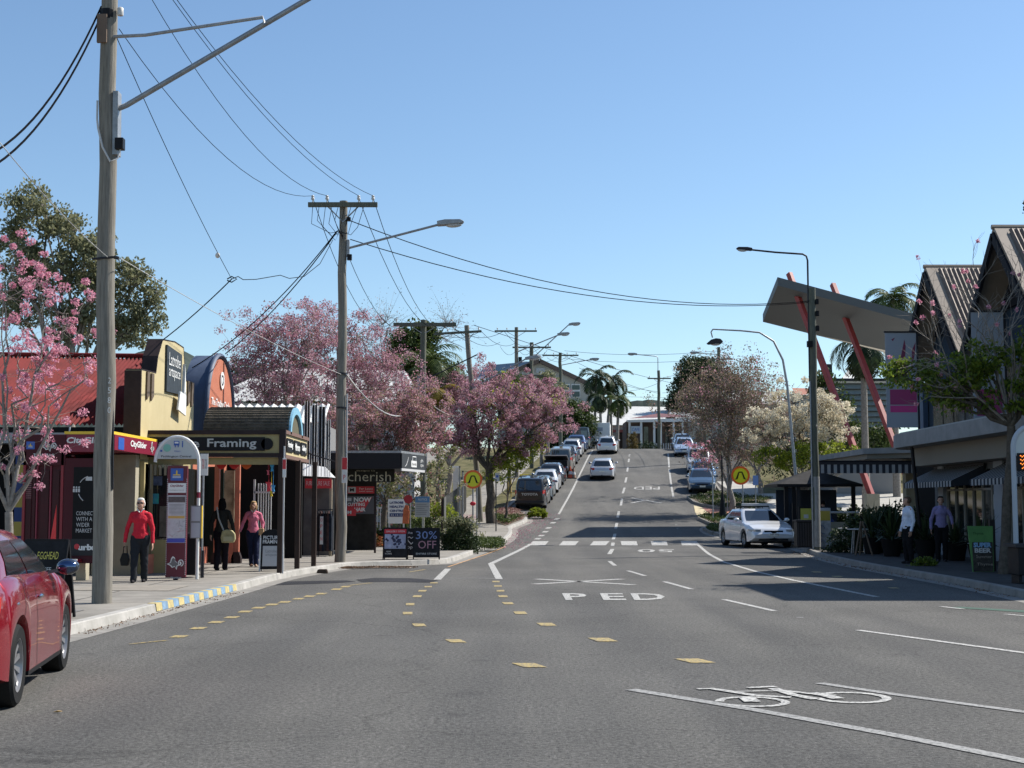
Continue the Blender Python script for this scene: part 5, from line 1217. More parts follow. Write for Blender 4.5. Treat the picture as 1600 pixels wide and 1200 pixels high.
txt('lettering', 'urban', gb, xl(131)+.17, z(855), .44, .12, M_wh, y=-.039, bold=.05); MB().ell((xl(125), -.037, z(854)), (.055,.006,.055), 12, 6).build('logo_drop', M_red, gb)
for px in (99, 40, 173): MB().box(xl(px)-.025, xl(px)+.025, -.03, .03, 0, ztop-.4).build('frame_post', mat('red frame', (.22,.008,.02), .4), t)
MB().box(x0, x0+.05, .1, 4.3, .3, ztop-.4).build('back_glass', M_maroon, t)
for k, yy in enumerate((1.5, 3.0, 4.3)): MB().box(x0, x0+.06, yy-.03, yy+.03, 0, ztop-.36).build('frame_post', M_maroonf, t)
b_ = MB().box(xl(103), xl(133), -.35, .25, z(878), z(873)).build('bench_seat', mat('red frame', (.35,.012,.03)), t); MB().box(xl(113), xl(113)+.05, -.1, -.04, 0, z(878)).build('bench_leg', mat('red frame', (.35,.012,.03)), t)
MB().box(xl(103), xl(133)+.01, -.36, -.34, z(875), z(872.5)).build('seat_edge_glint', M_wh, b_)  # white strip paints the sunlit edge of the seat
MB().box(xl(115), xl(130), .35, .6, 0, z(880)).build('concrete_block', M_beige, t)
# blue and yellow chequered pillar
t = thing('chequered_pillar', 'square pillar banded in blue and yellow left of the shelter', 'pillar', (at(31,800,28.4).x, 28.4, KH))
for k in range(10):
    z0 = .0 + .285*k; MB().box(-.085, .085, -.085, .085, z0, z0+.285).build('band', mat('pillar yellow', (.40,.30,.06), .7) if k % 2 else mat('pillar blue', (.02,.045,.16), .7), t)
# dark shop at the far left behind the tree
t = thing('corner_shop', 'dim blue shop front at far left behind the tree trunk', 'shop', (-11.5, 30.4, 0))
MB().box(-3, 1.0, 0, .2, 0, 3.0).build('wall', M_blk2, t); MB().box(-3, .35, -.02, -.0, .9, 2.3).build('window', mat('blue window', (.06,.10,.17), .1), t)
MB().box(-3, 3.2, -.6, -.5, 2.93, 3.14).build('awning_edge', mat('pale awning sheet', (.32,.33,.33)), t)

# ------------------------------------------------------------------ footpath furniture, left
def aboard(label, px, pyb, wpx, hpx, Y, board, frame, rz=0, lean=.12, draw=None, arch_=False, group=None):
    s = F / Y; W_, H_ = wpx / s, hpx / s; p = at(px, 700, Y); t = thing('sandwich_board', label, 'sandwich board', (p.x, Y, prof(Y) + KH), rz, group)
    MF = Matrix.Translation((0, -.22, 0)) @ Matrix.Rotation(-math.atan(.22/H_), 4, 'X'); MBk = Matrix.Translation((0, .22, 0)) @ Matrix.Rotation(math.atan(.22/H_), 4, 'X')
    for nm, M_ in (('front_panel', MF), ('back_panel', MBk)):
        q = MB()
        if arch_: q.prism([(-W_/2, .05), (-W_/2, H_*.8)] + [(-W_/2*math.cos(math.pi*i/10), H_*.8 + H_*.2*math.sin(math.pi*i/10)) for i in range(1, 10)] + [(W_/2, H_*.8), (W_/2, .05)], -.012, .012, M_)
        else: q.box(-W_/2, W_/2, -.012, .012, .06, H_, M_)
        pnl = q.build(nm, board, t)
        for x in (-W_/2, W_/2): MB().bar(M_ @ Vector((x, 0, 0)), M_ @ Vector((x, 0, H_*(.8 if arch_ else 1))), .03).build('side_rail', frame, pnl)
        if not arch_:
            for zz in (.07, H_): MB().bar(M_ @ Vector((-W_/2, 0, zz)), M_ @ Vector((W_/2, 0, zz)), .03).build('cross_rail', frame, pnl)
        if nm == 'front_panel' and draw: draw(pnl, W_, H_, M_)
    return t
def T(par, s, x, zz, w_, h_, m, M_, bold=0.): return txt('lettering', s, par, x, zz, w_, h_, m, y=-.016, M=M_, bold=bold)
def d_egg(p, W_, H_, M_):
    T(p, 'EGGHEAD', .05, H_*.80, W_*.5, .10, M_chy, M_); T(p, 'POACHED EGGS', .05, H_*.50, W_*.7, .07, M_chw, M_); T(p, 'HIGH ROAST $5', .08, H_*.40, W_*.7, .07, M_chw, M_); T(p, 'COFFEE', .0, H_*.62, W_*.4, .06, M_chw, M_)
aboard('leaning black chalk menu board behind the red hatchback', 78, 990, 70, 122, 18.6, M_chalk, M_black, rz=R(-10), draw=d_egg)
def d_pic(p, W_, H_, M_):
    T(p, 'PICTURE', 0, H_*.80, W_*.75, .085, M_wh, M_, .02); T(p, 'FRAMING', 0, H_*.70, W_*.78, .085, M_wh, M_, .02)
    MB().box(-W_*.38, W_*.38, -.02, -.014, H_*.12, H_*.60, M_).build('white_panel', M_lgrey, p); T(p, 'Latrobe', 0, H_*.48, W_*.5, .07, M_grey, Matrix.Translation((0,-.006,0)) @ M_); T(p, 'artspace', 0, H_*.38, W_*.5, .07, M_grey, Matrix.Translation((0,-.006,0)) @ M_)
aboard('arch topped framing sandwich board with white rim by the first post', 427, 894, 34, 66, 31.8, M_chalk, M_wh, rz=R(4), draw=d_pic, arch_=True)
def d_gal(p, W_, H_, M_):
    MB().box(-W_*.47, W_*.47, -.02, -.014, H_*.82, H_*.96, M_).build('red_header', M_red, p); T(p, 'GALLERY OPEN', 0, H_*.89, W_*.8, .045, M_wh, Matrix.Translation((0,-.007,0)) @ M_)
    pic = MB().box(-W_*.45, W_*.45, -.02, -.014, H_*.34, H_*.80, M_).build('picture', mat('pale blue print', (.30,.33,.45), .6, var=.4, vscale=5), p)
    for k in range(26):
        x = rnd.gauss(0, .14)*W_*1.3; zz = H_*(.56 + rnd.gauss(0, .085)); MB().ell(M_ @ Vector((x, -.024, zz)), (.03,.006,.035), 7, 5).build('picture_blob', mat('navy blob', (.02,.025,.07), .6), pic)
    T(p, 'NEW\nWORKS', -W_*.28, H_*.22, W_*.3, .10, M_chw, M_)
aboard('sandwich board with red header and blue picture', 619, 875, 36, 50, 38.6, M_chalk, M_black, draw=d_gal, group='three sandwich boards on the kerb corner')
def d_30(p, W_, H_, M_):
    T(p, '30%', 0, H_*.78, W_*.82, .22, mat('blue chalk', (.18,.25,.45), .9), M_); T(p, 'OFF', .02, H_*.47, W_*.7, .22, mat('pink chalk', (.42,.22,.26), .9), M_); T(p, 'ENTIRE STORE', 0, H_*.18, W_*.8, .05, M_chw, M_)
aboard('sandwich board chalked 30% off beside the bush', 667, 874, 40, 49, 38.8, M_chalk, M_black, rz=R(4), draw=d_30, group='three sandwich boards on the kerb corner')
def d_ch(p, W_, H_, M_):
    T(p, 'cherish', .02, H_*.86, W_*.7, .07, M_chw, M_); T(p, 'open', .02, H_*.32, W_*.6, .09, M_chw, M_)
    q = MB(); q.tube([M_ @ Vector((-.02 + .12*a, -.018, H_*.6 + .12*c)) for a, c in ((0,-1),(-.8,-.1),(-.9,.5),(-.5,.8),(0,.4),(.5,.8),(.9,.5),(.8,-.1),(0,-1))], .012, 5); q.build('heart', M_chw, p)
aboard('plain black board with chalk heart behind the other two', 645, 868, 27, 45, 40.4, M_chalk, M_black, draw=d_ch, group='three sandwich boards on the kerb corner')
# bus stop blade with arch head
Yb = 28.3; s = F/Yb; bp = at(311, 700, Yb)
t = thing('bus_stop_sign', 'white curved bus stop sign with arch shaped header panel', 'bus stop sign', (bp.x, Yb, KH))
zz = lambda py: Z(py, Yb) - KH; xx = lambda px: at(px, 700, Yb).x - bp.x
pts = [Vector((xx(311.5), 0, 0)), Vector((xx(311.5), 0, zz(760))), Vector((xx(311), 0, zz(722)))] + [Vector((xx(277) + (xx(311)-xx(277))*math.cos(a), 0, zz(722) + (zz(682.5)-zz(722))*math.sin(a))) for a in [i*math.pi/14 for i in range(1, 15)]]
MB().tube(pts, [.034]*len(pts), 10).build('post', M_wh, t, smooth=60)
q = MB(); q.prism([(xx(243), zz(717))] + [(xx(276) + (xx(309)-xx(276))*math.cos(math.pi - i*math.pi/16), zz(717) + (zz(685)-zz(717))*math.sin(i*math.pi/16)) for i in range(17)], -.02, .02); hp = q.build('header_panel', mat('pale sign face', (.50,.53,.52), .5), t)
txt('lettering', 'Paddington Central', hp, xx(276), zz(713.5), .60, .055, M_black, y=-.026); txt('lettering', 'Metro', hp, xx(278), zz(705), .12, .03, M_bluem, y=-.026)
MB().ell((xx(261.5), -.024, zz(700)), (.08,.004,.08), 18, 6).build('green_dot', mat('mint', (.22,.50,.40), .6), hp)
q = MB(); q.prism([(xx(272),zz(696)),(xx(272),zz(689)),(xx(280.5),zz(689)),(xx(280.5),zz(696))], -.028, -.022); q.prism([(xx(273.5),zz(699)),(xx(273.5),zz(696)),(xx(275),zz(696)),(xx(275),zz(699))], -.028, -.022); q.prism([(xx(278),zz(699)),(xx(278),zz(696)),(xx(279.5),zz(696)),(xx(279.5),zz(699))], -.028, -.022); bu = q.build('bus_icon', M_bluem, hp)
MB().box(xx(273.3), xx(279.3), -.031, -.027, zz(693), zz(690.3)).build('icon_window', M_wh, bu); MB().ell((xx(285.5), -.024, zz(690.5)), (.015,.004,.015), 8, 5).build('person_icon', M_bluem, hp); MB().box(xx(284.7), xx(286.3), -.027, -.022, zz(699), zz(692)).build('person_icon', M_bluem, hp)
MB().box(xx(251), xx(254), -.027, -.022, zz(706), zz(703)).build('small_mark', M_bluem, hp)
tc_ = MB().box(xx(300.5), xx(317), -.05, -.03, zz(841), zz(790)).build('timetable_case', M_grey, t)
for a_, c_ in ((791.5,814),(817,840)): MB().box(xx(302), xx(315.5), -.055, -.05, zz(c_), zz(a_)).build('timetable', mat('paper', (.45,.46,.50), .5), tc_)
MB().box(xx(317), xx(318.6), -.05, .02, zz(841), zz(790)).build('case_edge', M_ylw, tc_); MB().lathe([(.036, zz(778)), (.036, zz(769))], 12, Matrix.Translation((xx(311.5),0,0))).build('maroon_band', M_maroonf, t)
# parking sign behind
t = thing('parking_sign', 'white and red parking sign on thin post behind the bus stop blade', 'parking sign', (at(316.5,800,28.9).x, 28.9, KH))
zq = lambda py: Z(py, 28.9) - KH
MB().tube([(0,0,0),(0,0,zq(711))], .025, 8).build('post', M_steel, t, smooth=60); pn = MB().box(-.06, .10, -.035, -.02, zq(743), zq(709)).build('sign_plate', M_wh, t)
txt('lettering', 'TAXI', pn, .0, zq(725), .05, .2, M_red, y=-.04); txt('lettering', 'ZONE', pn, .06, zq(725), .04, .2, M_grey, y=-.04); MB().tube([(0.03,-.03,0),(0.03,-.03,zq(860))], .03, 8).build('stub_post', M_dsteel, t)
# maroon totem
Yt = 28.0; tp_ = at(278.5, 700, Yt); s = F/Yt
t = thing('bus_stop_totem', 'maroon bus stop totem with map and timetable panel', 'totem', (tp_.x, Yt, KH)); zz = lambda py: Z(py, Yt) - KH; xx = lambda px: at(px, 700, Yt).x - tp_.x
bd = MB().box(xx(263), xx(294.5), -.04, .04, .05, zz(728)).build('body', mat('totem maroon', (.115,.009,.022), .5), t, bevel=.008); MB().box(xx(275), xx(282), -.02, .02, -.02, .06).build('foot', M_dsteel, t)
q = MB()
for k in range(46):
    for x in (263.8, 293.7): q.box(xx(x)-.006, xx(x)+.006, -.046, -.042, .10+.0415*k, .122+.0415*k)
q.build('dashed_edge', M_lgrey, bd)
cr_ = MB().box(xx(268.5), xx(288), -.05, -.041, zz(751), zz(732)).build('city_crest', M_bluem, bd); towerlogo(cr_, xx(278), zz(741), .24, -.052)
wp = MB().box(xx(264.8), xx(292.7), -.047, -.041, zz(770), zz(755)).build('name_panel', M_wh, bd); txt('lettering', 'CityGlider', wp, xx(278.5), zz(759.5), .27, .055, M_maroonf, y=-.05, bold=.03, slant=.15); txt('lettering', 'Paddington Central', wp, xx(278.5), zz(766), .28, .03, M_grey, y=-.05)
mp_ = MB().box(xx(264.8), xx(292.7), -.047, -.041, zz(848), zz(774)).build('info_panel', mat('info paper', (.52,.52,.54), .5, var=.15, vscale=9), bd)
MB().box(xx(265.5), xx(292), -.050, -.046, zz(785), zz(776)).build('dark_table', mat('dark table', (.10,.08,.08), .6, var=.6, vscale=40), mp_); MB().box(xx(266), xx(291.5), -.050, -.046, zz(810), zz(806)).build('amber_bar', mat('amber', (.6,.38,.10), .6), mp_)
MB().box(xx(265), xx(292.5), -.050, -.046, zz(847.5), zz(841)).build('blue_bar', mat('blue bar', (.06,.08,.42), .6), mp_)
for k in range(8): MB().box(xx(267), xx(290), -.050, -.046, zz(788.6+2.1*k), zz(787.9+2.1*k)).build('text_line', M_grey, mp_)
for k in range(12):
    a = Vector((xx(266+24*rnd.random()), -.049, zz(813+25*rnd.random()))); c_ = Vector((min(xx(292), max(xx(265.5), a.x + rnd.gauss(0,.08))), -.049, min(zz(812), max(zz(840), a.z + rnd.gauss(0,.06))))); MB().tube([a, c_], .003, 4).build('map_line', mat('map line %d' % (k % 3), ((.4,.12,.15),(.15,.15,.2),(.3,.3,.3))[k % 3], .6), mp_)
glider(bd, xx(277), zz(880), .30, -.042); txt('lettering', 'TRANSLink', bd, xx(280), zz(902.5), .22, .035, M_lgrey, y=-.045, bold=.03)
# black litter bin behind totem
t = thing('litter_bin', 'slim dark litter bin tucked behind the maroon totem', 'bin', (at(300,800,29).x, 29, KH)); MB().box(-.12,.12,-.14,.14,.05,.82).build('body', M_black, t, bevel=.02); MB().box(-.13,.13,-.15,.15,.83,.90).build('lid', M_dsteel, t, bevel=.01)
# window display: dark window with poster colours behind the woman in red
t = thing('gallery_window', 'gallery shop window with small green and blue prints', 'window', (at(244,800,30.9).x, 30.9, KH))
MB().box(-.30,.32,0,.06,.75,2.35).build('pane', M_shopglass, t); MB().box(-.36,.38,-.03,.0,.0,.72).build('stall_riser', M_olive, t)
MB().box(-.24,.05,-.012,-.002,1.50,1.72).build('print', mat('green print', (.03,.40,.28), .5, col2=(.03,.10,.3), vscale=9), t); MB().box(-.22,.12,-.012,-.002,1.9,2.1).build('print', mat('blue print', (.05,.07,.12), .5, var=.5, vscale=9), t)
for k in range(5): MB().box(-.28+.11*k,-.23+.11*k,-.02,-.004,2.12,2.35).build('blind_slat', mat('blind slat', (.30,.26,.18)), t)
MB().box(.08,.30,-.02,-.004,.78,1.45).build('curtain', mat('curtain', (.12,.10,.08), .9, var=.4, vscale=7), t)
# thin parking sign at the awning post
t = thing('parking_sign', 'narrow red and white parking sign seen edge on at the awning corner', 'parking sign', (at(443,800,30.6).x, 30.6, KH)); MB().tube([(0,0,0),(0,0,2.75)], .018, 8).build('post', M_lgrey, t)
pn = MB().box(-.03, .05, -.04, -.025, Z(746,30.6)-KH, Z(716,30.6)-KH).build('sign_plate', M_wh, t, bevel=.01); MB().box(-.025, .045, -.045, -.04, Z(733,30.6)-KH, Z(718,30.6)-KH).build('red_panel', M_red, pn)
# ------------------------------------------------------------------ black awning shop (gift shop) and its signs
t = thing('gift_shop', 'black awning gift shop with hanging lettered sign', 'shop', (-4.5, 43, 0))
q = MB(); q.slab([(-2.6,0),(1.1,0),(1.65,2.5),(1.65,4),(-2.6,4)], 2.72, 3.22); aw = q.build('awning', mat('charcoal fascia', (.022,.022,.025), .5), t)
q = MB(); q.slab([(-2.6,-.02),(1.12,-.02),(1.67,2.5),(1.67,2.52),(1.1,0),(-2.6,0)], 3.20, 3.27); q.build('awning_rail', M_steel, aw)
D = Vector((.55, 2.5, 0)).normalized(); Ms = Matrix.Translation((1.1+.012*D.y, -.012*D.x, 0)) @ Matrix.Rotation(math.atan2(D.y, D.x), 4, 'Z')
ep = MB().box(.02, 2.5, -.03, -.005, 2.74, 3.19, Ms).build('end_panel', mat('slate panel', (.05,.055,.06), .5), aw); MB().box(.0, 2.55, -.03, .0, 2.66, 2.735, Ms).build('grey_rail', M_lgrey, aw)
q = MB(); q.box(1.0, 1.6, -.035, -.03, 2.80, 3.0, Ms); q.tube([Ms @ Vector((1.1,-.033,3.0)), Ms @ Vector((1.12,-.033,3.12)), Ms @ Vector((1.48,-.033,3.12)), Ms @ Vector((1.5,-.033,3.0))], .02, 5); q.build('bag_emblem', M_wh, ep); txt('lettering', 'cherish', ep, 1.3, 2.9, .5, .09, M_black, y=-.038, M=Ms)
txt('lettering', 'gifts\nopen', ep, 2.2, 2.95, .35, .28, M_wh, y=-.034, M=Ms); q = MB(); q.tube([Ms @ Vector((.3+.1*k,-.034,2.8+.3*(k/4)**2)) for k in range(5)], .008, 4); q.build('swirl', M_lgrey, ep)
Y_ = 43.6; sx = lambda px: at(px,700,Y_).x + 4.5
hs = MB().box(sx(540), sx(617), .55, .62, Z(753,Y_), Z(732,Y_)).build('hanging_sign', mat('dark sign', (.02,.02,.018), .6), t)
txt('lettering', 'cherish', hs, sx(578), Z(744.5,Y_), sx(611)-sx(544), .30, mat('sand letters', (.42,.40,.30), .7), y=.54, bold=-.005); txt('lettering', 'designs to', hs, sx(572), Z(735.7,Y_), .58, .06, mat('sand letters', (.42,.40,.30)), y=.54)
MB().box(-2.6, -.05, 3.8, 4.0, .14, 2.8).build('back_wall', mat('shop wall dark', (.03,.028,.026), .8, var=.4, vscale=2), t)
MB().box(-.75, -.65, 1.0, 1.1, .14, 2.7).build('post', M_black, t); MB().box(sx(584), sx(587), .9, 1.0, .14, 2.4).build('post', M_dbrown, t)
# red agent boards on the shop front
def board(label, x0, x1, y0, y1, Y, m, par=None, cat='sign', name='sign_board', group=None, rz=0.):
    a = at(x0, y1, Y); c = at(x1, y0, Y); cx = (a.x + c.x)/2; t_ = thing(name, label, cat, (cx, Y, a.z), rz, group)
    w2 = (c.x - a.x)/2; pl = MB().box(-w2, w2, 0, .03, 0, c.z - a.z).build('panel', m, t_); return t_, pl, w2, c.z - a.z
t_, pl, w2, h2 = board('red for lease board with pale square emblem', 543, 586, 760, 771, 44.4, M_red, group='red agent boards')
MB().box(-w2+.02, -w2+.26, -.01, 0, .02, h2-.02).build('emblem', M_lgrey, pl); txt('lettering', 'M', pl, -w2+.14, h2/2, .13, .1, M_black, y=-.015, bold=.05); txt('lettering', 'For Lease', pl, .15, h2*.68, .42, .06, M_wh, y=-.01); txt('lettering', 'retail space', pl, .15, h2*.3, .42, .05, M_wh, y=-.01)
t_, pl, w2, h2 = board('large slate and red board reading now cutting hair', 541, 584, 775, 803, 44.5, mat('slate board', (.09,.09,.10), .6), group='red agent boards')
MB().prism([(-w2,.02),(-w2,h2*.45),(w2*.9,h2*.95),(w2*.2,h2*.1)], -.008, -.002).build('red_wedge', M_red, pl); txt('lettering', 'NOW', pl, .08, h2*.8, .55, .15, M_wh, y=-.014, bold=.04); txt('lettering', 'CUTTING', pl, -.12, h2*.53, .55, .11, M_wh, y=-.014, bold=.03); txt('lettering', 'HAIR', pl, .0, h2*.25, .35, .12, M_wh, y=-.014, bold=.04); MB().box(-w2+.02,-w2+.16,-.012,-.002,h2*.72,h2*.9).build('emblem', M_lgrey, pl)
t_, pl, w2, h2 = board('small bright red board at the foot of the agent signs', 541, 556, 795, 806, 44.2, M_red, group='red agent boards'); txt('lettering', 'M', pl, -.05, h2/2, .12, .1, M_wh, y=-.012, bold=.05)
# white health centre sign behind the sandwich boards
t_, pl, w2, h2 = board('white sign in blue capitals under the tree on posts', 606, 633, 780, 818, 52, M_wh, name='health_sign'); 
for k, s_ in enumerate(('LATROBE', 'HEALTH', 'CENTRE')): txt('lettering', s_, pl, 0, h2*(.86-.17*k), w2*1.6, .085, mat('navy', (.03,.05,.15), .6), y=-.012, bold=.04)
MB().box(-w2*.8, w2*.8, -.014, -.004, h2*.28, h2*.42).build('dark_bar', mat('navy', (.03,.05,.15)), pl); txt('lettering', '32 12 11', pl, 0, h2*.35, w2*1.3, .06, M_wh, y=-.02)
for x in (-w2+.05, w2-.05): MB().box(x-.03, x+.03, .03, .07, -.75, .2).build('post', M_lgrey, t_)
# thin white noticeboard near third pole
Yn = 47.0; p = at(661, 860, Yn); t = thing('noticeboard', 'pale noticeboard with blue heading on a post beside the third pole', 'noticeboard', (p.x, Yn, KH)); zz = lambda py: Z(py, Yn) - KH; xx = lambda px: at(px,700,Yn).x - p.x
MB().box(-.04,.04,.0,.06,0,zz(778)).build('post', mat('cream post', (.45,.43,.36), .8), t); pn = MB().box(xx(649), xx(672), -.03, 0, zz(808), zz(775.5)).build('panel', mat('grey notice', (.40,.40,.40), .6), t)
MB().box(xx(649.5), xx(671.5), -.036, -.03, zz(785), zz(776)).build('blue_heading', mat('notice blue', (.09,.22,.42), .6), pn); txt('lettering', 'NOTICE', pn, xx(661), zz(780.5), .3, .07, M_wh, y=-.04)
for k in range(6): MB().box(xx(651), xx(661+9*rnd.random()), -.034, -.03, zz(789+3*k), zz(788+3*k)).build('text_line', M_grey, pn)
# small stop-like red sign, orange vest rack
Yn = 50; p = at(641, 840, Yn); t = thing('red_sign', 'small red sign with orange jacket hanging on its post', 'sign', (p.x, Yn, KH)); zz = lambda py: Z(py, Yn) - KH
MB().tube([(0,0,0),(0,0,zz(768))], .02, 6).build('post', M_steel, t); q = MB(); q.lathe([(.16,0),(.16,.02)], 8, Matrix.Translation((-.08,-.03,zz(780))) @ Matrix.Rotation(R(90),4,'X')); q.build('disc', mat('deep red', (.35,.02,.03), .6), t)
MB().prism([(-.28,zz(818)),(-.25,zz(796)),(-.18,zz(789)),(-.08,zz(790)),(-.04,zz(800)),(-.06,zz(818))], -.05, .08).build('orange_jacket', mat('orange cloth', (.45,.12,.05), .9, var=.3, vscale=9), t)
# dress rack
Yn = 41.0; p = at(508, 858, Yn); t = thing('clothes_rack', 'dark clothes rack with white vertical sign outside the boutique', 'clothes rack', (p.x, Yn, KH))
for x in (-.2,.2): MB().tube([(x,0,0),(x,0,1.35)], .015, 6).build('upright', M_dsteel, t)
MB().tube([(-.22,0,1.35),(.22,0,1.35)], .015, 6).build('rail', M_dsteel, t)
for k in range(6): x = -.18+.07*k; MB().prism([(x-.03,.15+.05*(k%2)),(x-.04,1.1),(x,1.3),(x+.04,1.1),(x+.035,.15)], -.22, .22).build('garment', mat('dark cloth %d' % (k%3), ((.02,.018,.02),(.05,.03,.03),(.015,.02,.03))[k%3], .95, var=.4, vscale=6), t)
sg = MB().box(-.12,-.03,-.27,-.24,.35,1.15).build('white_sign', M_lgrey, t)
for k, s_ in enumerate('OPEN'): txt('lettering', s_, sg, -.075, 1.05-.18*k, .06, .10, M_red, y=-.275)
# pink sale banner and pale small awning
t = thing('boutique_awning', 'pale grey lean-to awning with red lettered banner beneath', 'awning', (at(490,740,41).x, 41, 0)); zz = lambda py: Z(py, 41); xx = lambda px: at(px,700,41).x - at(490,740,41).x
MB().hexa([(xx(468),0,zz(743)),(xx(521),0,zz(746)),(xx(521),.6,zz(746)),(xx(468),.6,zz(743))], [(xx(462),1.2,zz(722)),(xx(500),1.2,zz(728)),(xx(500),1.3,zz(728)),(xx(462),1.3,zz(722))]).build('canopy', M_lgrey, t)
bn = MB().box(xx(477), xx(518), .05, .08, zz(763), zz(748)).build('banner', M_red, t); txt('lettering', 'FURNITURE SALE', bn, xx(497), zz(755), .68, .13, mat('pink text', (.7,.45,.45), .7), y=.044)
MB().box(xx(470), xx(518), .7, .75, .14, 2.4).build('shop_front', mat('grey interior', (.10,.10,.10), .5, var=.4, vscale=2), t); MB().box(xx(514), xx(518), .2, .3, .14, 2.4).build('post', mat('tan post', (.35,.3,.22), .8), t); MB().box(xx(456), xx(472), .8, .85, .14, 2.3).build('dark_door', M_blk2, t)
# terracotta planters with leafy plants
for k, (px, lb) in enumerate(((544.5, 'left tan planter tub with leafy shrub'), (557.5, 'middle tan planter tub with leafy shrub'), (567, 'right white planter tub with leafy shrub'))):
    Yp = 50 - 1.0*(k == 9); p = at(px, 850, Yp); t = thing('planter', lb, 'planter', (p.x, Yp, KH), 0, 'planter tubs before the gift shop'); s_ = .9 if k == 2 else 1
    MB().lathe([(.12,0),(.155,.05),(.17,.36),(.185,.38),(.185,.42),(.16,.42),(.15,.38)], 16).build('tub', mat('tan tub', (.48,.36,.22), .8, var=.1, vscale=5) if k < 2 else M_lgrey, t, smooth=40)
    cl = [(rnd.gauss(0,.12), rnd.gauss(0,.12), .55+rnd.random()*.45) for _ in range(16)]; leafmesh('foliage', cl, 34, .14, .08, GREEN, t); MB().tube([(0,0,.35),(.02,0,.8)], .015, 5).build('stem', M_barkd, t)
# white rails at the shop boundary
t = thing('white_railing', 'white timber railing behind the agent boards', 'railing', (at(570,820,52).x, 52, KH))
for k in range(12): MB().box(-.55+.1*k, -.52+.1*k, 0, .03, .6, 1.35).build('baluster', M_lgrey, t)
MB().box(-.6,.62,-.01,.04,1.35,1.40).build('handrail', M_lgrey, t); MB().box(-.6,.62,-.01,.04,.56,.60).build('lower_rail', M_lgrey, t); MB().box(-.62,.64,.05,.12,0,.55).build('base_board', M_dbrown, t)
# dark timber fence along the left footpath
t = thing('paling_fence', 'dark grey paling fence running along the footpath uphill', 'fence', (0,0,0)); t.location = (0,0,0)
FP = [Vector((-2.6, 54)), Vector((-2.9, 62)), Vector((-2.85, 70)), Vector((-2.6, 80))]; fr = resamp(FP, .22)
q = MB()
for p in fr:
    z0 = prof(p.y)+KH; q.box(p.x-.012, p.x+.012, p.y-.05, p.y+.05, z0+.05, z0+1.75 + .04*rnd.random())
o = q.build('palings', planks('grey palings', (.05,.05,.048), (.12,.12,.11)), t); o['kind'] = 'stuff'
for p in fr[::11]: z0 = prof(p.y)+KH; MB().box(p.x-.1, p.x-.02, p.y-.05, p.y+.05, z0, z0+1.7).build('post', M_dbrown, t)
for h_ in (.4, 1.4): MB().tube([(p.x-.04, p.y, prof(p.y)+KH+h_) for p in fr], .03, 4).build('rail', M_dbrown, t)
t = thing('white_gate_post', 'white painted gate post at the far end of the paling fence', 'gate post', (at(712,800,82).x, 82, gz(0,82))); MB().box(-.16,.16,-.08,.08,0,2.4).build('post', M_lgrey, t); MB().box(-.2,.2,-.1,.1,2.4,2.5).build('cap', M_wh, t)
# pedestrian crossing signs
def pedsign(label, px, py, Y, rpx, legs, zbase, grp='round yellow crossing signs'):
    p = at(px, py, Y); r = rpx/F*Y; t = thing('crossing_sign', label, 'road sign', (p.x, Y, zbase), 0, grp); zc = p.z - zbase
    for dx in legs: MB().tube([(dx,.03,0),(dx,.03,zc+r*.5)], .03, 8).build('post', M_steel, t)
    Mr = Matrix.Translation((0,0,zc)) @ Matrix.Rotation(R(90),4,'X')
    q = MB(); q.lathe([(r,0),(r,.012),(.001,.012)], 40, Mr); d = q.build('disc', mat('orange rim', (.85,.13,.015), .4), t)
    q = MB(); q.lathe([(r*.78,.013),(r*.78,.018),(.001,.018)], 40, Mr); d2 = q.build('yellow_face', mat('lime yellow', (.75,.72,.02), .4), d)
    q = MB()
    for s_ in (-1, 1):
        q.prism([(s_*r*.02*8*.5+s_*r*.02, zc+r*.40),(s_*r*.16+s_*r*.06, zc+r*.38),(s_*r*.50, zc-r*.30),(s_*r*.33, zc-r*.36)] if True else [], -.026, -.019)
        q.prism([(s_*r*.30, zc-r*.26),(s_*r*.52, zc-r*.34),(s_*r*.62, zc-r*.34),(s_*r*.56, zc-r*.44),(s_*r*.34, zc-r*.38)], -.027, -.020)
    q.box(-r*.18, r*.18, -.0275, -.020, zc+r*.30, zc+r*.42); q.build('walking_legs', M_black, d2); return t
Yc = 55.0; t = pedsign('round yellow crossing sign with orange rim on the left corner', 739, 749, Yc, 14.5, (-.0,), KH)
MB().ell((0,-.05,Z(787,Yc)-KH), (.12,.05,.08), 10, 6).build('red_ribbon', mat('ribbon red', (.6,.02,.04), .6), t)
pedsign('round yellow crossing sign with orange rim on the right island', 1157, 743, 66, 14.5, (.10,), prof(66)+KH)
for k, (px, Yq, h_) in enumerate(((718, 58, 3.0), (723, 57, 2.8), (745, 58, 2.9), (775, 66, 2.4))):
    t = thing('sign_pole', ('leftmost bare steel sign pole by the green bush', 'thin steel pole just right of the leftmost one', 'thin pole directly behind the left crossing sign', 'thin dark pole in the petal covered bed')[k], 'pole', (at(px,800,Yq).x, Yq, prof(Yq)+KH)); MB().tube([(0,0,0),(0,0,h_)], .028, 8).build('shaft', M_steel if k < 3 else M_dsteel, t)
    MB().lathe([(.034,h_-.03),(.034,h_+.02),(.01,h_+.03)], 8).build('cap', M_dsteel, t)
Yq = 72; t = thing('small_blue_sign', 'small pale sign plate on the pink tree trunk', 'sign', (at(777,740,Yq).x, Yq-.4, Z(752,Yq))); MB().box(-.11,.11,0,.02,0,.42).build('plate', M_lgrey, t); MB().box(-.06,.06,-.006,0,.18,.3).build('blue_mark', M_bluem, t)
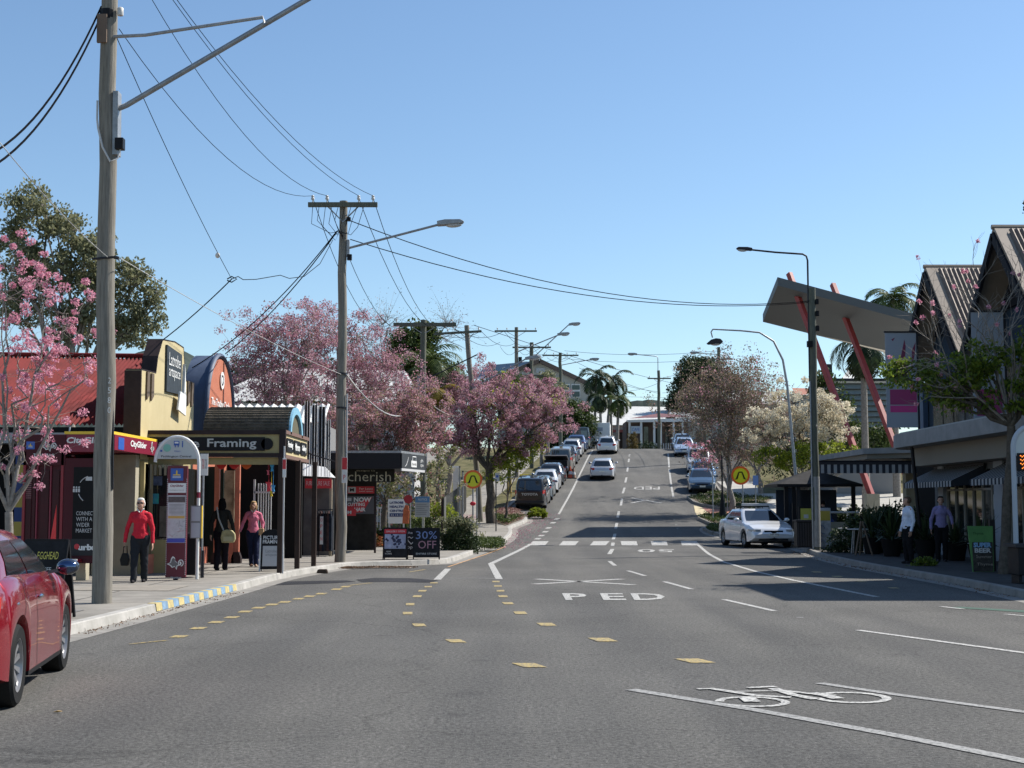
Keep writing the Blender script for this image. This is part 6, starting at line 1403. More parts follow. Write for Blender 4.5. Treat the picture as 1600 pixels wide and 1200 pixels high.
# guide post barrier and yellow lid bin
Yw = 94; p = at(819, 800, Yw); t = thing('wheelie_bin', 'dark wheelie bin with bright yellow lid beside the poles', 'bin', (p.x, Yw, gz(0,Yw)))
q = MB(); q.hexa([(-.24,-.28,.06),(.24,-.28,.06),(.24,.22,.06),(-.24,.22,.06)], [(-.30,-.36,.98),(.30,-.36,.98),(.30,.30,.98),(-.30,.30,.98)]); q.build('body', mat('bin green', (.03,.045,.03), .6), t)
MB().hexa([(-.32,-.40,.98),(.32,-.40,.98),(.32,.34,.98),(-.32,.34,.98)], [(-.28,-.34,1.08),(.28,-.34,1.08),(.28,.30,1.06),(-.28,.30,1.06)]).build('lid', mat('bin yellow', (.6,.45,.04), .5), t)
for x in (-.25,.25): MB().lathe([(.10,-.03),(.10,.03)], 14, Matrix.Translation((x,.26,.10)) @ Matrix.Rotation(R(90),4,'Y')).build('wheel', M_black, t)
Yw = 90; t = thing('yellow_barrier', 'yellow tubular barrier frame around the pole and bin', 'barrier', (at(812,800,Yw).x, Yw, gz(0,Yw)))
for x in (-.75,-.55,.65,.9): MB().tube([(x,0,0),(x,0,1.15)], .03, 6).build('upright', mat('barrier yellow', (.5,.34,.05), .6), t)
for h_ in (.25,1.13): MB().tube([(-.75,0,h_),(.9,0,h_)], .03, 6).build('rail', mat('barrier yellow', (.5,.34,.05)), t)
MB().bar((-.75,0,.25),(-.55,0,1.1),.04).build('diagonal', mat('barrier yellow', (.5,.34,.05)), t); MB().bar((.3,0,.25),(.9,0,1.1),.04).build('diagonal', mat('barrier yellow', (.5,.34,.05)), t)
for k, (px, lb) in enumerate(((891,'orange traffic cone left of the other cone on the road'), (896.5,'dull grey-orange traffic cone on the right'))):
    p = gnd(px, 747.5); t = thing('traffic_cone', lb, 'traffic cone', p, 0, 'traffic cones by the parked cars'); s_ = 1.25 if k == 0 else 1.15
    q = MB(); q.lathe([(.16*s_,.03),(.11*s_,.25*s_),(.07*s_,.48*s_),(.03*s_,.70*s_),(.001,.71*s_)], 16); c_ = q.build('cone', mat('cone orange', (.6,.08,.03), .6) if k == 0 else mat('cone faded', (.30,.20,.15), .7), t, smooth=60)
    MB().box(-.2,.2,-.2,.2,0,.04).build('base', M_black, t); MB().lathe([(.118*s_,.24*s_),(.085*s_,.42*s_)], 16, cap=False).build('band', M_wh, c_, smooth=60)
# paling and signs near right of left bed
for p_, lb, r_, n_, mm in (((at(716,850,47).x, 47, KH), 'dense dark green rosemary bush on the corner', (.62,.6,1.05), 90, DARKG),):
    t = bush('rosemary_bush', lb, p_, r_, mm, 130, 60, .07, 'bush', None, .30)
    leafmesh('tips', [(rnd.gauss(0,.35), rnd.gauss(0,.3), .5+.55*rnd.random()) for _ in range(90)], 16, .13, .08, OLIVE, t)
tag(leafmesh('ground_cover', [tuple((a := gnd(740+44*rnd.random(), 849+14*rnd.random())))[:2] + (KH+.10,) for _ in range(170)], 46, .22, .07, GREEN, None, .6), 'low green ground cover on the left corner', 'ground cover', kind='stuff')
def scatter_on(poly, n, off, per, sig, size, m, name, label, flat=.5):
    xs = [p.x for p in poly]; ys2 = [p.y for p in poly]; pts = []
    def inside(x, y):
        c = False; j = len(poly)-1
        for i in range(len(poly)):
            if (poly[i].y > y) != (poly[j].y > y) and x < (poly[j].x-poly[i].x)*(y-poly[i].y)/(poly[j].y-poly[i].y)+poly[i].x: c = not c
            j = i
        return c
    while len(pts) < n:
        x, y = rnd.uniform(min(xs), max(xs)), rnd.uniform(min(ys2), max(ys2))
        if inside(x, y): pts.append((x, y, prof(y)+off))
    return tag(leafmesh(name, pts, per, sig, size, m, None, flat), label, 'ground cover', kind='stuff')
for k, P_ in enumerate((ISL1, ISL2, ISL3)): scatter_on(P_, (260,140,110)[k], .22, 30, .22, .09, GREEN, 'ground_cover', ('low green cover in the far right traffic island', 'low green cover in the middle right traffic island', 'low green cover in the nearest right traffic island')[k])
LB_ = [gnd(x, y).to_2d() for x, y in ((768,812),(778,822),(790,826),(817,815),(822,810),(808,799),(784,797))]
b = MB(); b.v = [(p.x, p.y, prof(p.y)+KH+.02) for p in LB_]; b.f = [tuple(range(len(LB_)))]; struct(b.build('garden_bed', mat('island soil', (.09,.065,.04))))
scatter_on(LB_, 300, .20, 10, .2, .07, leafmat('leaf litter', [(.20,.12,.07),(.35,.16,.16),(.14,.10,.06),(.42,.22,.24)], .2), 'leaf_litter', 'fallen pink petals and leaf litter on the left bed', .2)
scatter_on(LB_[:4], 60, .32, 22, .22, .09, GREEN, 'ground_cover', 'green groundcover clump among the petals on the left bed')
PETAL = leafmat('petals', [(.45,.12,.22),(.55,.22,.30),(.35,.10,.16)], .2)
def petals(name, label, pts, n, sp, off, zoff=.02, m=PETAL, sz=.035):
    c = []
    for _ in range(n):
        a, b_ = rnd.choice(list(zip(pts, pts[1:]))); p = gnd(*a).lerp(gnd(*b_), rnd.random()); x = p.x + rnd.gauss(0, sp); y = p.y + rnd.gauss(0, sp); c.append((x, y, prof(y) + off + zoff))
    return tag(leafmesh(name, c, 3, .1, sz, m, None, .1), label, 'petals', kind='stuff')
petals('fallen_petals', 'fallen pink petals along the left gutter by the crossing', [(770,858),(800,840),(832,822),(850,802)], 900, .5, .0)
petals('fallen_petals', 'pink petals scattered on the footpath by the paling fence', [(672,815),(700,812),(742,812)], 900, .9, KH)
petals('dry_leaves', 'brown dry leaves heaped in the gutter by the second pole', [(524,887),(545,889),(590,888),(640,888)], 900, .12, .02, .02, leafmat('dry leaves', [(.16,.09,.05),(.24,.15,.09),(.10,.06,.04)], .1), .045)
petals('dry_leaves', 'brown leaves and grit along the shaded right gutter', [(1235,862),(1330,886),(1420,899),(1500,914),(1590,935)], 500, .12, .0, .015, leafmat('dry leaves', [(.16,.09,.05)]), .035)
petals('dry_leaves', 'dry leaf grit along the near left gutter', [(110,992),(250,956),(370,926)], 260, .10, .0, .012, leafmat('dry leaves', [(.16,.09,.05)]), .03)
MB().box(-.12,.12,-.1,.1,.0,.09).build('x', M_dbrown) if False else None
t = MB().hexa([(-.14,-.1,0),(.14,-.1,0),(.13,.1,0),(-.13,.1,0)], [(-.11,-.08,.10),(.11,-.08,.10),(.10,.08,.10),(-.10,.08,.10)]).build('gutter_block', mat('dark block', (.06,.045,.035), .9), bevel=.02); t.location = gnd(504, 896); tag(t, 'small dark block lying in the gutter near the awning posts', 'block')
t = MB().prism([(-.03,0),(0,.008),(.035,.003),(.0,-.002)], -.015, .015).build('fallen_leaf', mat('yellow leaf', (.28,.18,.06), .8)); t.location = gnd(90, 1114) + Vector((0,0,.01)); tag(t, 'single yellow fallen leaf on the asphalt near the red hatchback', 'leaf')

# ------------------------------------------------------------------ right-hand gabled building
t = thing('gabled_shop_building', 'dark blue shop building with steep twin gables and striped awnings', 'building', (13.0, 37, 0))
M_gw = mat('dark blue wall', (.025,.04,.065), .6, col2=(.04,.065,.095), vscale=1.5); M_dk = mat('near black boards', (.014,.014,.018), .7); M_fl = mat('roof flashing', (.26,.205,.155), .55, var=.08, vscale=5)  # near-black boards colour, reused on windows and awning top
M_rf = mat('brown ribbed roof', (.17,.12,.085), .5, var=.15, vscale=3)
AP, EV, HW = 8.85, 5.85, 3.1
MB().box(-.9, 8, -9.2, -4.35, 3.75, 8.75).build('parapet_block', M_gw, t)
for gi, yc in enumerate((36.8, 43.0)):
    y0 = yc - 37
    q = MB(); q.prism([(y0-HW,3.6),(y0-HW,EV),(y0,AP-.1),(y0+HW,EV),(y0+HW,3.6)], -.55-.25, -.55-.05, Matrix.Rotation(R(90),4,'Z')); 
    wl = q.build('gable_wall', M_gw, t)
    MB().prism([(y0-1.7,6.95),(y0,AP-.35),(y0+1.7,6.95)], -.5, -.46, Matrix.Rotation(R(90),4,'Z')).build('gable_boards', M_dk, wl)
    for s_ in (-1, 1):
        # roof plane with ribs + flashing at the verge
        A = Vector((-.25, y0, AP)); B = Vector((10, y0, AP)); Cc = Vector((10, y0+s_*(HW+.0), EV-.12)); D = Vector((-.25, y0+s_*HW, EV-.12))
        up = Vector((0, -s_*(EV-.12-AP), HW)).normalized()*-1; up = Vector((0, s_*abs(EV-.12-AP), HW)).normalized()
        rp = MB(); rp.hexa([A, B, Cc, D], [A+up*.10, B+up*.10, Cc+up*.10, D+up*.10]); rp = rp.build('roof', M_fl, t)
        dn_ = (D-A).normalized()*.12; corr_gen('roof_sheet', A+Vector((.34,0,0))+dn_+up*.15, B+dn_+up*.15, Cc+up*.15, D+Vector((.34,0,0))+up*.15, .028, .14, M_rf, rp)
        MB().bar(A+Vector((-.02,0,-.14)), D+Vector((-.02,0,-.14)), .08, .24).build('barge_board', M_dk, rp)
    MB().tube([(-.3,y0,AP+.1),(10,y0,AP+.1)], .07, 6).build('ridge_cap', M_fl, t)
MB().box(.8, 10, -4.3, 9.1, 3.6, EV-.1).build('upper_wall', M_gw, t)
# upper storey: blue pilasters, windows
for y_, w_ in ((2.6,.5),(-.1,.7),(-3.4,.5),(9.0,.4)): MB().box(.40, .56, y_-w_/2, y_+w_/2, 3.75, 5.6).build('blue_pilaster', mat('blue pilaster', (.06,.10,.17), .6, var=.1, vscale=3), t)
for yw0 in (3.3, -2.9):
    wn = MB().box(.40, .54, yw0, yw0+4.4, 3.95, 5.5).build('window', M_dk, t)
    for k in range(4): MB().box(.36, .40, yw0+.15+1.06*k, yw0+1.08+1.06*k, 4.05, 5.4).build('pane', mat('reflective pane', (.10,.085,.07), .12, var=.7, vscale=2.5), wn)
    MB().box(.30, .44, yw0-.1, yw0+4.5, 3.83, 3.95).build('window_sill', mat('blue pilaster', (.06,.10,.17)), wn)
# concrete canopy band with rounded far corner
Cn = [(-1.55,-6.5),(-1.5,5.2),(-1.35,6.0),(-.95,6.6),(-.3,6.95),(.9,7.1),(.9,-6.5)]
M_cb = mat('grey concrete band', (.17,.175,.18), .8, col2=(.25,.255,.26), vscale=2)
MB().slab(Cn, 3.32, 3.72).build('balcony_slab', M_cb, t); MB().slab([(x+.15 if x < .5 else x, y_) for x, y_ in Cn], 3.72, 3.78).build('balcony_capping', mat('pale cap', (.33,.34,.34), .7), t)
MB().slab([(-.9,-6.4),(-.85,5.8),(-.2,6.4),(.88,6.5),(.88,-6.4)], 2.78, 3.315).build('soffit_beam', mat('dull cream', (.19,.175,.15), .8), t)  # beam in one even dull cream
for y_ in (4.2,): MB().tube([(-1.3,y_,3.3),(-1.15,y_-.3,.1)], .055, 10).build('black_post', M_black, t, smooth=60)
# ground floor shop front
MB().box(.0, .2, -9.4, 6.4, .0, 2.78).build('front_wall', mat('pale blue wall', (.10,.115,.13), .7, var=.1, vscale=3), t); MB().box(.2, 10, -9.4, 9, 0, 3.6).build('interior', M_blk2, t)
for yw0, yw1 in ((1.0, 4.9), (-4.8, -.4)):
    wn = MB().box(-.05, .0, yw0, yw1, .55, 2.6).build('shop_window', M_shopglass, t)
    nn = int((yw1-yw0)/.78)
    for k in range(nn+1): yy_ = yw0 + (yw1-yw0)*k/nn; MB().box(-.10, -.05, yy_-.022, yy_+.022, .5, 2.6).build('mullion', mat('pale mullion', (.26,.24,.21), .6), wn)
    MB().box(-.12, -.0, yw0, yw1, .45, .55).build('window_sill', M_lgrey, wn); MB().box(-.10, -.0, yw0, yw1, 2.02, 2.08).build('transom', mat('pale mullion', (.42,.38,.32)), wn)
MB().box(-.12, .0, .05, .75, .0, 2.78).build('white_pier', mat('white pier', (.30,.33,.37), .7), t); MB().box(-.12, .0, 5.2, 5.7, 0, 2.78).build('white_pier', mat('white pier', (.42,.46,.50)), t)
MB().box(-.06, .0, .8, .98, 1.5, 1.9).build('oval_plaque', M_lgrey, t)
def striped(par, x0, x1, ya, yb, z0, z1, proj, n=22, val=.16):
    """striped fabric awning: slope from wall down to a hanging valance, stripes are strips of cloth"""
    for k in range(n):
        a, c = ya + (yb-ya)*k/n, ya + (yb-ya)*(k+1)/n
        m_ = mat('awning dark stripe', (.03,.035,.045), .8) if k % 2 else mat('awning pale stripe', (.30,.31,.32), .8)
        q = MB(); q.add([(x1,a,z1),(x1,c,z1),(x0,c,z0),(x0,a,z0),(x0,c,z0-val),(x0,a,z0-val)], [(0,1,2,3),(3,2,4,5)]); q.build('stripe', m_, par)
for ya, yb, lb in ((1.6, 6.2, 'a'), (-4.6, .0, 'b')):
    aw = MB().box(-.08, -.02, ya, yb, 2.70, 2.76).build('awning_cassette', M_dsteel, t); striped(aw, -1.0, -.06, ya, yb, 2.28, 2.72, 1, 34)
    for yy_ in (ya, yb): q = MB(); q.add([(-.06,yy_,2.72),(-1.0,yy_,2.28),(-1.0,yy_,2.12),(-.06,yy_,2.2)], [(0,1,2,3)]); q.build('awning_side', mat('awning dark stripe', (.03,.035,.045)), aw)
# banners standing off the upper wall
def banner(label, px0, px1, pyt, pyb, Y, kind):
    a = at(px0, pyb, Y); c = at(px1, pyt, Y); W_ = c.x-a.x; H_ = c.z-a.z; t = thing('banner', label, 'banner', (a.x, Y, a.z), 0, 'tall banners on the gabled building')
    pn = MB().box(0, W_, 0, .02, 0, H_).build('cloth', mat('banner cloth', (.34,.37,.42), .7), t); MB().box(-.03, W_+.1, -.02, .04, H_, H_+.05).build('top_rod', M_dsteel, t); MB().box(W_, W_+.06, -.02, .04, -.1, H_+.1).build('pole', M_dsteel, t); MB().box(W_, max(W_+.06, 13.1-a.x), -.0, .04, H_-.1, H_-.04).build('bracket', M_dsteel, t)
    if kind == 0:
        q = MB()
        for P_ in ([(.15,.50),(.35,.62),(.5,.75),(.62,.93),(.66,.86),(.62,.70),(.72,.62),(.6,.56),(.45,.54),(.35,.45)], [(.82,.6),(.95,.78),(.98,.9),(.86,.82)], [(.2,.93),(.32,.95),(.25,.91)]): q.prism([(x*W_, z_*H_) for x, z_ in P_], -.006, -.001)
        q.build('plum_figure', mat('plum', (.20,.04,.09), .7), pn); MB().box(.12*W_, .98*W_, -.006, -.001, .24*H_, .40*H_).build('pink_block', mat('magenta', (.36,.05,.16), .7), pn); MB().box(.12*W_, .98*W_, -.007, -.002, .16*H_, .23*H_).build('bright_block', mat('hot pink', (.60,.06,.25), .7), pn)
    else: MB().box(.1*W_, .9*W_, -.006, -.001, .06*H_, .30*H_).build('pink_block', mat('magenta', (.36,.05,.16)), pn)
    return t
banner('tall pale banner with plum figure and pink blocks', 1386, 1431, 520, 668, 44.0, 0); banner('plain grey blue banner with pink foot near the second gable', 1522, 1567, 488, 660, 37.6, 1)
# low flat roofed veranda with striped valance
t = thing('cafe_veranda', 'low flat cafe veranda roof with long striped valance', 'veranda', (12.4, 50, 0))
MB().slab([(.2,0),(4.5,-4.0),(9,-4.0),(9,8),(.2,8)], 3.25, 3.5).build('roof_slab', mat('dull cream', (.28,.26,.22)), t); MB().slab([(.05,-.1),(4.4,-4.15),(9,-4.15),(9,-4.0),(4.5,-4.0),(.2,0),(.2,8),(.05,8)], 3.42, 3.62).build('roof_edge', M_cb, t)
vl = MB().box(-1.9, 4.6, -1.05, -1.0, 3.02, 3.10).build('valance_rail', M_dsteel, t)
for k in range(58):
    x0 = -1.9 + 6.5*k/58; MB().box(x0, x0+6.5/58, -1.04, -1.02, 2.72, 3.03).build('stripe', mat('awning dark stripe', (.03,.035,.045)) if k % 2 else mat('awning pale stripe', (.30,.31,.32)), vl)
MB().box(-1.9, 4.6, -1.0, 0, 3.1, 3.16).build('awning_top', M_dk, t)
MB().box(1.7, 2.15, .5, .95, 0, 3.25).build('concrete_column', M_beige, t); MB().box(4.4, 4.8, 0, .4, 0, 3.25).build('concrete_column', M_beige, t); MB().box(-.2, 6, 7.5, 7.7, 0, 1.2).build('rear_wall', M_dk, t)
# tilted slab canopy on raking red legs
t = thing('slab_canopy', 'huge tilted slab canopy carried on raking red legs', 'canopy', (16, 72, prof(72)))
o = Vector((16, 72, prof(72)))
A, B = at(1215,446,69)-o, at(1192,503,76)-o; Cf, Dn = at(1420,560,76)-o, at(1460,512,69)-o
up = Vector((.0,0,.42))
M_soff = mat('canopy soffit', (.86,.80,.70), .8, var=.05, vscale=1)
MB().hexa([A, Dn, Cf, B], [A+up, Dn+up, Cf+up, B+up]).build('slab', mat('slab edge grey', (.09,.10,.105), .6), t)
q = MB(); dn = Vector((0,0,-.004)); q.add([A+dn+Vector((.08,.1,0)), Dn+dn+Vector((0,.1,0)), Cf+dn+Vector((0,-.1,0)), B+dn+Vector((.08,-.1,0))], [(0,1,2,3)]); q.build('soffit', M_soff, t)
for k, (pa_, pb_, Y0, Y1) in enumerate((((1233,427),(1362,775),70.5,66),((1301,444),(1432,785),72.5,66))):
    a = at(*pa_, Y0)-o; c = at(*pb_, Y1)-o; MB().bar(a, c, .24, .26).build('leg', mat('red oxide steel', (.30,.035,.03), .5, var=.15, vscale=3), t, bevel=.02)
    MB().box(c.x-.3, c.x+.3, c.y-.3, c.y+.3, -1.2, c.z+.1).build('footing', M_beige, t)
# weatherboard house under the slab
Yh = 92; t = thing('weatherboard_house', 'grey green weatherboard house with small ribbed gable under the slab', 'house', (at(1335,620,Yh).x, Yh, prof(Yh)))
xx = lambda px: at(px,700,Yh).x - at(1335,620,Yh).x; zz = lambda py: Z(py,Yh) - prof(Yh)
MB().box(xx(1290)+.2, xx(1400), .1, 6, 0, zz(592)).build('wall', M_grey, t)
for k in range(9): z0 = zz(668-8.6*k); MB().hexa([(xx(1302-k*1.2),-.25,z0),(xx(1400),-.25,z0),(xx(1400),.1,z0),(xx(1302-k*1.2),.1,z0)], [(xx(1302-k*1.2),-.05,z0+.30),(xx(1400),-.05,z0+.30),(xx(1400),.1,z0+.30),(xx(1302-k*1.2),.1,z0+.30)]).build('louvre_blade', mat('louvre green grey', (.20,.23,.22), .6, var=.1, vscale=3), t)
corr_gen('roof', (xx(1352), 3.0, zz(563)), (xx(1356), 6, zz(563)), (xx(1400), 6, zz(592)), (xx(1318), 0, zz(592)), .04, .3, mat('pale roof sheet', (.55,.55,.52)), t)
MB().box(xx(1283), xx(1392), -.4, -.2, zz(596), zz(592)).build('beam', M_dsteel, t); MB().box(xx(1290), xx(1300), -.5, -.3, zz(606), zz(570)).build('bracket', M_dsteel, t)
# pyramid roofed bus shelter
Ys = 56; t = thing('bus_shelter', 'dark pyramid roofed shelter on slim black posts behind the sedan', 'bus shelter', (11.95, Ys, KH)); zz = lambda py: Z(py,Ys)-KH; xx = lambda px: at(px,700,Ys).x - 11.95
x0, x1 = xx(1205), xx(1333); q = MB(); q.v = [(x0,-1.3,zz(757)),(x1,-1.3,zz(757)),(x1,1.6,zz(757)),(x0,1.6,zz(757)),((x0+x1)/2,.1,zz(733))]; q.f = [(0,1,4),(1,2,4),(2,3,4),(3,0,4),(3,2,1,0)]
q.build('roof', mat('dark shelter roof', (.035,.033,.032), .7, var=.3, vscale=3), t); MB().box(x0-.03, x1+.03, -1.33, 1.63, zz(761), zz(757)).build('eave', M_black, t)
for px in (1219, 1231, 1238, 1322): MB().box(xx(px)-.07, xx(px)+.07, -1.1, -.96, 0, zz(760)).build('post', M_black if px != 1238 else M_dsteel, t)
MB().box(xx(1221), xx(1231), -1.02, -1.0, zz(786), zz(762)).build('panel', mat('shelter panel', (.03,.04,.06), .2), t); MB().box(x0+.4, x1-.4, 1.3, 1.34, .3, zz(765)).build('back_glass', mat('shelter panel', (.03,.04,.06)), t)
# objects by the right pole
t = thing('street_bin', 'black slatted street bin enclosure beside the dark pole', 'bin', (at(1256,800,48).x, 48, KH)); MB().box(-.30,.30,-.3,.3,.05,.92).build('body', M_black, t, bevel=.02); MB().box(-.33,.33,-.33,.33,.92,.98).build('lid', M_dsteel, t)
for k in range(7): MB().box(-.28+.085*k,-.23+.085*k,-.31,-.3,.1,.88).build('slat', M_dsteel, t)
t = thing('poster_stand', 'yellow newspaper poster in a black frame behind the bin', 'poster stand', (at(1259,800,49.5).x, 49.5, KH)); pn = MB().box(-.24,.24,-.03,.03,.1,1.42).build('frame', M_black, t); MB().box(-.19,.19,-.04,-.03,.95,1.36).build('yellow_poster', mat('lime poster', (.42,.42,.07), .6), pn); MB().box(-.08,.08,-.046,-.04,1.02,1.15).build('print_mark', M_lgrey, pn)
t = thing('news_box', 'pale graffiti marked box with yellow top panel right of the pole', 'box', (at(1286,800,48.6).x, 48.6, KH)); MB().box(-.22,.22,-.2,.2,.05,1.38).build('body', mat('scribbled box', (.30,.33,.36), .7, var=.4, vscale=6), t, bevel=.02)
MB().box(-.17,.19,-.215,-.2,.95,1.28).build('yellow_panel', mat('dull yellow', (.36,.30,.05), .6), t); 
for k in range(4): MB().tube([(-.1+.12*math.cos(a+k), -.21, .2+.18*k+.07*math.sin(a*1.3)) for a in [i*.7 for i in range(7)]], .012, 5).build('scribble', mat('blue scribble', (.10,.16,.28), .7), t)
# low wall and rail, cafe chairs, planters
t = thing('low_wall', 'low beige wall with steel rail by the cafe', 'wall', (at(1330,820,50).x, 50, KH)); MB().box(-.85,.75,0,.18,0,.88).build('masonry', M_beige, t)
MB().tube([(-.85,.09,1.22),(.3,.09,1.22)], .035, 8).build('rail', M_lgrey, t, smooth=60)
for x in (-.1,): MB().tube([(x,.09,.88),(x,.09,1.22)], .025, 8).build('rail_post', M_lgrey, t)
def cafetable(label, px, Y): 
    t = thing('cafe_table', label, 'cafe table', (at(px,800,Y).x, Y, KH), 0, 'cafe tables in the shade'); MB().lathe([(.33,.72),(.35,.73),(.35,.75),(.01,.75)], 20).build('top', M_lgrey, t)
    for a in range(4): MB().bar((.28*math.cos(a*1.57+.4),.28*math.sin(a*1.57+.4),0), (.2*math.cos(a*1.57+.4),.2*math.sin(a*1.57+.4),.72), .03).build('leg', M_steel, t)
cafetable('left cafe table near the low wall rail', 1326, 45); cafetable('right cafe table beside the timber easel', 1341, 43.5)
t = thing('easel', 'folding timber easel beside the cafe plants', 'easel', (at(1346,800,42).x, 42, KH))
for a, c in (((-.25,-.2,0),(-.02,0,1.0)), ((.25,-.2,0),(.02,0,1.0)), ((0,.3,0),(0,0,.98))): MB().bar(a, c, .04).build('leg', mat('easel timber', (.14,.10,.07), .8), t)
def spiky(label, px, Y, h, r, pot=True, n=46, s_=1.0):
    t = thing('potted_plant', label, 'potted plant', (at(px,800,Y).x, Y, KH), 0, 'dark spiky plants in tubs'); q = MB()
    MB().lathe([(.22,0),(.30,.45),(.32,.5),(.26,.5),(.24,.44)], 16).build('pot', mat('dark pot', (.012,.012,.012), .9), t, smooth=40)
    for k in range(n):
        az = rnd.random()*6.283; el = rnd.uniform(.15, 1.45); L_ = h*rnd.uniform(.7,1.1); d = Vector((math.cos(az)*math.cos(el), math.sin(az)*math.cos(el), math.sin(el))); sd = Vector((-d.y, d.x, 0)).normalized()*.035
        a = Vector((0,0,.45)); m1 = a + d*L_*.5; e = a + d*L_ + Vector((0,0,-.25*L_*math.cos(el))); kk = len(q.v); q.v += [tuple(a-sd*.6), tuple(a+sd*.6), tuple(m1+sd), tuple(m1-sd), tuple(e)]; q.f += [(kk,kk+1,kk+2,kk+3),(kk+3,kk+2,kk+4)]
    q.build('leaves', DARKG, t, fix=False); return t
spiky('spiky dark plant in a tub below the white pier', 1530, 35.5, 1.0, 1); spiky('broad dark potted plant behind the man in the white shirt', 1392, 41, 1.25, 1); spiky('dark potted plant left of the cafe tubs', 1362, 43, 1.2, 1); spiky('rounded potted plant at the cafe entrance', 1338, 47.5, 1.0, 1); spiky('dark potted plant below the black post', 1445, 40, .9, 1); spiky('small potted plant by the shop window sill', 1492, 37.8, .8, 1)
bush('hedge', 'dense dark cafe hedge behind the low wall', (at(1385,830,44.5).x, 44.5, KH), (1.9,.8,1.5), DARKG, 170, 60, .10, 'hedge', None, .25); bush('hedge', 'dark hedge row beyond the shelter posts', (at(1325,780,57.5).x, 58, KH), (1.9,.8,1.45), DARKG, 130, 60, .12, 'hedge', None, .22)
bush('kerb_plant', 'small pale leaved plant at the kerb by the men', (at(1442,890,34.6).x, 34.6, .06), (.42,.3,.26), GLOSSY, 34, 40, .06, 'plant', None, .3)
# green beer banner board
Yg = 31.5; t = thing('banner_board', 'tall green upright board advertising super beer', 'sign', (at(1528,800,Yg).x, Yg, KH)); zz = lambda py: Z(py,Yg)-KH; xx = lambda px: at(px,700,Yg).x - at(1528,800,Yg).x
pn = MB().prism([(xx(1515),zz(898)),(xx(1547),zz(898)),(xx(1547),zz(822)),(xx(1508),zz(822))], -.02, .02).build('panel', mat('banner green', (.055,.16,.05), .7, col2=(.10,.26,.07), vscale=3), t)
MB().prism([(xx(1515.5),zz(893)),(xx(1546),zz(893)),(xx(1546),zz(847)),(xx(1514),zz(847))], -.028, -.021).build('dark_field', mat('bean brown', (.05,.045,.04), .7, var=.5, vscale=12), pn)
txt('lettering', 'SUPER', pn, xx(1530), zz(851.5), .40, .11, mat('beer blue', (.20,.38,.60), .6), y=-.034, bold=.05); txt('lettering', 'BEER', pn, xx(1530.5), zz(860), .37, .10, M_lgrey, y=-.034, bold=.04)
txt('lettering', 'Summer', pn, xx(1532), zz(869.5), .35, .07, mat('dull tan', (.30,.25,.20), .7), y=-.034); txt('lettering', 'Thyme', pn, xx(1533), zz(882), .36, .08, mat('dull tan', (.30,.25,.20)), y=-.034); txt('lettering', 'Thyme', pn, xx(1524), zz(834), .24, .07, mat('dark green', (.02,.05,.02), .7), y=-.026)
MB().box(xx(1548), xx(1556), .2, .3, 0, zz(812)).build('side_post', M_black, t)
# near right bus stop post with LED board, and black bin
Yr = 27.3; bx = at(1591,700,Yr).x; t = thing('led_bus_stop', 'white arched bus stop post with orange dot matrix display', 'bus stop sign', (bx, Yr, KH)); zz = lambda py: Z(py,Yr)-KH; xx = lambda px: at(px,700,Yr).x - bx
MB().tube([(xx(1583),0,0),(xx(1583),0,zz(700))] + [(xx(1583)+.36-.36*math.cos(a), 0, zz(700)+.42*math.sin(a)) for a in [i*math.pi/20 for i in range(1,11)]] + [(.9,0,zz(700)+.42)], .05, 10).build('post', mat('pale post', (.40,.43,.47), .6), t, smooth=60)
MB().prism([(xx(1585),zz(712))] + [(xx(1585)+.34-.34*math.cos(a), zz(700)+.38*math.sin(a)) for a in [i*math.pi/20 for i in range(0,11)]] + [(.8,zz(700)+.38),(.8,zz(712))], -.02, .02).build('header_panel', mat('pale sign face', (.50,.53,.52)), t)
ld = MB().box(xx(1588), .8, -.05, .02, zz(736), zz(708)).build('display', M_black, t)
for k in range(4):
    q = MB()
    for j in range(16):
        if rnd.random() < .75: q.box(xx(1592)+.03*j, xx(1592)+.03*j+.02, -.056, -.05, zz(713+6*k)-.02*(j%2), zz(713+6*k)-.02*(j%2)+.018)
    q.build('led_row', mat('orange led', (.8,.2,.02), .5, emit=(1,.25,.03), es=1.6), ld)
t = thing('street_bin', 'black square bin at the right edge of the picture', 'bin', (at(1597,880,27.0).x+.12, 26.8, KH)); MB().box(-.36,.36,-.3,.3,.16,.68).build('body', M_black, t, bevel=.02); MB().box(-.42,.42,-.34,.34,.68,.74).build('lid', M_dsteel, t); txt('lettering', 'bin', t, -.1, .5, .12, .06, M_lgrey, y=-.303)
for x in (-.3,.3): MB().box(x-.03,x+.03,-.2,.2,0,.16).build('foot', M_black, t)
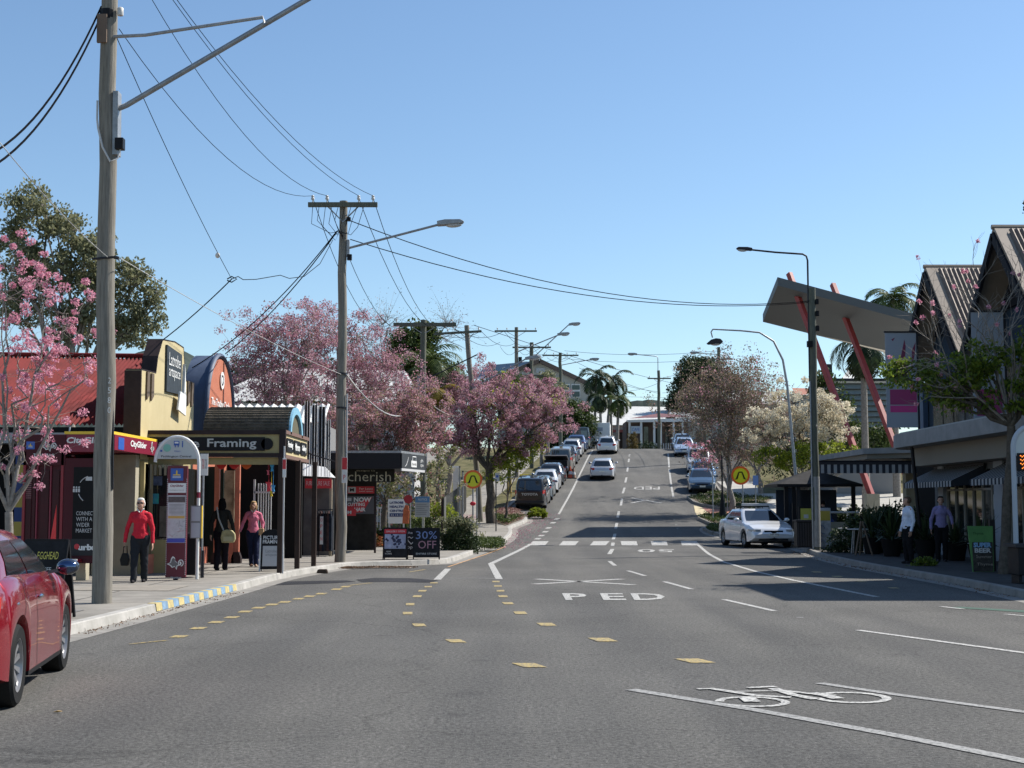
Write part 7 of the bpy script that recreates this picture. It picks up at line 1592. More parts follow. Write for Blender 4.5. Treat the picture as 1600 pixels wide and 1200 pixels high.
# blue parking sign and dark tree post on the island
t = thing('parking_sign', 'small blue parking sign on thin post beyond the crossing island', 'parking sign', (at(1181,790,78).x, 78, gz(0,78))); MB().tube([(0,0,0),(0,0,Z(744,78)-gz(0,78))], .03, 6).build('post', M_steel, t); MB().box(-.15,.15,-.04,-.02,Z(758,78)-gz(0,78),Z(743,78)-gz(0,78)).build('plate', mat('sign blue pale', (.14,.24,.50), .5), t)
t = thing('bollard_post', 'black steel post flared at its foot on the right island', 'post', (at(1129,800,76).x, 76, prof(76)+.15)); MB().lathe([(.20,0),(.17,.3),(.10,1.0),(.05,1.4),(.045,3.3),(.02,3.35)], 14).build('shaft', M_black, t, smooth=60); MB().lathe([(.08,2.6),(.08,2.75)], 12).build('collar', M_dsteel, t)
for k, (px, Yq) in enumerate(((1114, 74), (1137, 80))): t = thing('sign_pole', ('thin bare pole at the tip of the right island', 'pale thin pole behind the flared black post')[k], 'pole', (at(px,800,Yq).x, Yq, prof(Yq)+.15)); MB().tube([(0,0,0),(0,0,2.6)], .03, 6).build('shaft', M_steel, t); MB().lathe([(.036,2.58),(.036,2.62),(.01,2.64)], 8).build('cap', M_dsteel, t)

# ------------------------------------------------------------------ far buildings
Yf = 172; zb = prof(Yf)
t = thing('gabled_hall', 'big pale hall with wide gable and vents above the trees', 'building', (at(850,600,Yf).x, Yf, zb)); xx = lambda px, Y=Yf: at(px,700,Y).x - at(850,600,Yf).x; zz = lambda py, Y=Yf: Z(py,Y) - zb
M_cw = mat('pale hall wall', (.45,.43,.37), .8, var=.05, vscale=.5)
MB().prism([(xx(778),0),(xx(778),zz(592)),(xx(843),zz(567)),(xx(945),zz(613)),(xx(945),0)], 0, .4).build('gable_wall', M_cw, t)
MB().bar((xx(772),-.3,zz(593)),(xx(843),-.3,zz(564)),.5).build('barge_board', mat('brown barge', (.13,.09,.07), .7), t); MB().bar((xx(843),-.3,zz(564)),(xx(952),-.3,zz(615)),.5).build('barge_board', mat('brown barge', (.13,.09,.07)), t)
Yk = Yf + 22; A = Vector((xx(843),-.5,zz(564))); B = Vector((xx(790,Yk),22,zz(573,Yk))); q = MB(); q.v = [tuple(A), (xx(760,Yk),22,zz(571,Yk)), (xx(738,Yk),22,zz(592,Yk)), (xx(772),-.5,zz(593))]; q.f = [(0,1,2,3)]; q.build('roof', mat('slate blue roof', (.13,.16,.20), .5, var=.15, vscale=.6), t)
q = MB(); q.v = [tuple(A), (xx(952),-.5,zz(615)), (xx(952)-2,22,zz(615)), (xx(760,Yk),22,zz(571,Yk))]; q.f = [(0,1,2,3)]; q.build('roof', mat('slate blue roof', (.13,.16,.20)), t)
for px, py in ((766,572),(792,570),(815,567),(838,562)): MB().lathe([(.45,zz(py)-.6),(.45,zz(py)+.3),(.7,zz(py)+.4),(.7,zz(py)+.8),(.2,zz(py)+1.0)], 10, Matrix.Translation((xx(px),3+(838-px)*.2,0))).build('roof_vent', M_steel, t)
for px, w_ in ((886,5),(900,7),(878,4)):
    f = MB().box(xx(px-w_), xx(px+w_), -.12, -.02, zz(621), zz(600)).build('window', M_wh, t)
    for a, c in ((602,609),(612,620)): MB().box(xx(px-w_+1), xx(px+w_-1), -.18, -.12, zz(c), zz(a)).build('pane', mat('green pane', (.05,.08,.07), .15), f)
MB().box(xx(838), xx(852), -.1, 0, zz(583), zz(575)).build('gable_louvre', M_lgrey, t); MB().box(xx(770), xx(945), -1.5, -.1, zz(640), zz(634)).build('lower_eave', M_grey, t)
Yf = 158; zb = prof(Yf); x0_ = at(985,600,Yf).x
t = thing('white_roof_hall', 'long building with broad mottled white roof at the crest', 'building', (x0_, Yf, zb)); xx = lambda px, Y=Yf: at(px,700,Y).x - x0_; zz = lambda py, Y=Yf: Z(py,Y) - zb
M_mr = mat('mottled white roof', (.42,.42,.40), .7, col2=(.58,.58,.56), vscale=2.5)
q = MB(); q.v = [(xx(926,175),17,zz(634,175)), (xx(1052,175),17,zz(636,175)), (xx(1052),0,zz(664)), (xx(916),0,zz(664))]; q.f = [(0,1,2,3)]; q.build('roof', M_mr, t)
MB().box(xx(920), xx(1050), .5, 16, 0, zz(665)).build('wall', M_cw, t); q = MB(); q.v = [(xx(915),-.5,zz(664)),(xx(926,175),17,zz(634,175)),(xx(890,175),17,zz(650,175)),(xx(905),-.5,zz(664))]; q.f = [(0,1,2,3)]; q.build('roof_hip', M_mr, t)
for px in (930, 945, 965): MB().box(xx(px), xx(px+8), .3, .5, 1, zz(672)).build('window', M_shopglass, t)
q = MB(); q.box(xx(938), xx(975), -1, -.2, zz(676), zz(672)); q.build('red_awning', mat('faded red', (.30,.08,.06), .7), t)
Yf = 150; zb = prof(Yf); x0_ = at(1025,690,Yf).x
t = thing('verandah_shop', 'small corner shop with red hip roof and white verandah posts', 'shop', (x0_, Yf, zb)); xx = lambda px, Y=Yf: at(px,700,Y).x - x0_; zz = lambda py, Y=Yf: Z(py,Y) - zb
q = MB(); q.v = [(xx(980),-2.4,zz(656)), (xx(1075),-2.4,zz(653)), (xx(1055),4,zz(643)), (xx(1035),4,zz(642))]; q.f = [(0,1,2,3)]; q.build('roof', mat('red hip roof', (.15,.05,.045), .6, var=.2, vscale=1), t)
q = MB(); q.hexa([(xx(979),-2.5,zz(662)),(xx(1076),-2.5,zz(661)),(xx(1076),-.2,zz(659)),(xx(979),-.2,zz(659))],[(xx(979),-2.5,zz(658.5)),(xx(1076),-2.5,zz(655)),(xx(1076),-.2,zz(655)),(xx(979),-.2,zz(656))]); q.build('verandah_fascia', M_wh, t)
for px in (981, 999, 1019, 1029, 1049, 1063): MB().box(xx(px)-.11, xx(px)+.11, -2.4, -2.2, 0, zz(661)).build('verandah_post', M_wh, t)
MB().box(xx(979), xx(1075), .0, 5, 0, zz(658)).build('wall', mat('shop brown wall', (.10,.07,.06), .8, var=.3, vscale=.8), t)
for px in (986,1006,1022,1040,1056): MB().box(xx(px), xx(px+7), -.06, 0, .8, zz(667)).build('window', M_shopglass, t)
sg = MB().box(xx(983), xx(998), -2.55, -2.5, zz(679), zz(668)).build('white_sign', mat('washed blue sign', (.45,.52,.58), .6), t); txt('lettering', 'CAFE', sg, xx(990.5), zz(673), .8, .35, M_bluem, y=-2.56)
for k in range(16): MB().box(xx(1000+3.6*k), xx(1001.3+3.6*k), -2.5, -2.45, 0, 1.05).build('picket', M_lgrey, t)
for k, (px0, px1, pyr, pye, Yf, m_, lb) in enumerate(((1118,1232,605,632,128,M_mr,'pale ribbed roof house behind the right trees'),(1040,1098,640,655,152,M_grey,'dark low house right of the verandah shop'),(1240,1345,600,618,118,mat('terracotta tile roof', (.33,.13,.08), .8),'house with terracotta tiled roof at the right'))):
    zb = prof(Yf); xm = at((px0+px1)/2,600,Yf).x; t = thing('house', lb, 'house', (xm, Yf, zb), 0, None); xx = lambda px: at(px,700,Yf).x - xm; zz = lambda py: Z(py,Yf) - zb
    q = MB(); q.v = [(xx(px0+14),4,zz(pyr)),(xx(px1-6),4,zz(pyr+2)),(xx(px1),-1,zz(pye)),(xx(px0),-1,zz(pye))]; q.f = [(0,1,2,3)]; q.build('roof', m_, t)
    MB().box(xx(px0)+.4, xx(px1)-.4, -.6, 7, 0, zz(pye)).build('wall', M_cw, t)
    for j in range(3): MB().box(xx(px0)+1+j*2.2, xx(px0)+2.1+j*2.2, -.68, -.6, 1.2, 2.5).build('window', M_shopglass, t)
# ------------------------------------------------------------------ trees
Y = 24.0; b0 = at(14, 880, Y)
t = tree('pink_trumpet_tree', 'near left bare limbed tree with bright pink blossom clusters', (b0.x-.05, Y, KH), [L(15,450,Y,60,55),L(70,500,Y,65,60),L(20,560,Y,60,50),L(90,590,Y,60,45),L(40,640,Y,70,45),L(128,575,Y,30,60),L(60,710,Y,35,30), L(5,720,Y,30,25)],
     .078, PINK, .05, 78, 60, .27, 'blossom', M_bark, None, forks=(b0.x-.03, Y, Z(800,Y)), twigs=2, jit=.2, clusmin=.3, tsig=.38)
Y = 58; tree('gum_tree', 'tall grey green gum tree towering behind the red roof', (at(110,800,Y).x, Y, prof(Y)), [L(55,330,Y,42,38),L(25,400,Y,42,45),L(105,365,Y,42,40),L(80,430,Y,50,45),L(30,480,Y,40,40),L(150,400,Y,40,45),L(150,470,Y,45,45),L(205,440,Y,30,40),L(225,490,Y,30,36),L(190,520,Y,45,30),L(110,510,Y,45,35),L(240,470,Y,16,30)],
     .24, OLIVE, .16, 260, 105, .54, 'crown', M_barkw, None, forks=(at(110,640,Y).x, Y, Z(640,Y)), jit=.2, droop=.8, clusmin=.25)
Y = 60; tree('pink_trumpet_tree', 'tall rounded pink tree beyond the arched shop', (at(445,800,Y).x, Y, prof(Y)), [L(440,535,Y,58,38),L(400,560,Y,40,40),L(480,545,Y,40,45),L(420,600,Y,55,35),L(460,620,Y,50,30)],
     .16, PINKF, .09, 165, 75, .6, 'blossom', M_bark, 'pink blossom trees on the left side', twigs=2, jit=.15)
Y = 64; tree('pink_trumpet_tree', 'airy pink tree rising directly behind the second pole', (at(535,820,Y).x, Y, prof(Y)), [L(520,530,Y,45,38),L(560,540,Y,40,40),L(590,590,Y,45,40),L(500,590,Y,40,40),L(545,630,Y,65,40),L(620,620,Y,45,35)],
     .16, PINKF, .09, 180, 70, .6, 'blossom', M_bark, 'pink blossom trees on the left side', twigs=2, jit=.15)
Y = 56; tree('pink_trumpet_tree', 'low spreading pink tree over the gift shop awning', (at(600,845,Y).x, Y, prof(Y)+KH), [L(570,670,Y,48,34),L(620,660,Y,50,38),L(665,665,Y,42,40),L(640,705,Y,52,28),L(530,680,Y,30,32),L(600,700,Y,50,25)],
     .12, leafmat('mixed pink and green', [(.46,.20,.26),(.60,.30,.36),(.15,.15,.06),(.42,.20,.22),(.13,.14,.05),(.66,.44,.48)], .45), .09, 230, 120, .5, 'blossom', M_barkd, 'pink blossom trees on the left side', twigs=1, jit=.15)
Y = 53; tree('blossom_shrub', 'small cream flowered shrub above the noticeboard', (at(620,845,Y).x, Y, KH), [L(600,750,Y,32,22),L(640,745,Y,38,24),L(685,735,Y,28,28),L(625,775,Y,25,18)],
     .05, leafmat('cream and lime', [(.45,.33,.28),(.14,.18,.03),(.5,.42,.34),(.08,.10,.03),(.22,.26,.05)], .35), .10, 75, 50, .35, 'crown', M_barkd, None, twigs=1)
Y = 72; tree('pink_trumpet_tree', 'broad pink tree above the leaning pole and black truck', (at(768,815,Y).x, Y, prof(Y)+KH), [L(730,650,Y,36,36),L(770,640,Y,40,34),L(815,640,Y,42,32),L(850,655,Y,36,28),L(790,680,Y,55,28),L(740,695,Y,36,28),L(835,690,Y,30,18),L(700,680,Y,32,36)],
     .22, PINKF, .095, 290, 125, .58, 'blossom', M_barkd, 'pink blossom trees on the left side', forks=(at(764,740,Y).x, Y, Z(735,Y)), second=(LIME, .22, 30, .14, 'leaves'), twigs=1, jit=.12)
Y = 84; tree('pink_trumpet_tree', 'farther pink tree between the third and leaning poles', (at(700,800,Y).x, Y, prof(Y)), [L(690,640,Y,42,32),L(730,620,Y,35,28),L(650,625,Y,38,30),L(780,615,Y,38,24)], .18, PINKF, .12, 190, 140, .6, 'blossom', M_bark, 'pink blossom trees on the left side', twigs=1)
Y = 104; tree('pink_trumpet_tree', 'smallest distant pink tree by the far parked cars', (at(848,740,Y).x, Y, prof(Y)), [L(845,620,Y,32,20),L(865,640,Y,22,20),L(815,622,Y,28,18)], .15, PINKF, .15, 90, 110, .6, 'blossom', M_bark, 'pink blossom trees on the left side', twigs=1)
Y = 90; tree('bare_tree', 'leafless grey twiggy tree beside the big palm', (at(600,700,Y).x, Y, prof(Y)), [L(598,515,Y,22,38),L(615,560,Y,26,36),L(700,520,Y,22,32),L(575,560,Y,20,30)], .2, DUSK, .09, 90, 5, .9, 'crown', M_bark, None, twigs=4)
Y = 68; tree('shade_tree', 'olive brown bush tree peeping over the barrel roof', (at(470,800,Y).x, Y, prof(Y)), [L(460,655,Y,32,26),L(478,640,Y,22,20)], .12, leafmat('olive rust', [(.10,.08,.02),(.20,.13,.04),(.07,.08,.02)], .3), .14, 50, 90, .5)
Y = 66; tree('shade_tree', 'lime leafed young tree by the pink tree trunk', (at(790,800,Y+6).x, Y+6, prof(Y+6)+KH), [L(800,715,Y+6,26,20),L(780,735,Y+6,22,22),L(820,700,Y+6,20,18)], .07, LIME, .13, 50, 60, .4, 'crown', M_barkd, None)
Y = 92; tree('shade_tree', 'pale green round bush on the skyline left of the hall', (at(797,700,Y).x, Y, prof(Y)), [L(800,602,Y,24,20),L(770,598,Y,14,14)], .12, GREEN, .16, 40, 90, .5)
Y = 120; tree('shade_tree', 'loose grey green tree before the hall gable', (at(855,690,Y).x, Y, prof(Y)), [L(855,605,Y,22,24),L(872,615,Y,14,16)], .15, OLIVE, .2, 50, 70, .6)
Y = 135; tree('shade_tree', 'dense dark tree behind the far parked vans', (at(900,700,Y).x, Y, prof(Y)), [L(900,650,Y,24,20),L(890,675,Y,22,20),L(918,672,Y,18,18),L(880,655,Y,14,14)], .2, GREEN, .25, 110, 110, .9)
Y = 130; tree('shade_tree', 'dark shaded thicket where the far kerb ends', (at(868,705,Y).x, Y, prof(Y)), [L(862,690,Y,26,16),L(845,700,Y,20,14),L(885,695,Y,16,14)], .15, DARKG, .25, 90, 110, .9)
Y = 170; tree('shade_tree', 'large round dark tree on the right skyline', (at(1095,690,Y).x, Y, prof(Y)), [L(1095,590,Y,34,26),L(1072,610,Y,22,22),L(1120,605,Y,26,24),L(1060,628,Y,14,12),L(1140,600,Y,14,18)], .4, DARKG, .3, 190, 150, 1.4, second=(OLIVE, .4, 60, .3, 'olive_leaves'))  # olive leaves mixed at random through the dark crown
Y = 80; tree('seed_pod_tree', 'twiggy dusky brown tree on the right island', (at(1146,800,Y).x, Y, prof(Y)+.14), [L(1145,620,Y,48,40),L(1095,650,Y,44,34),L(1180,640,Y,36,40),L(1130,690,Y,34,30),L(1170,700,Y,36,34),L(1145,590,Y,28,22)],
     .17, DUSK, .11, 210, 38, .8, 'crown', M_bark, None, forks=(at(1140,765,Y).x, Y, Z(765,Y)), twigs=3, jit=.15, second=(PINKF, .14, 12, .14, 'blossom'))
Y = 92; tree('seed_pod_tree', 'second dusky tree filling in behind the right island tree', (at(1190,770,Y).x, Y, prof(Y)), [L(1190,640,Y,36,38),L(1215,680,Y,26,36),L(1160,660,Y,36,36),L(1100,640,Y,26,26)], .16, DUSK, .13, 90, 38, .8, 'crown', M_bark, None, twigs=2)
Y = 100; tree('pink_trumpet_tree', 'small bright pink sprig tree between the right parked cars', (at(1100,745,Y).x, Y, prof(Y)), [L(1098,708,Y,16,9),L(1112,722,Y,10,9),L(1080,703,Y,8,6)], .07, PINK, .12, 30, 50, .4, 'blossom', M_bark, None, twigs=1)
Y = 62; tree('cream_blossom_tree', 'cream flowering tree with lime lower leaves on the right', (at(1262,820,Y).x, Y, prof(Y)+KH), [L(1245,640,Y,44,26),L(1290,650,Y,36,24),L(1215,665,Y,42,22),L(1300,680,Y,34,18),L(1240,685,Y,50,18),L(1190,680,Y,20,12)],
     .13, CREAM, .10, 210, 80, .42, 'blossom', M_barkd, None, twigs=1, jit=.12)
Y = 61; tree('lime_leaf_tree', 'low lime green foliage below the cream blossom', (at(1255,830,Y).x, Y, prof(Y)+KH), [L(1205,715,Y,30,14),L(1235,722,Y,26,16),L(1310,705,Y,34,14),L(1265,705,Y,34,12),L(1330,712,Y,10,10)], .06, LIME, .12, 80, 50, .36, 'crown', M_barkd, None)
Y = 86; tree('shade_tree', 'dark green tree behind the lamp post and pole', (at(1300,760,Y).x, Y, prof(Y)), [L(1290,605,Y,20,22),L(1330,685,Y,30,22),L(1300,640,Y,26,26),L(1365,690,Y,30,20)], .15, GREEN, .2, 100, 110, .7)
# near right tree
Y = 30.5; bb = (at(1568,900,Y).x, Y, KH)
t = tree('spreading_street_tree', 'near right street tree with glossy leaf sprays and bare twigs', bb, [L(1490,580,Y,48,30),L(1425,590,Y,42,24),L(1540,560,Y,40,32),L(1590,620,Y,40,34),L(1520,615,Y,40,26),L(1620,560,Y,40,50),L(1470,625,Y,30,16),L(1400,578,Y,18,14)],
     .105, GLOSSY, .10, 100, 62, .26, 'crown', M_barkd, None, forks=(at(1580,665,Y).x, Y, Z(665,Y)), jit=.2, droop=.6, clusmin=.4)
tw = MB(); fl = []
fk = Vector((at(1580,665,Y).x, Y, Z(665,Y))) - Vector(bb)
def grow(p, d, ln, r, dep):
    pts = [p]; rr = [r]; n_ = 4
    for i in range(n_):
        d = (d + Vector((rnd.gauss(0,.13), rnd.gauss(0,.13), rnd.gauss(.04,.10)))).normalized(); p = p + d*ln/n_; pts.append(p); rr.append(r*(1-.42*(i+1)/n_))
        if dep and i >= 1:
            for _ in range(1 if dep > 1 else 2):
                sd = Vector((rnd.gauss(0,1), rnd.gauss(0,1), rnd.gauss(.2,.8))); sd = (sd - d*sd.dot(d)).normalized()
                grow(p, (d + sd*rnd.uniform(.5,.95)).normalized(), ln*rnd.uniform(.45,.7), r*.5, dep-1)
    tw.tube(pts, rr, 5 if r > .01 else 3, cap=False)
    if dep == 0 and rnd.random() < .10: fl.append(p)
for ex, ey, ln in ((1400,470,1.35),(1450,440,1.3),(1500,430,1.3),(1545,425,1.25),(1600,420,1.25),(1640,470,1.1),(1420,520,1.1)):
    e = at(ex, ey, Y + rnd.gauss(0,.4)) - Vector(bb); d = (e - fk); grow(fk, d.normalized(), d.length*.62, .032, 3)
tw.build('bare_twigs', M_bark, t, smooth=60); leafmesh('blossom', fl, 26, .055, .055, PINK, t)
# big dark foliage at the far right edge (top) and palms
Y = 85; palm('queen_palm', 'big shaggy queen palm behind the third pole', (at(655,760,Y).x, Y, prof(Y)), 8.2, 44, 3.6, GREEN, .22, None, (.2,0), .07, (1.45,-.9)); 
Y = 87; tree('shade_tree', 'dense dark creeper clad tree under the queen palm', (at(640,760,Y).x, Y, prof(Y)), [L(640,560,Y,34,45),L(675,590,Y,36,36),L(620,600,Y,26,30),L(700,610,Y,24,22),L(655,530,Y,26,26)], .25, GREEN, .22, 170, 120, .7)
Y = 82; palm('golden_palm', 'small yellowing palm below the queen palm', (at(685,700,Y).x, Y, prof(Y)), Z(612,82)-prof(82), 18, 1.7, GOLD, .12, None, (0,0), .06, (.9,-1.1))
palm('tall_palm', 'tallest slim palm with wind swept fronds at the crest', (at(928,690,146).x, 146, prof(146)), Z(588,146)-prof(146), 13, 3.0, DARKG, .16, 'palms beside the pale hall', (.3,0), .10, (1.3,-.7)); palm('tall_palm', 'palm just right of the tallest one', (at(946,690,148).x, 148, prof(148)), Z(594,148)-prof(148), 12, 2.8, DARKG, .16, 'palms beside the pale hall', (.8,0), .10, (1.2,-.7))
palm('tall_palm', 'shorter palm in front of the white hall roof', (at(964,690,144).x, 144, prof(144)), Z(625,144)-prof(144), 13, 2.3, GREEN, .16, 'palms beside the pale hall', (.2,0), .10, (1.2,-.7)); palm('tall_palm', 'low drooping palm left of the tallest one', (at(940,690,143).x, 143, prof(143)), Z(618,143)-prof(143), 12, 2.2, DARKG, .15, 'palms beside the pale hall', (-.2,0), .10, (.8,-.9))
palm('roof_palm', 'palm fronds rising above the slab canopy', (at(1400,700,90).x, 90, prof(90)), Z(470,90)-prof(90), 22, 2.6, GREEN, .2, None, (0,0), .08, (1.3,-.4)); palm('shaggy_palm', 'dark hanging palm below the slab canopy', (at(1352,700,80).x, 80, prof(80)), Z(535,80)-prof(80), 26, 2.6, DARKG, .2, None, (0,0), .08, (.5,-1.2))
Y = 60; tree('shade_tree', 'leaf spray hanging in at the right edge of the sky', (at(1668,850,Y).x, Y, prof(Y)), [L(1612,322,Y,14,9),L(1650,360,Y,30,30),L(1660,420,Y,30,30)], .15, DARKG, .12, 40, 60, .3, 'crown', M_barkd, None)
# low bushes near the crest and along the left
for k, (px, py, Y, r_, m_, lb) in enumerate(((690,770,62,(1.0,.8,1.4),LIME,'lime bush in the left garden'),(650,790,58,(1.2,.8,1.3),GREEN,'dark bush behind the noticeboard'),(580,850,50.5,(.5,.4,.5),leafmat('red tips', [(.3,.06,.03),(.10,.10,.03),(.4,.12,.05)], .3),'red leaved bush beside the planters'),(596,840,52,(.7,.4,.6),GREEN,'low green bush behind the planters'),(1008,702,140,(1.8,.8,.9),DARKG,'dark low shrub before the verandah shop'),(988,700,138,(.6,.6,2.0),leafmat('olive rust', [(.10,.08,.02),(.20,.13,.04)], .3),'narrow olive shrub by the shop corner'),(1290,800,58,(1.0,.6,1.0),GREEN,'green bush behind the shelter post'),(840,800,77,(.5,.4,.4),LIME,'lime clump at the tip of the petal bed'))):
    bush('bush', lb, (at(px,py,Y).x, Y, prof(Y)+KH*(Y<100)), r_, m_, 60, 50, .10, 'bush', None, .3)
# distant tree masses that read as one
cl = [tuple(at(x, 640 + rnd.gauss(0,5), 200)) for x in range(1180,1420,6)] + [tuple(at(x, 600 + 8*math.sin(x*.05) + rnd.gauss(0,6), 150)) for x in range(355,700,6)]
tag(leafmesh('treeline', cl, 220, 2.6, .5, DARKG, None, .9), 'distant dark treeline behind the roofs', 'trees', kind='stuff')
cl = [(at(x, 700, Y_).x, Y_, prof(Y_) + rnd.uniform(.3, 2.2)) for Y_ in (66, 72, 80) for x in range(300, 690, 12)]
tag(leafmesh('undergrowth', cl, 90, .75, .14, leafmat('under mix', [(.05,.07,.02),(.09,.10,.03),(.30,.12,.13),(.04,.05,.02),(.12,.12,.05)], .3), None, .9), 'garden undergrowth behind the left shops', 'undergrowth', kind='stuff')
cl = [(at(x, 700, Y_).x, Y_, prof(Y_) + rnd.uniform(.3, 2.0)) for Y_ in (100, 112) for x in range(1190, 1560, 10)]
tag(leafmesh('undergrowth', cl, 90, .9, .2, DARKG, None, .9), 'dark undergrowth behind the right hand houses', 'undergrowth', kind='stuff')
# ------------------------------------------------------------------ people
WOOL = lambda n, c: mat(n, c, .95, var=.12, vscale=25, bump=.3, bscale=90)
def pp_(px, Y): return (at(px, 800, Y).x, Y, KH)
person('older woman walking in red jumper, dark trousers and sunglasses', pp_(220, 27.2), R(6), 1.60, WOOL('red wool', (.50,.012,.03)), WOOL('charcoal trousers', (.022,.024,.028)), WOOL('white hair', (.62,.60,.57)), SKIN,
       [(-.30,-.02,.80),(.26,-.06,.78)], [(-.09,-.20,0),(.07,.17,0)], mat('black shoes', (.02,.018,.02), .5), girth=1.10, collar=WOOL('white shirt', (.65,.65,.63)), glasses=True)
hb = at(196, 850, 27.1); t = thing('handbag', 'small black handbag held by the woman in red', 'handbag', (hb.x, 27.1, Z(884,27.1)))
MB().prism([(-.07,0),(-.09,.12),(-.05,.24),(.05,.24),(.09,.12),(.07,0)], -.05, .05).build('body', mat('black leather', (.012,.012,.012), .4), t, bevel=.015); MB().tube([(-.04,0,.23),(-.03,0,.36),(.03,0,.38),(.04,0,.23)], .01, 6).build('strap', mat('black leather', (.012,.012,.012)), t)
person('woman seen from behind in dark jacket with shoulder bag', pp_(347, 32.3), R(172), 1.62, WOOL('dark olive jacket', (.022,.022,.02)), WOOL('wide black trousers', (.012,.010,.014)), WOOL('black hair', (.008,.007,.007)), SKIND,
       [(-.30,-.04,.84),(.28,-.02,.84)], [(-.07,-.06,0),(.08,.10,0)], mat('black shoes', (.02,.018,.02)), hairlong=.08, girth=1.12)
t = thing('shoulder_bag', 'khaki shoulder bag hanging at the hip of the dark dressed woman', 'bag', (at(357,840,32.0).x, 32.0, Z(848,32.0))); MB().prism([(-.15,.0),(-.17,.12),(-.14,.26),(-.05,.30),(.08,.28),(.15,.2),(.16,.08),(.12,.0)], -.06, .06).build('body', mat('khaki canvas', (.36,.32,.17), .9, var=.3, vscale=8), t, bevel=.02); MB().box(-.10,.10,-.075,-.06,.04,.14).build('pocket', mat('pale canvas', (.45,.42,.26), .9), t); MB().tube([(-.10,-.03,.26),(-.22,-.06,.55),(-.27,-.02,.80)], .018, 6).build('strap', mat('grey strap', (.32,.32,.30), .8), t)
person('woman in pink jumper and jeans walking under the awning', pp_(396, 34.2), R(10), 1.56, WOOL('pink wool', (.62,.17,.26)), WOOL('navy jeans', (.015,.02,.05)), WOOL('blonde hair', (.42,.28,.14)), SKIN,
       [(-.34,-.10,.92),(.24,-.10,.85)], [(-.03,.06,0),(.09,-.10,0)], mat('tan shoes', (.35,.22,.15), .6), hairlong=.04, girth=1.02, head_turn=R(-12), collar=WOOL('white shirt', (.65,.65,.63)), elbow=[(-.27,.02,1.12),(.25,.05,1.12)])
t = thing('paper_bag', 'small tan bag in the hand of the woman in pink', 'bag', (at(409,830,34).x, 33.95, Z(836,34))); MB().box(-.06,.06,-.04,.04,0,.16).build('body', mat('tan paper', (.50,.32,.18), .8), t, bevel=.01); MB().tube([(-.03,0,.16),(0,0,.22),(.03,0,.16)], .006, 5).build('handle', mat('tan paper', (.50,.32,.18)), t)
person('man standing in white shirt and dark trousers at the right kerb', pp_(1419, 36.0), R(-75), 1.68, WOOL('white blue shirt', (.62,.68,.80)), WOOL('black trousers', (.012,.012,.014)), WOOL('brown hair', (.10,.06,.035)), SKIN,
       [(-.22,-.10,.82),(.22,-.06,.82)], [(-.08,-.02,0),(.08,.02,0)], mat('black shoes', (.02,.018,.02)), girth=1.12, head_turn=R(-15), belt=mat('black leather', (.012,.012,.012)))
person('man in lilac shirt standing in deep shade by the shop', pp_(1470, 37.2), R(-10), 1.70, WOOL('lilac shirt', (.22,.19,.36)), WOOL('black trousers', (.012,.012,.014)), WOOL('dark hair', (.02,.014,.01)), SKIND,
       [(-.26,-.04,.84),(.27,-.12,.98)], [(-.10,.0,0),(.09,.04,0)], mat('black shoes', (.02,.018,.02)), girth=1.05)
person('dark clothed person half hidden behind the right pole', pp_(1286, 50.5), R(150), 1.66, WOOL('black top', (.015,.015,.018)), WOOL('black trousers', (.012,.012,.014)), WOOL('black hair', (.008,.007,.007)), SKIND, [(-.22,-.02,.82),(.24,-.02,.80)], [(-.08,0,0),(.08,.05,0)], mat('black shoes', (.02,.018,.02)))
t = thing('shopping_bag', 'blue shopping bag held behind the right pole', 'bag', (at(1297,820,50.1).x, 50.1, Z(825,50.1))); MB().prism([(-.15,0),(-.17,.1),(-.12,.3),(.12,.3),(.16,.1),(.13,0)], -.06, .06).build('body', mat('blue bag', (.02,.05,.20), .7), t, bevel=.02); MB().tube([(-.08,0,.3),(0,0,.55),(.08,0,.3)], .012, 5).build('handle', mat('blue bag', (.02,.05,.20)), t)
# ------------------------------------------------------------------ vehicles
def PL(c, s): return c
RED = make_car('glossy red hatchback parked at the near left kerb', 'car', 'hatch', CP('red', (.30,.004,.016), .45, .25), rim=DARKR, spokes=10, group='cars in the street', spec=dict(L=4.2, W=1.80, H=1.41, wb=2.52, ro=.82, belt=.96, chromeh=True, b1=-1.2, r0=.8, r1=-2.05,
      deck=[(0,.62),(.05,.86),(.20,1.0),(.8,1.05),(2.0,1.02),(-1.22,.985),(-.6,.86),(-.12,.68),(0,.5)]), wr=.325, mirm=mat('blue black mirror', (.02,.025,.04), .15, coat=1.))
hd = R(9.5); fw = Vector((-math.sin(hd), math.cos(hd))); rt = Vector((math.cos(hd), math.sin(hd)))
rw = Vector((at(32,1098,11.45).x, 11.45)); c_ = rw + fw*(2.1-.82) - rt*.905
place_xy(RED, c_.x, c_.y, hd, .0)
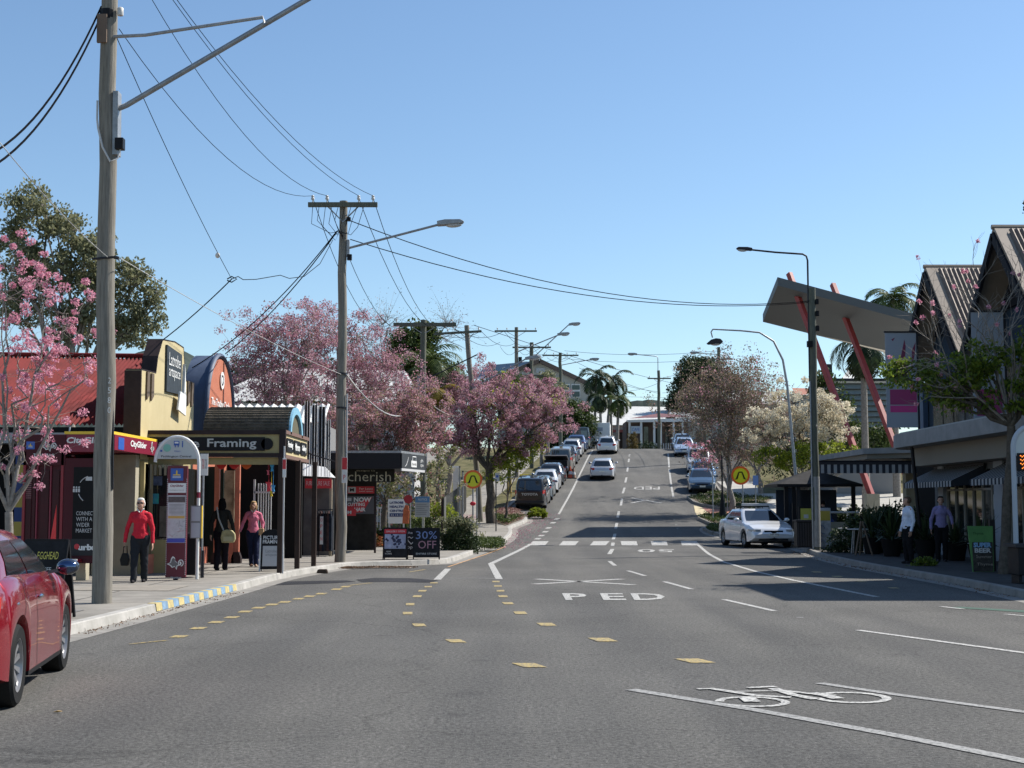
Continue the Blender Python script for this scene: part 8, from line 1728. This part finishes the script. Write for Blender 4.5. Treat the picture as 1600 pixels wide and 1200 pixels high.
for px, col, kd, Yr, lb, kw in ((0, (.012,.012,.013), 'ute', 83, 'black utility with canopy and lettered tailgate, first in the left row', dict(spec=dict(L=5.1))),
        (0, (.11,.15,.18), 'hatch', 88.4, 'blue grey hatchback directly ahead of the black utility', {}), (0, (.62,.63,.65), 'sedan', 93.0, 'white sedan third in the left row', {}), (0, (.05,.055,.065), 'hatch', 98.2, 'dark charcoal hatchback ahead of the white sedan', {}),
        (0, (.20,.18,.15), 'suv', 107.2, 'beige brown four wheel drive in the left row', {}), (0, (.03,.04,.06), 'sedan', 112.6, 'dark navy sedan ahead of the beige four wheel drive', {}), (0, (.62,.63,.64), 'wagon', 118.4, 'white wagon near the top of the left row', {}),
        (0, (.05,.09,.20), 'sedan', 124.0, 'blue sedan beyond the white wagon', {}), (0, (.02,.025,.03), 'van', 129.2, 'dark van at the head of the left row', {})):
    c = make_car(lb, 'car', kd, CP(lb[:12], col), group='cars parked on the left', **kw); Lc = (kw.get('spec') or {}).get('L', KIND[kd]['L'])
    y = Yr + Lc/2; x = xc(y) - 5.25 + .012*(y-83); th = -math.atan((xc(y+2)-xc(y-2))/4); place_xy(c, x, y, th)
    if kd == 'ute':
        tg = MB().box(-.70,.70,-Lc/2-.012,-Lc/2+.02,.78,1.06).build('tailgate', CP('gloss black', (.012,.012,.013)), c); txt('lettering', 'TOYOTA', tg, 0, .93, .98, .15, M_silver, y=-Lc/2-.018, bold=.04)
        for s_ in (-1, 1): MB().box(s_*.62-.25, s_*.62+.25, -Lc/2+.9, -Lc/2+1.0, .16, .42).build('mud_flap', M_black, c)
        MB().box(-.85,.85,-Lc/2-.08,-Lc/2+.05,.42,.56).build('rear_bumper', M_dsteel, c)
# black open-tailgate trailer between the parked cars
y = 103.9; t = thing('box_trailer', 'small black trailer with its lid raised between parked cars', 'trailer', (xc(y)-5.0, y, prof(y)), -R(5)); MB().box(-.85,.85,-1.2,1.2,.45,1.25).build('box', M_black, t, bevel=.03)
MB().hexa([(-.85,-1.2,1.55),(.85,-1.2,1.55),(.85,1.2,1.26),(-.85,1.2,1.26)],[(-.85,-1.1,1.62),(.85,-1.1,1.62),(.85,1.2,1.33),(-.85,1.2,1.33)]).build('lid', mat('grey lid', (.12,.12,.13), .4), t)
for s_ in (-1,1): q = MB(); q.lathe([(.18,-.09),(.30,-.09),(.30,.09),(.18,.09)], 20, Matrix.Translation((s_*.86,-.1,.31)) @ Matrix.Rotation(R(90),4,'Y')); w1 = q.build('wheel', RUB, t); MB().box(s_*.7-.1,s_*.7+.1,-1.22,-1.2,.6,.75).build('tail_lamp', TAILM, t)
def carat(label, kd, col, px, py, heading, group, z=None, front=False, **kw):
    c = make_car(label, 'car', kd, CP(label[:14], col), group=group, **kw); K_ = dict(KIND[kd]); K_.update(kw.get('spec') or {}); p = gnd(px, py); th = heading; f_ = Vector((-math.sin(th), math.cos(th))); sgn = -1 if front else 1
    q_ = Vector((p.x, p.y)) + f_ * (K_['L']/2 * sgn); place_xy(c, q_.x, q_.y, th); return c
sl_ = lambda Y: -math.atan((xc(Y+2)-xc(Y-2))/4)
carat('silver white hatchback driving uphill away in the left lane', 'hatch', (.55,.57,.60), 940.5, 751, sl_(102), 'cars driving in the street')
carat('white wagon driving away near the crest with brake light', 'wagon', (.64,.65,.66), 948, 710, sl_(122), 'cars driving in the street')
carat('dark blue sedan nearest in the right row', 'sedan', (.03,.06,.10), 1098, 772, sl_(95)+math.pi, 'cars parked on the right', front=True)
carat('mid blue hatchback second in the right row', 'hatch', (.04,.12,.24), 1100, 757, sl_(100)+math.pi, 'cars parked on the right', front=True)
carat('white four wheel drive third in the right row', 'suv', (.60,.61,.63), 1093, 741, sl_(106)+math.pi, 'cars parked on the right', front=True)
carat('silver blue hatchback near the top of the right row', 'hatch', (.36,.44,.56), 1070, 714, sl_(121)+math.pi, 'cars parked on the right', front=True)
carat('pale blue sedan last in the right row', 'sedan', (.30,.40,.50), 1067, 704, sl_(126)+math.pi, 'cars parked on the right', front=True)
cm = carat('white sedan with black roof bars parked facing the camera', 'sedan', (.74,.75,.77), 1210, 857, math.pi + R(7.5), 'cars parked on the right', front=True, roofbars=True, rim=DARKR, spokes=7)
for ch in kids(cm):
    if ch.name.startswith('number_plate') and ch.bound_box[0][1] > 0: txt('lettering', '347 TNJ', ch, 0, .50, .32, .07, mat('plate letters', (.12,.02,.05)), M=Matrix.Translation((0, 4.75/2+.03, 0)) @ Matrix.Rotation(math.pi, 4, 'Z'), y=0)
fb = MB().box(-.50,.50,-.12,.12,1.56,1.66).build('ski_carrier', M_lgrey, cm, bevel=.02)
carat('blue four wheel drive facing the camera at the crest', 'suv', (.06,.14,.34), 969, 700.5, math.pi+R(4), 'vehicles at the crest', front=True)
carat('white delivery van left of the box truck at the crest', 'van', (.55,.60,.68), 913, 701, -R(4), 'vehicles at the crest')
# box truck
Yt = 134.5; x = at(936,690,Yt).x; t = thing('box_truck', 'white box truck with blank cargo body at the crest', 'truck', (x, Yt, prof(Yt)), -R(5)); MB().box(-1.05,1.05,0,4.2,.75,2.55).build('cargo_box', M_wh, t, bevel=.05); MB().box(-1.0,1.0,4.3,5.9,.6,2.2).build('cab', M_wh, t, bevel=.15); MB().box(-1.07,-.98,4.6,5.6,1.4,2.0).build('cab_window', GLASS, t)
MB().box(-.35,.35,-.02,0,1.75,2.1).build('rear_emblem', mat('faded emblem', (.30,.33,.38), .6, var=.3, vscale=8), t); MB().box(-1.0,1.0,-.1,.1,.5,.68).build('bumper', M_dsteel, t)
for s_ in (-1,1):
    MB().box(s_*.85-.12,s_*.85+.12,-.12,-.1,.55,.66).build('tail_lamp', TAILM, t)
    for y_ in (.9,4.9): q = MB(); q.lathe([(.2,-.12),(.38,-.12),(.38,.12),(.2,.12)], 20, Matrix.Translation((s_*.9,y_,.38)) @ Matrix.Rotation(R(90),4,'Y')); q.build('wheel', RUB, t)
for o in bpy.data.objects:
    if '_ht' in o.keys(): del o['_ht']
    if 'h' in o.keys(): del o['h']
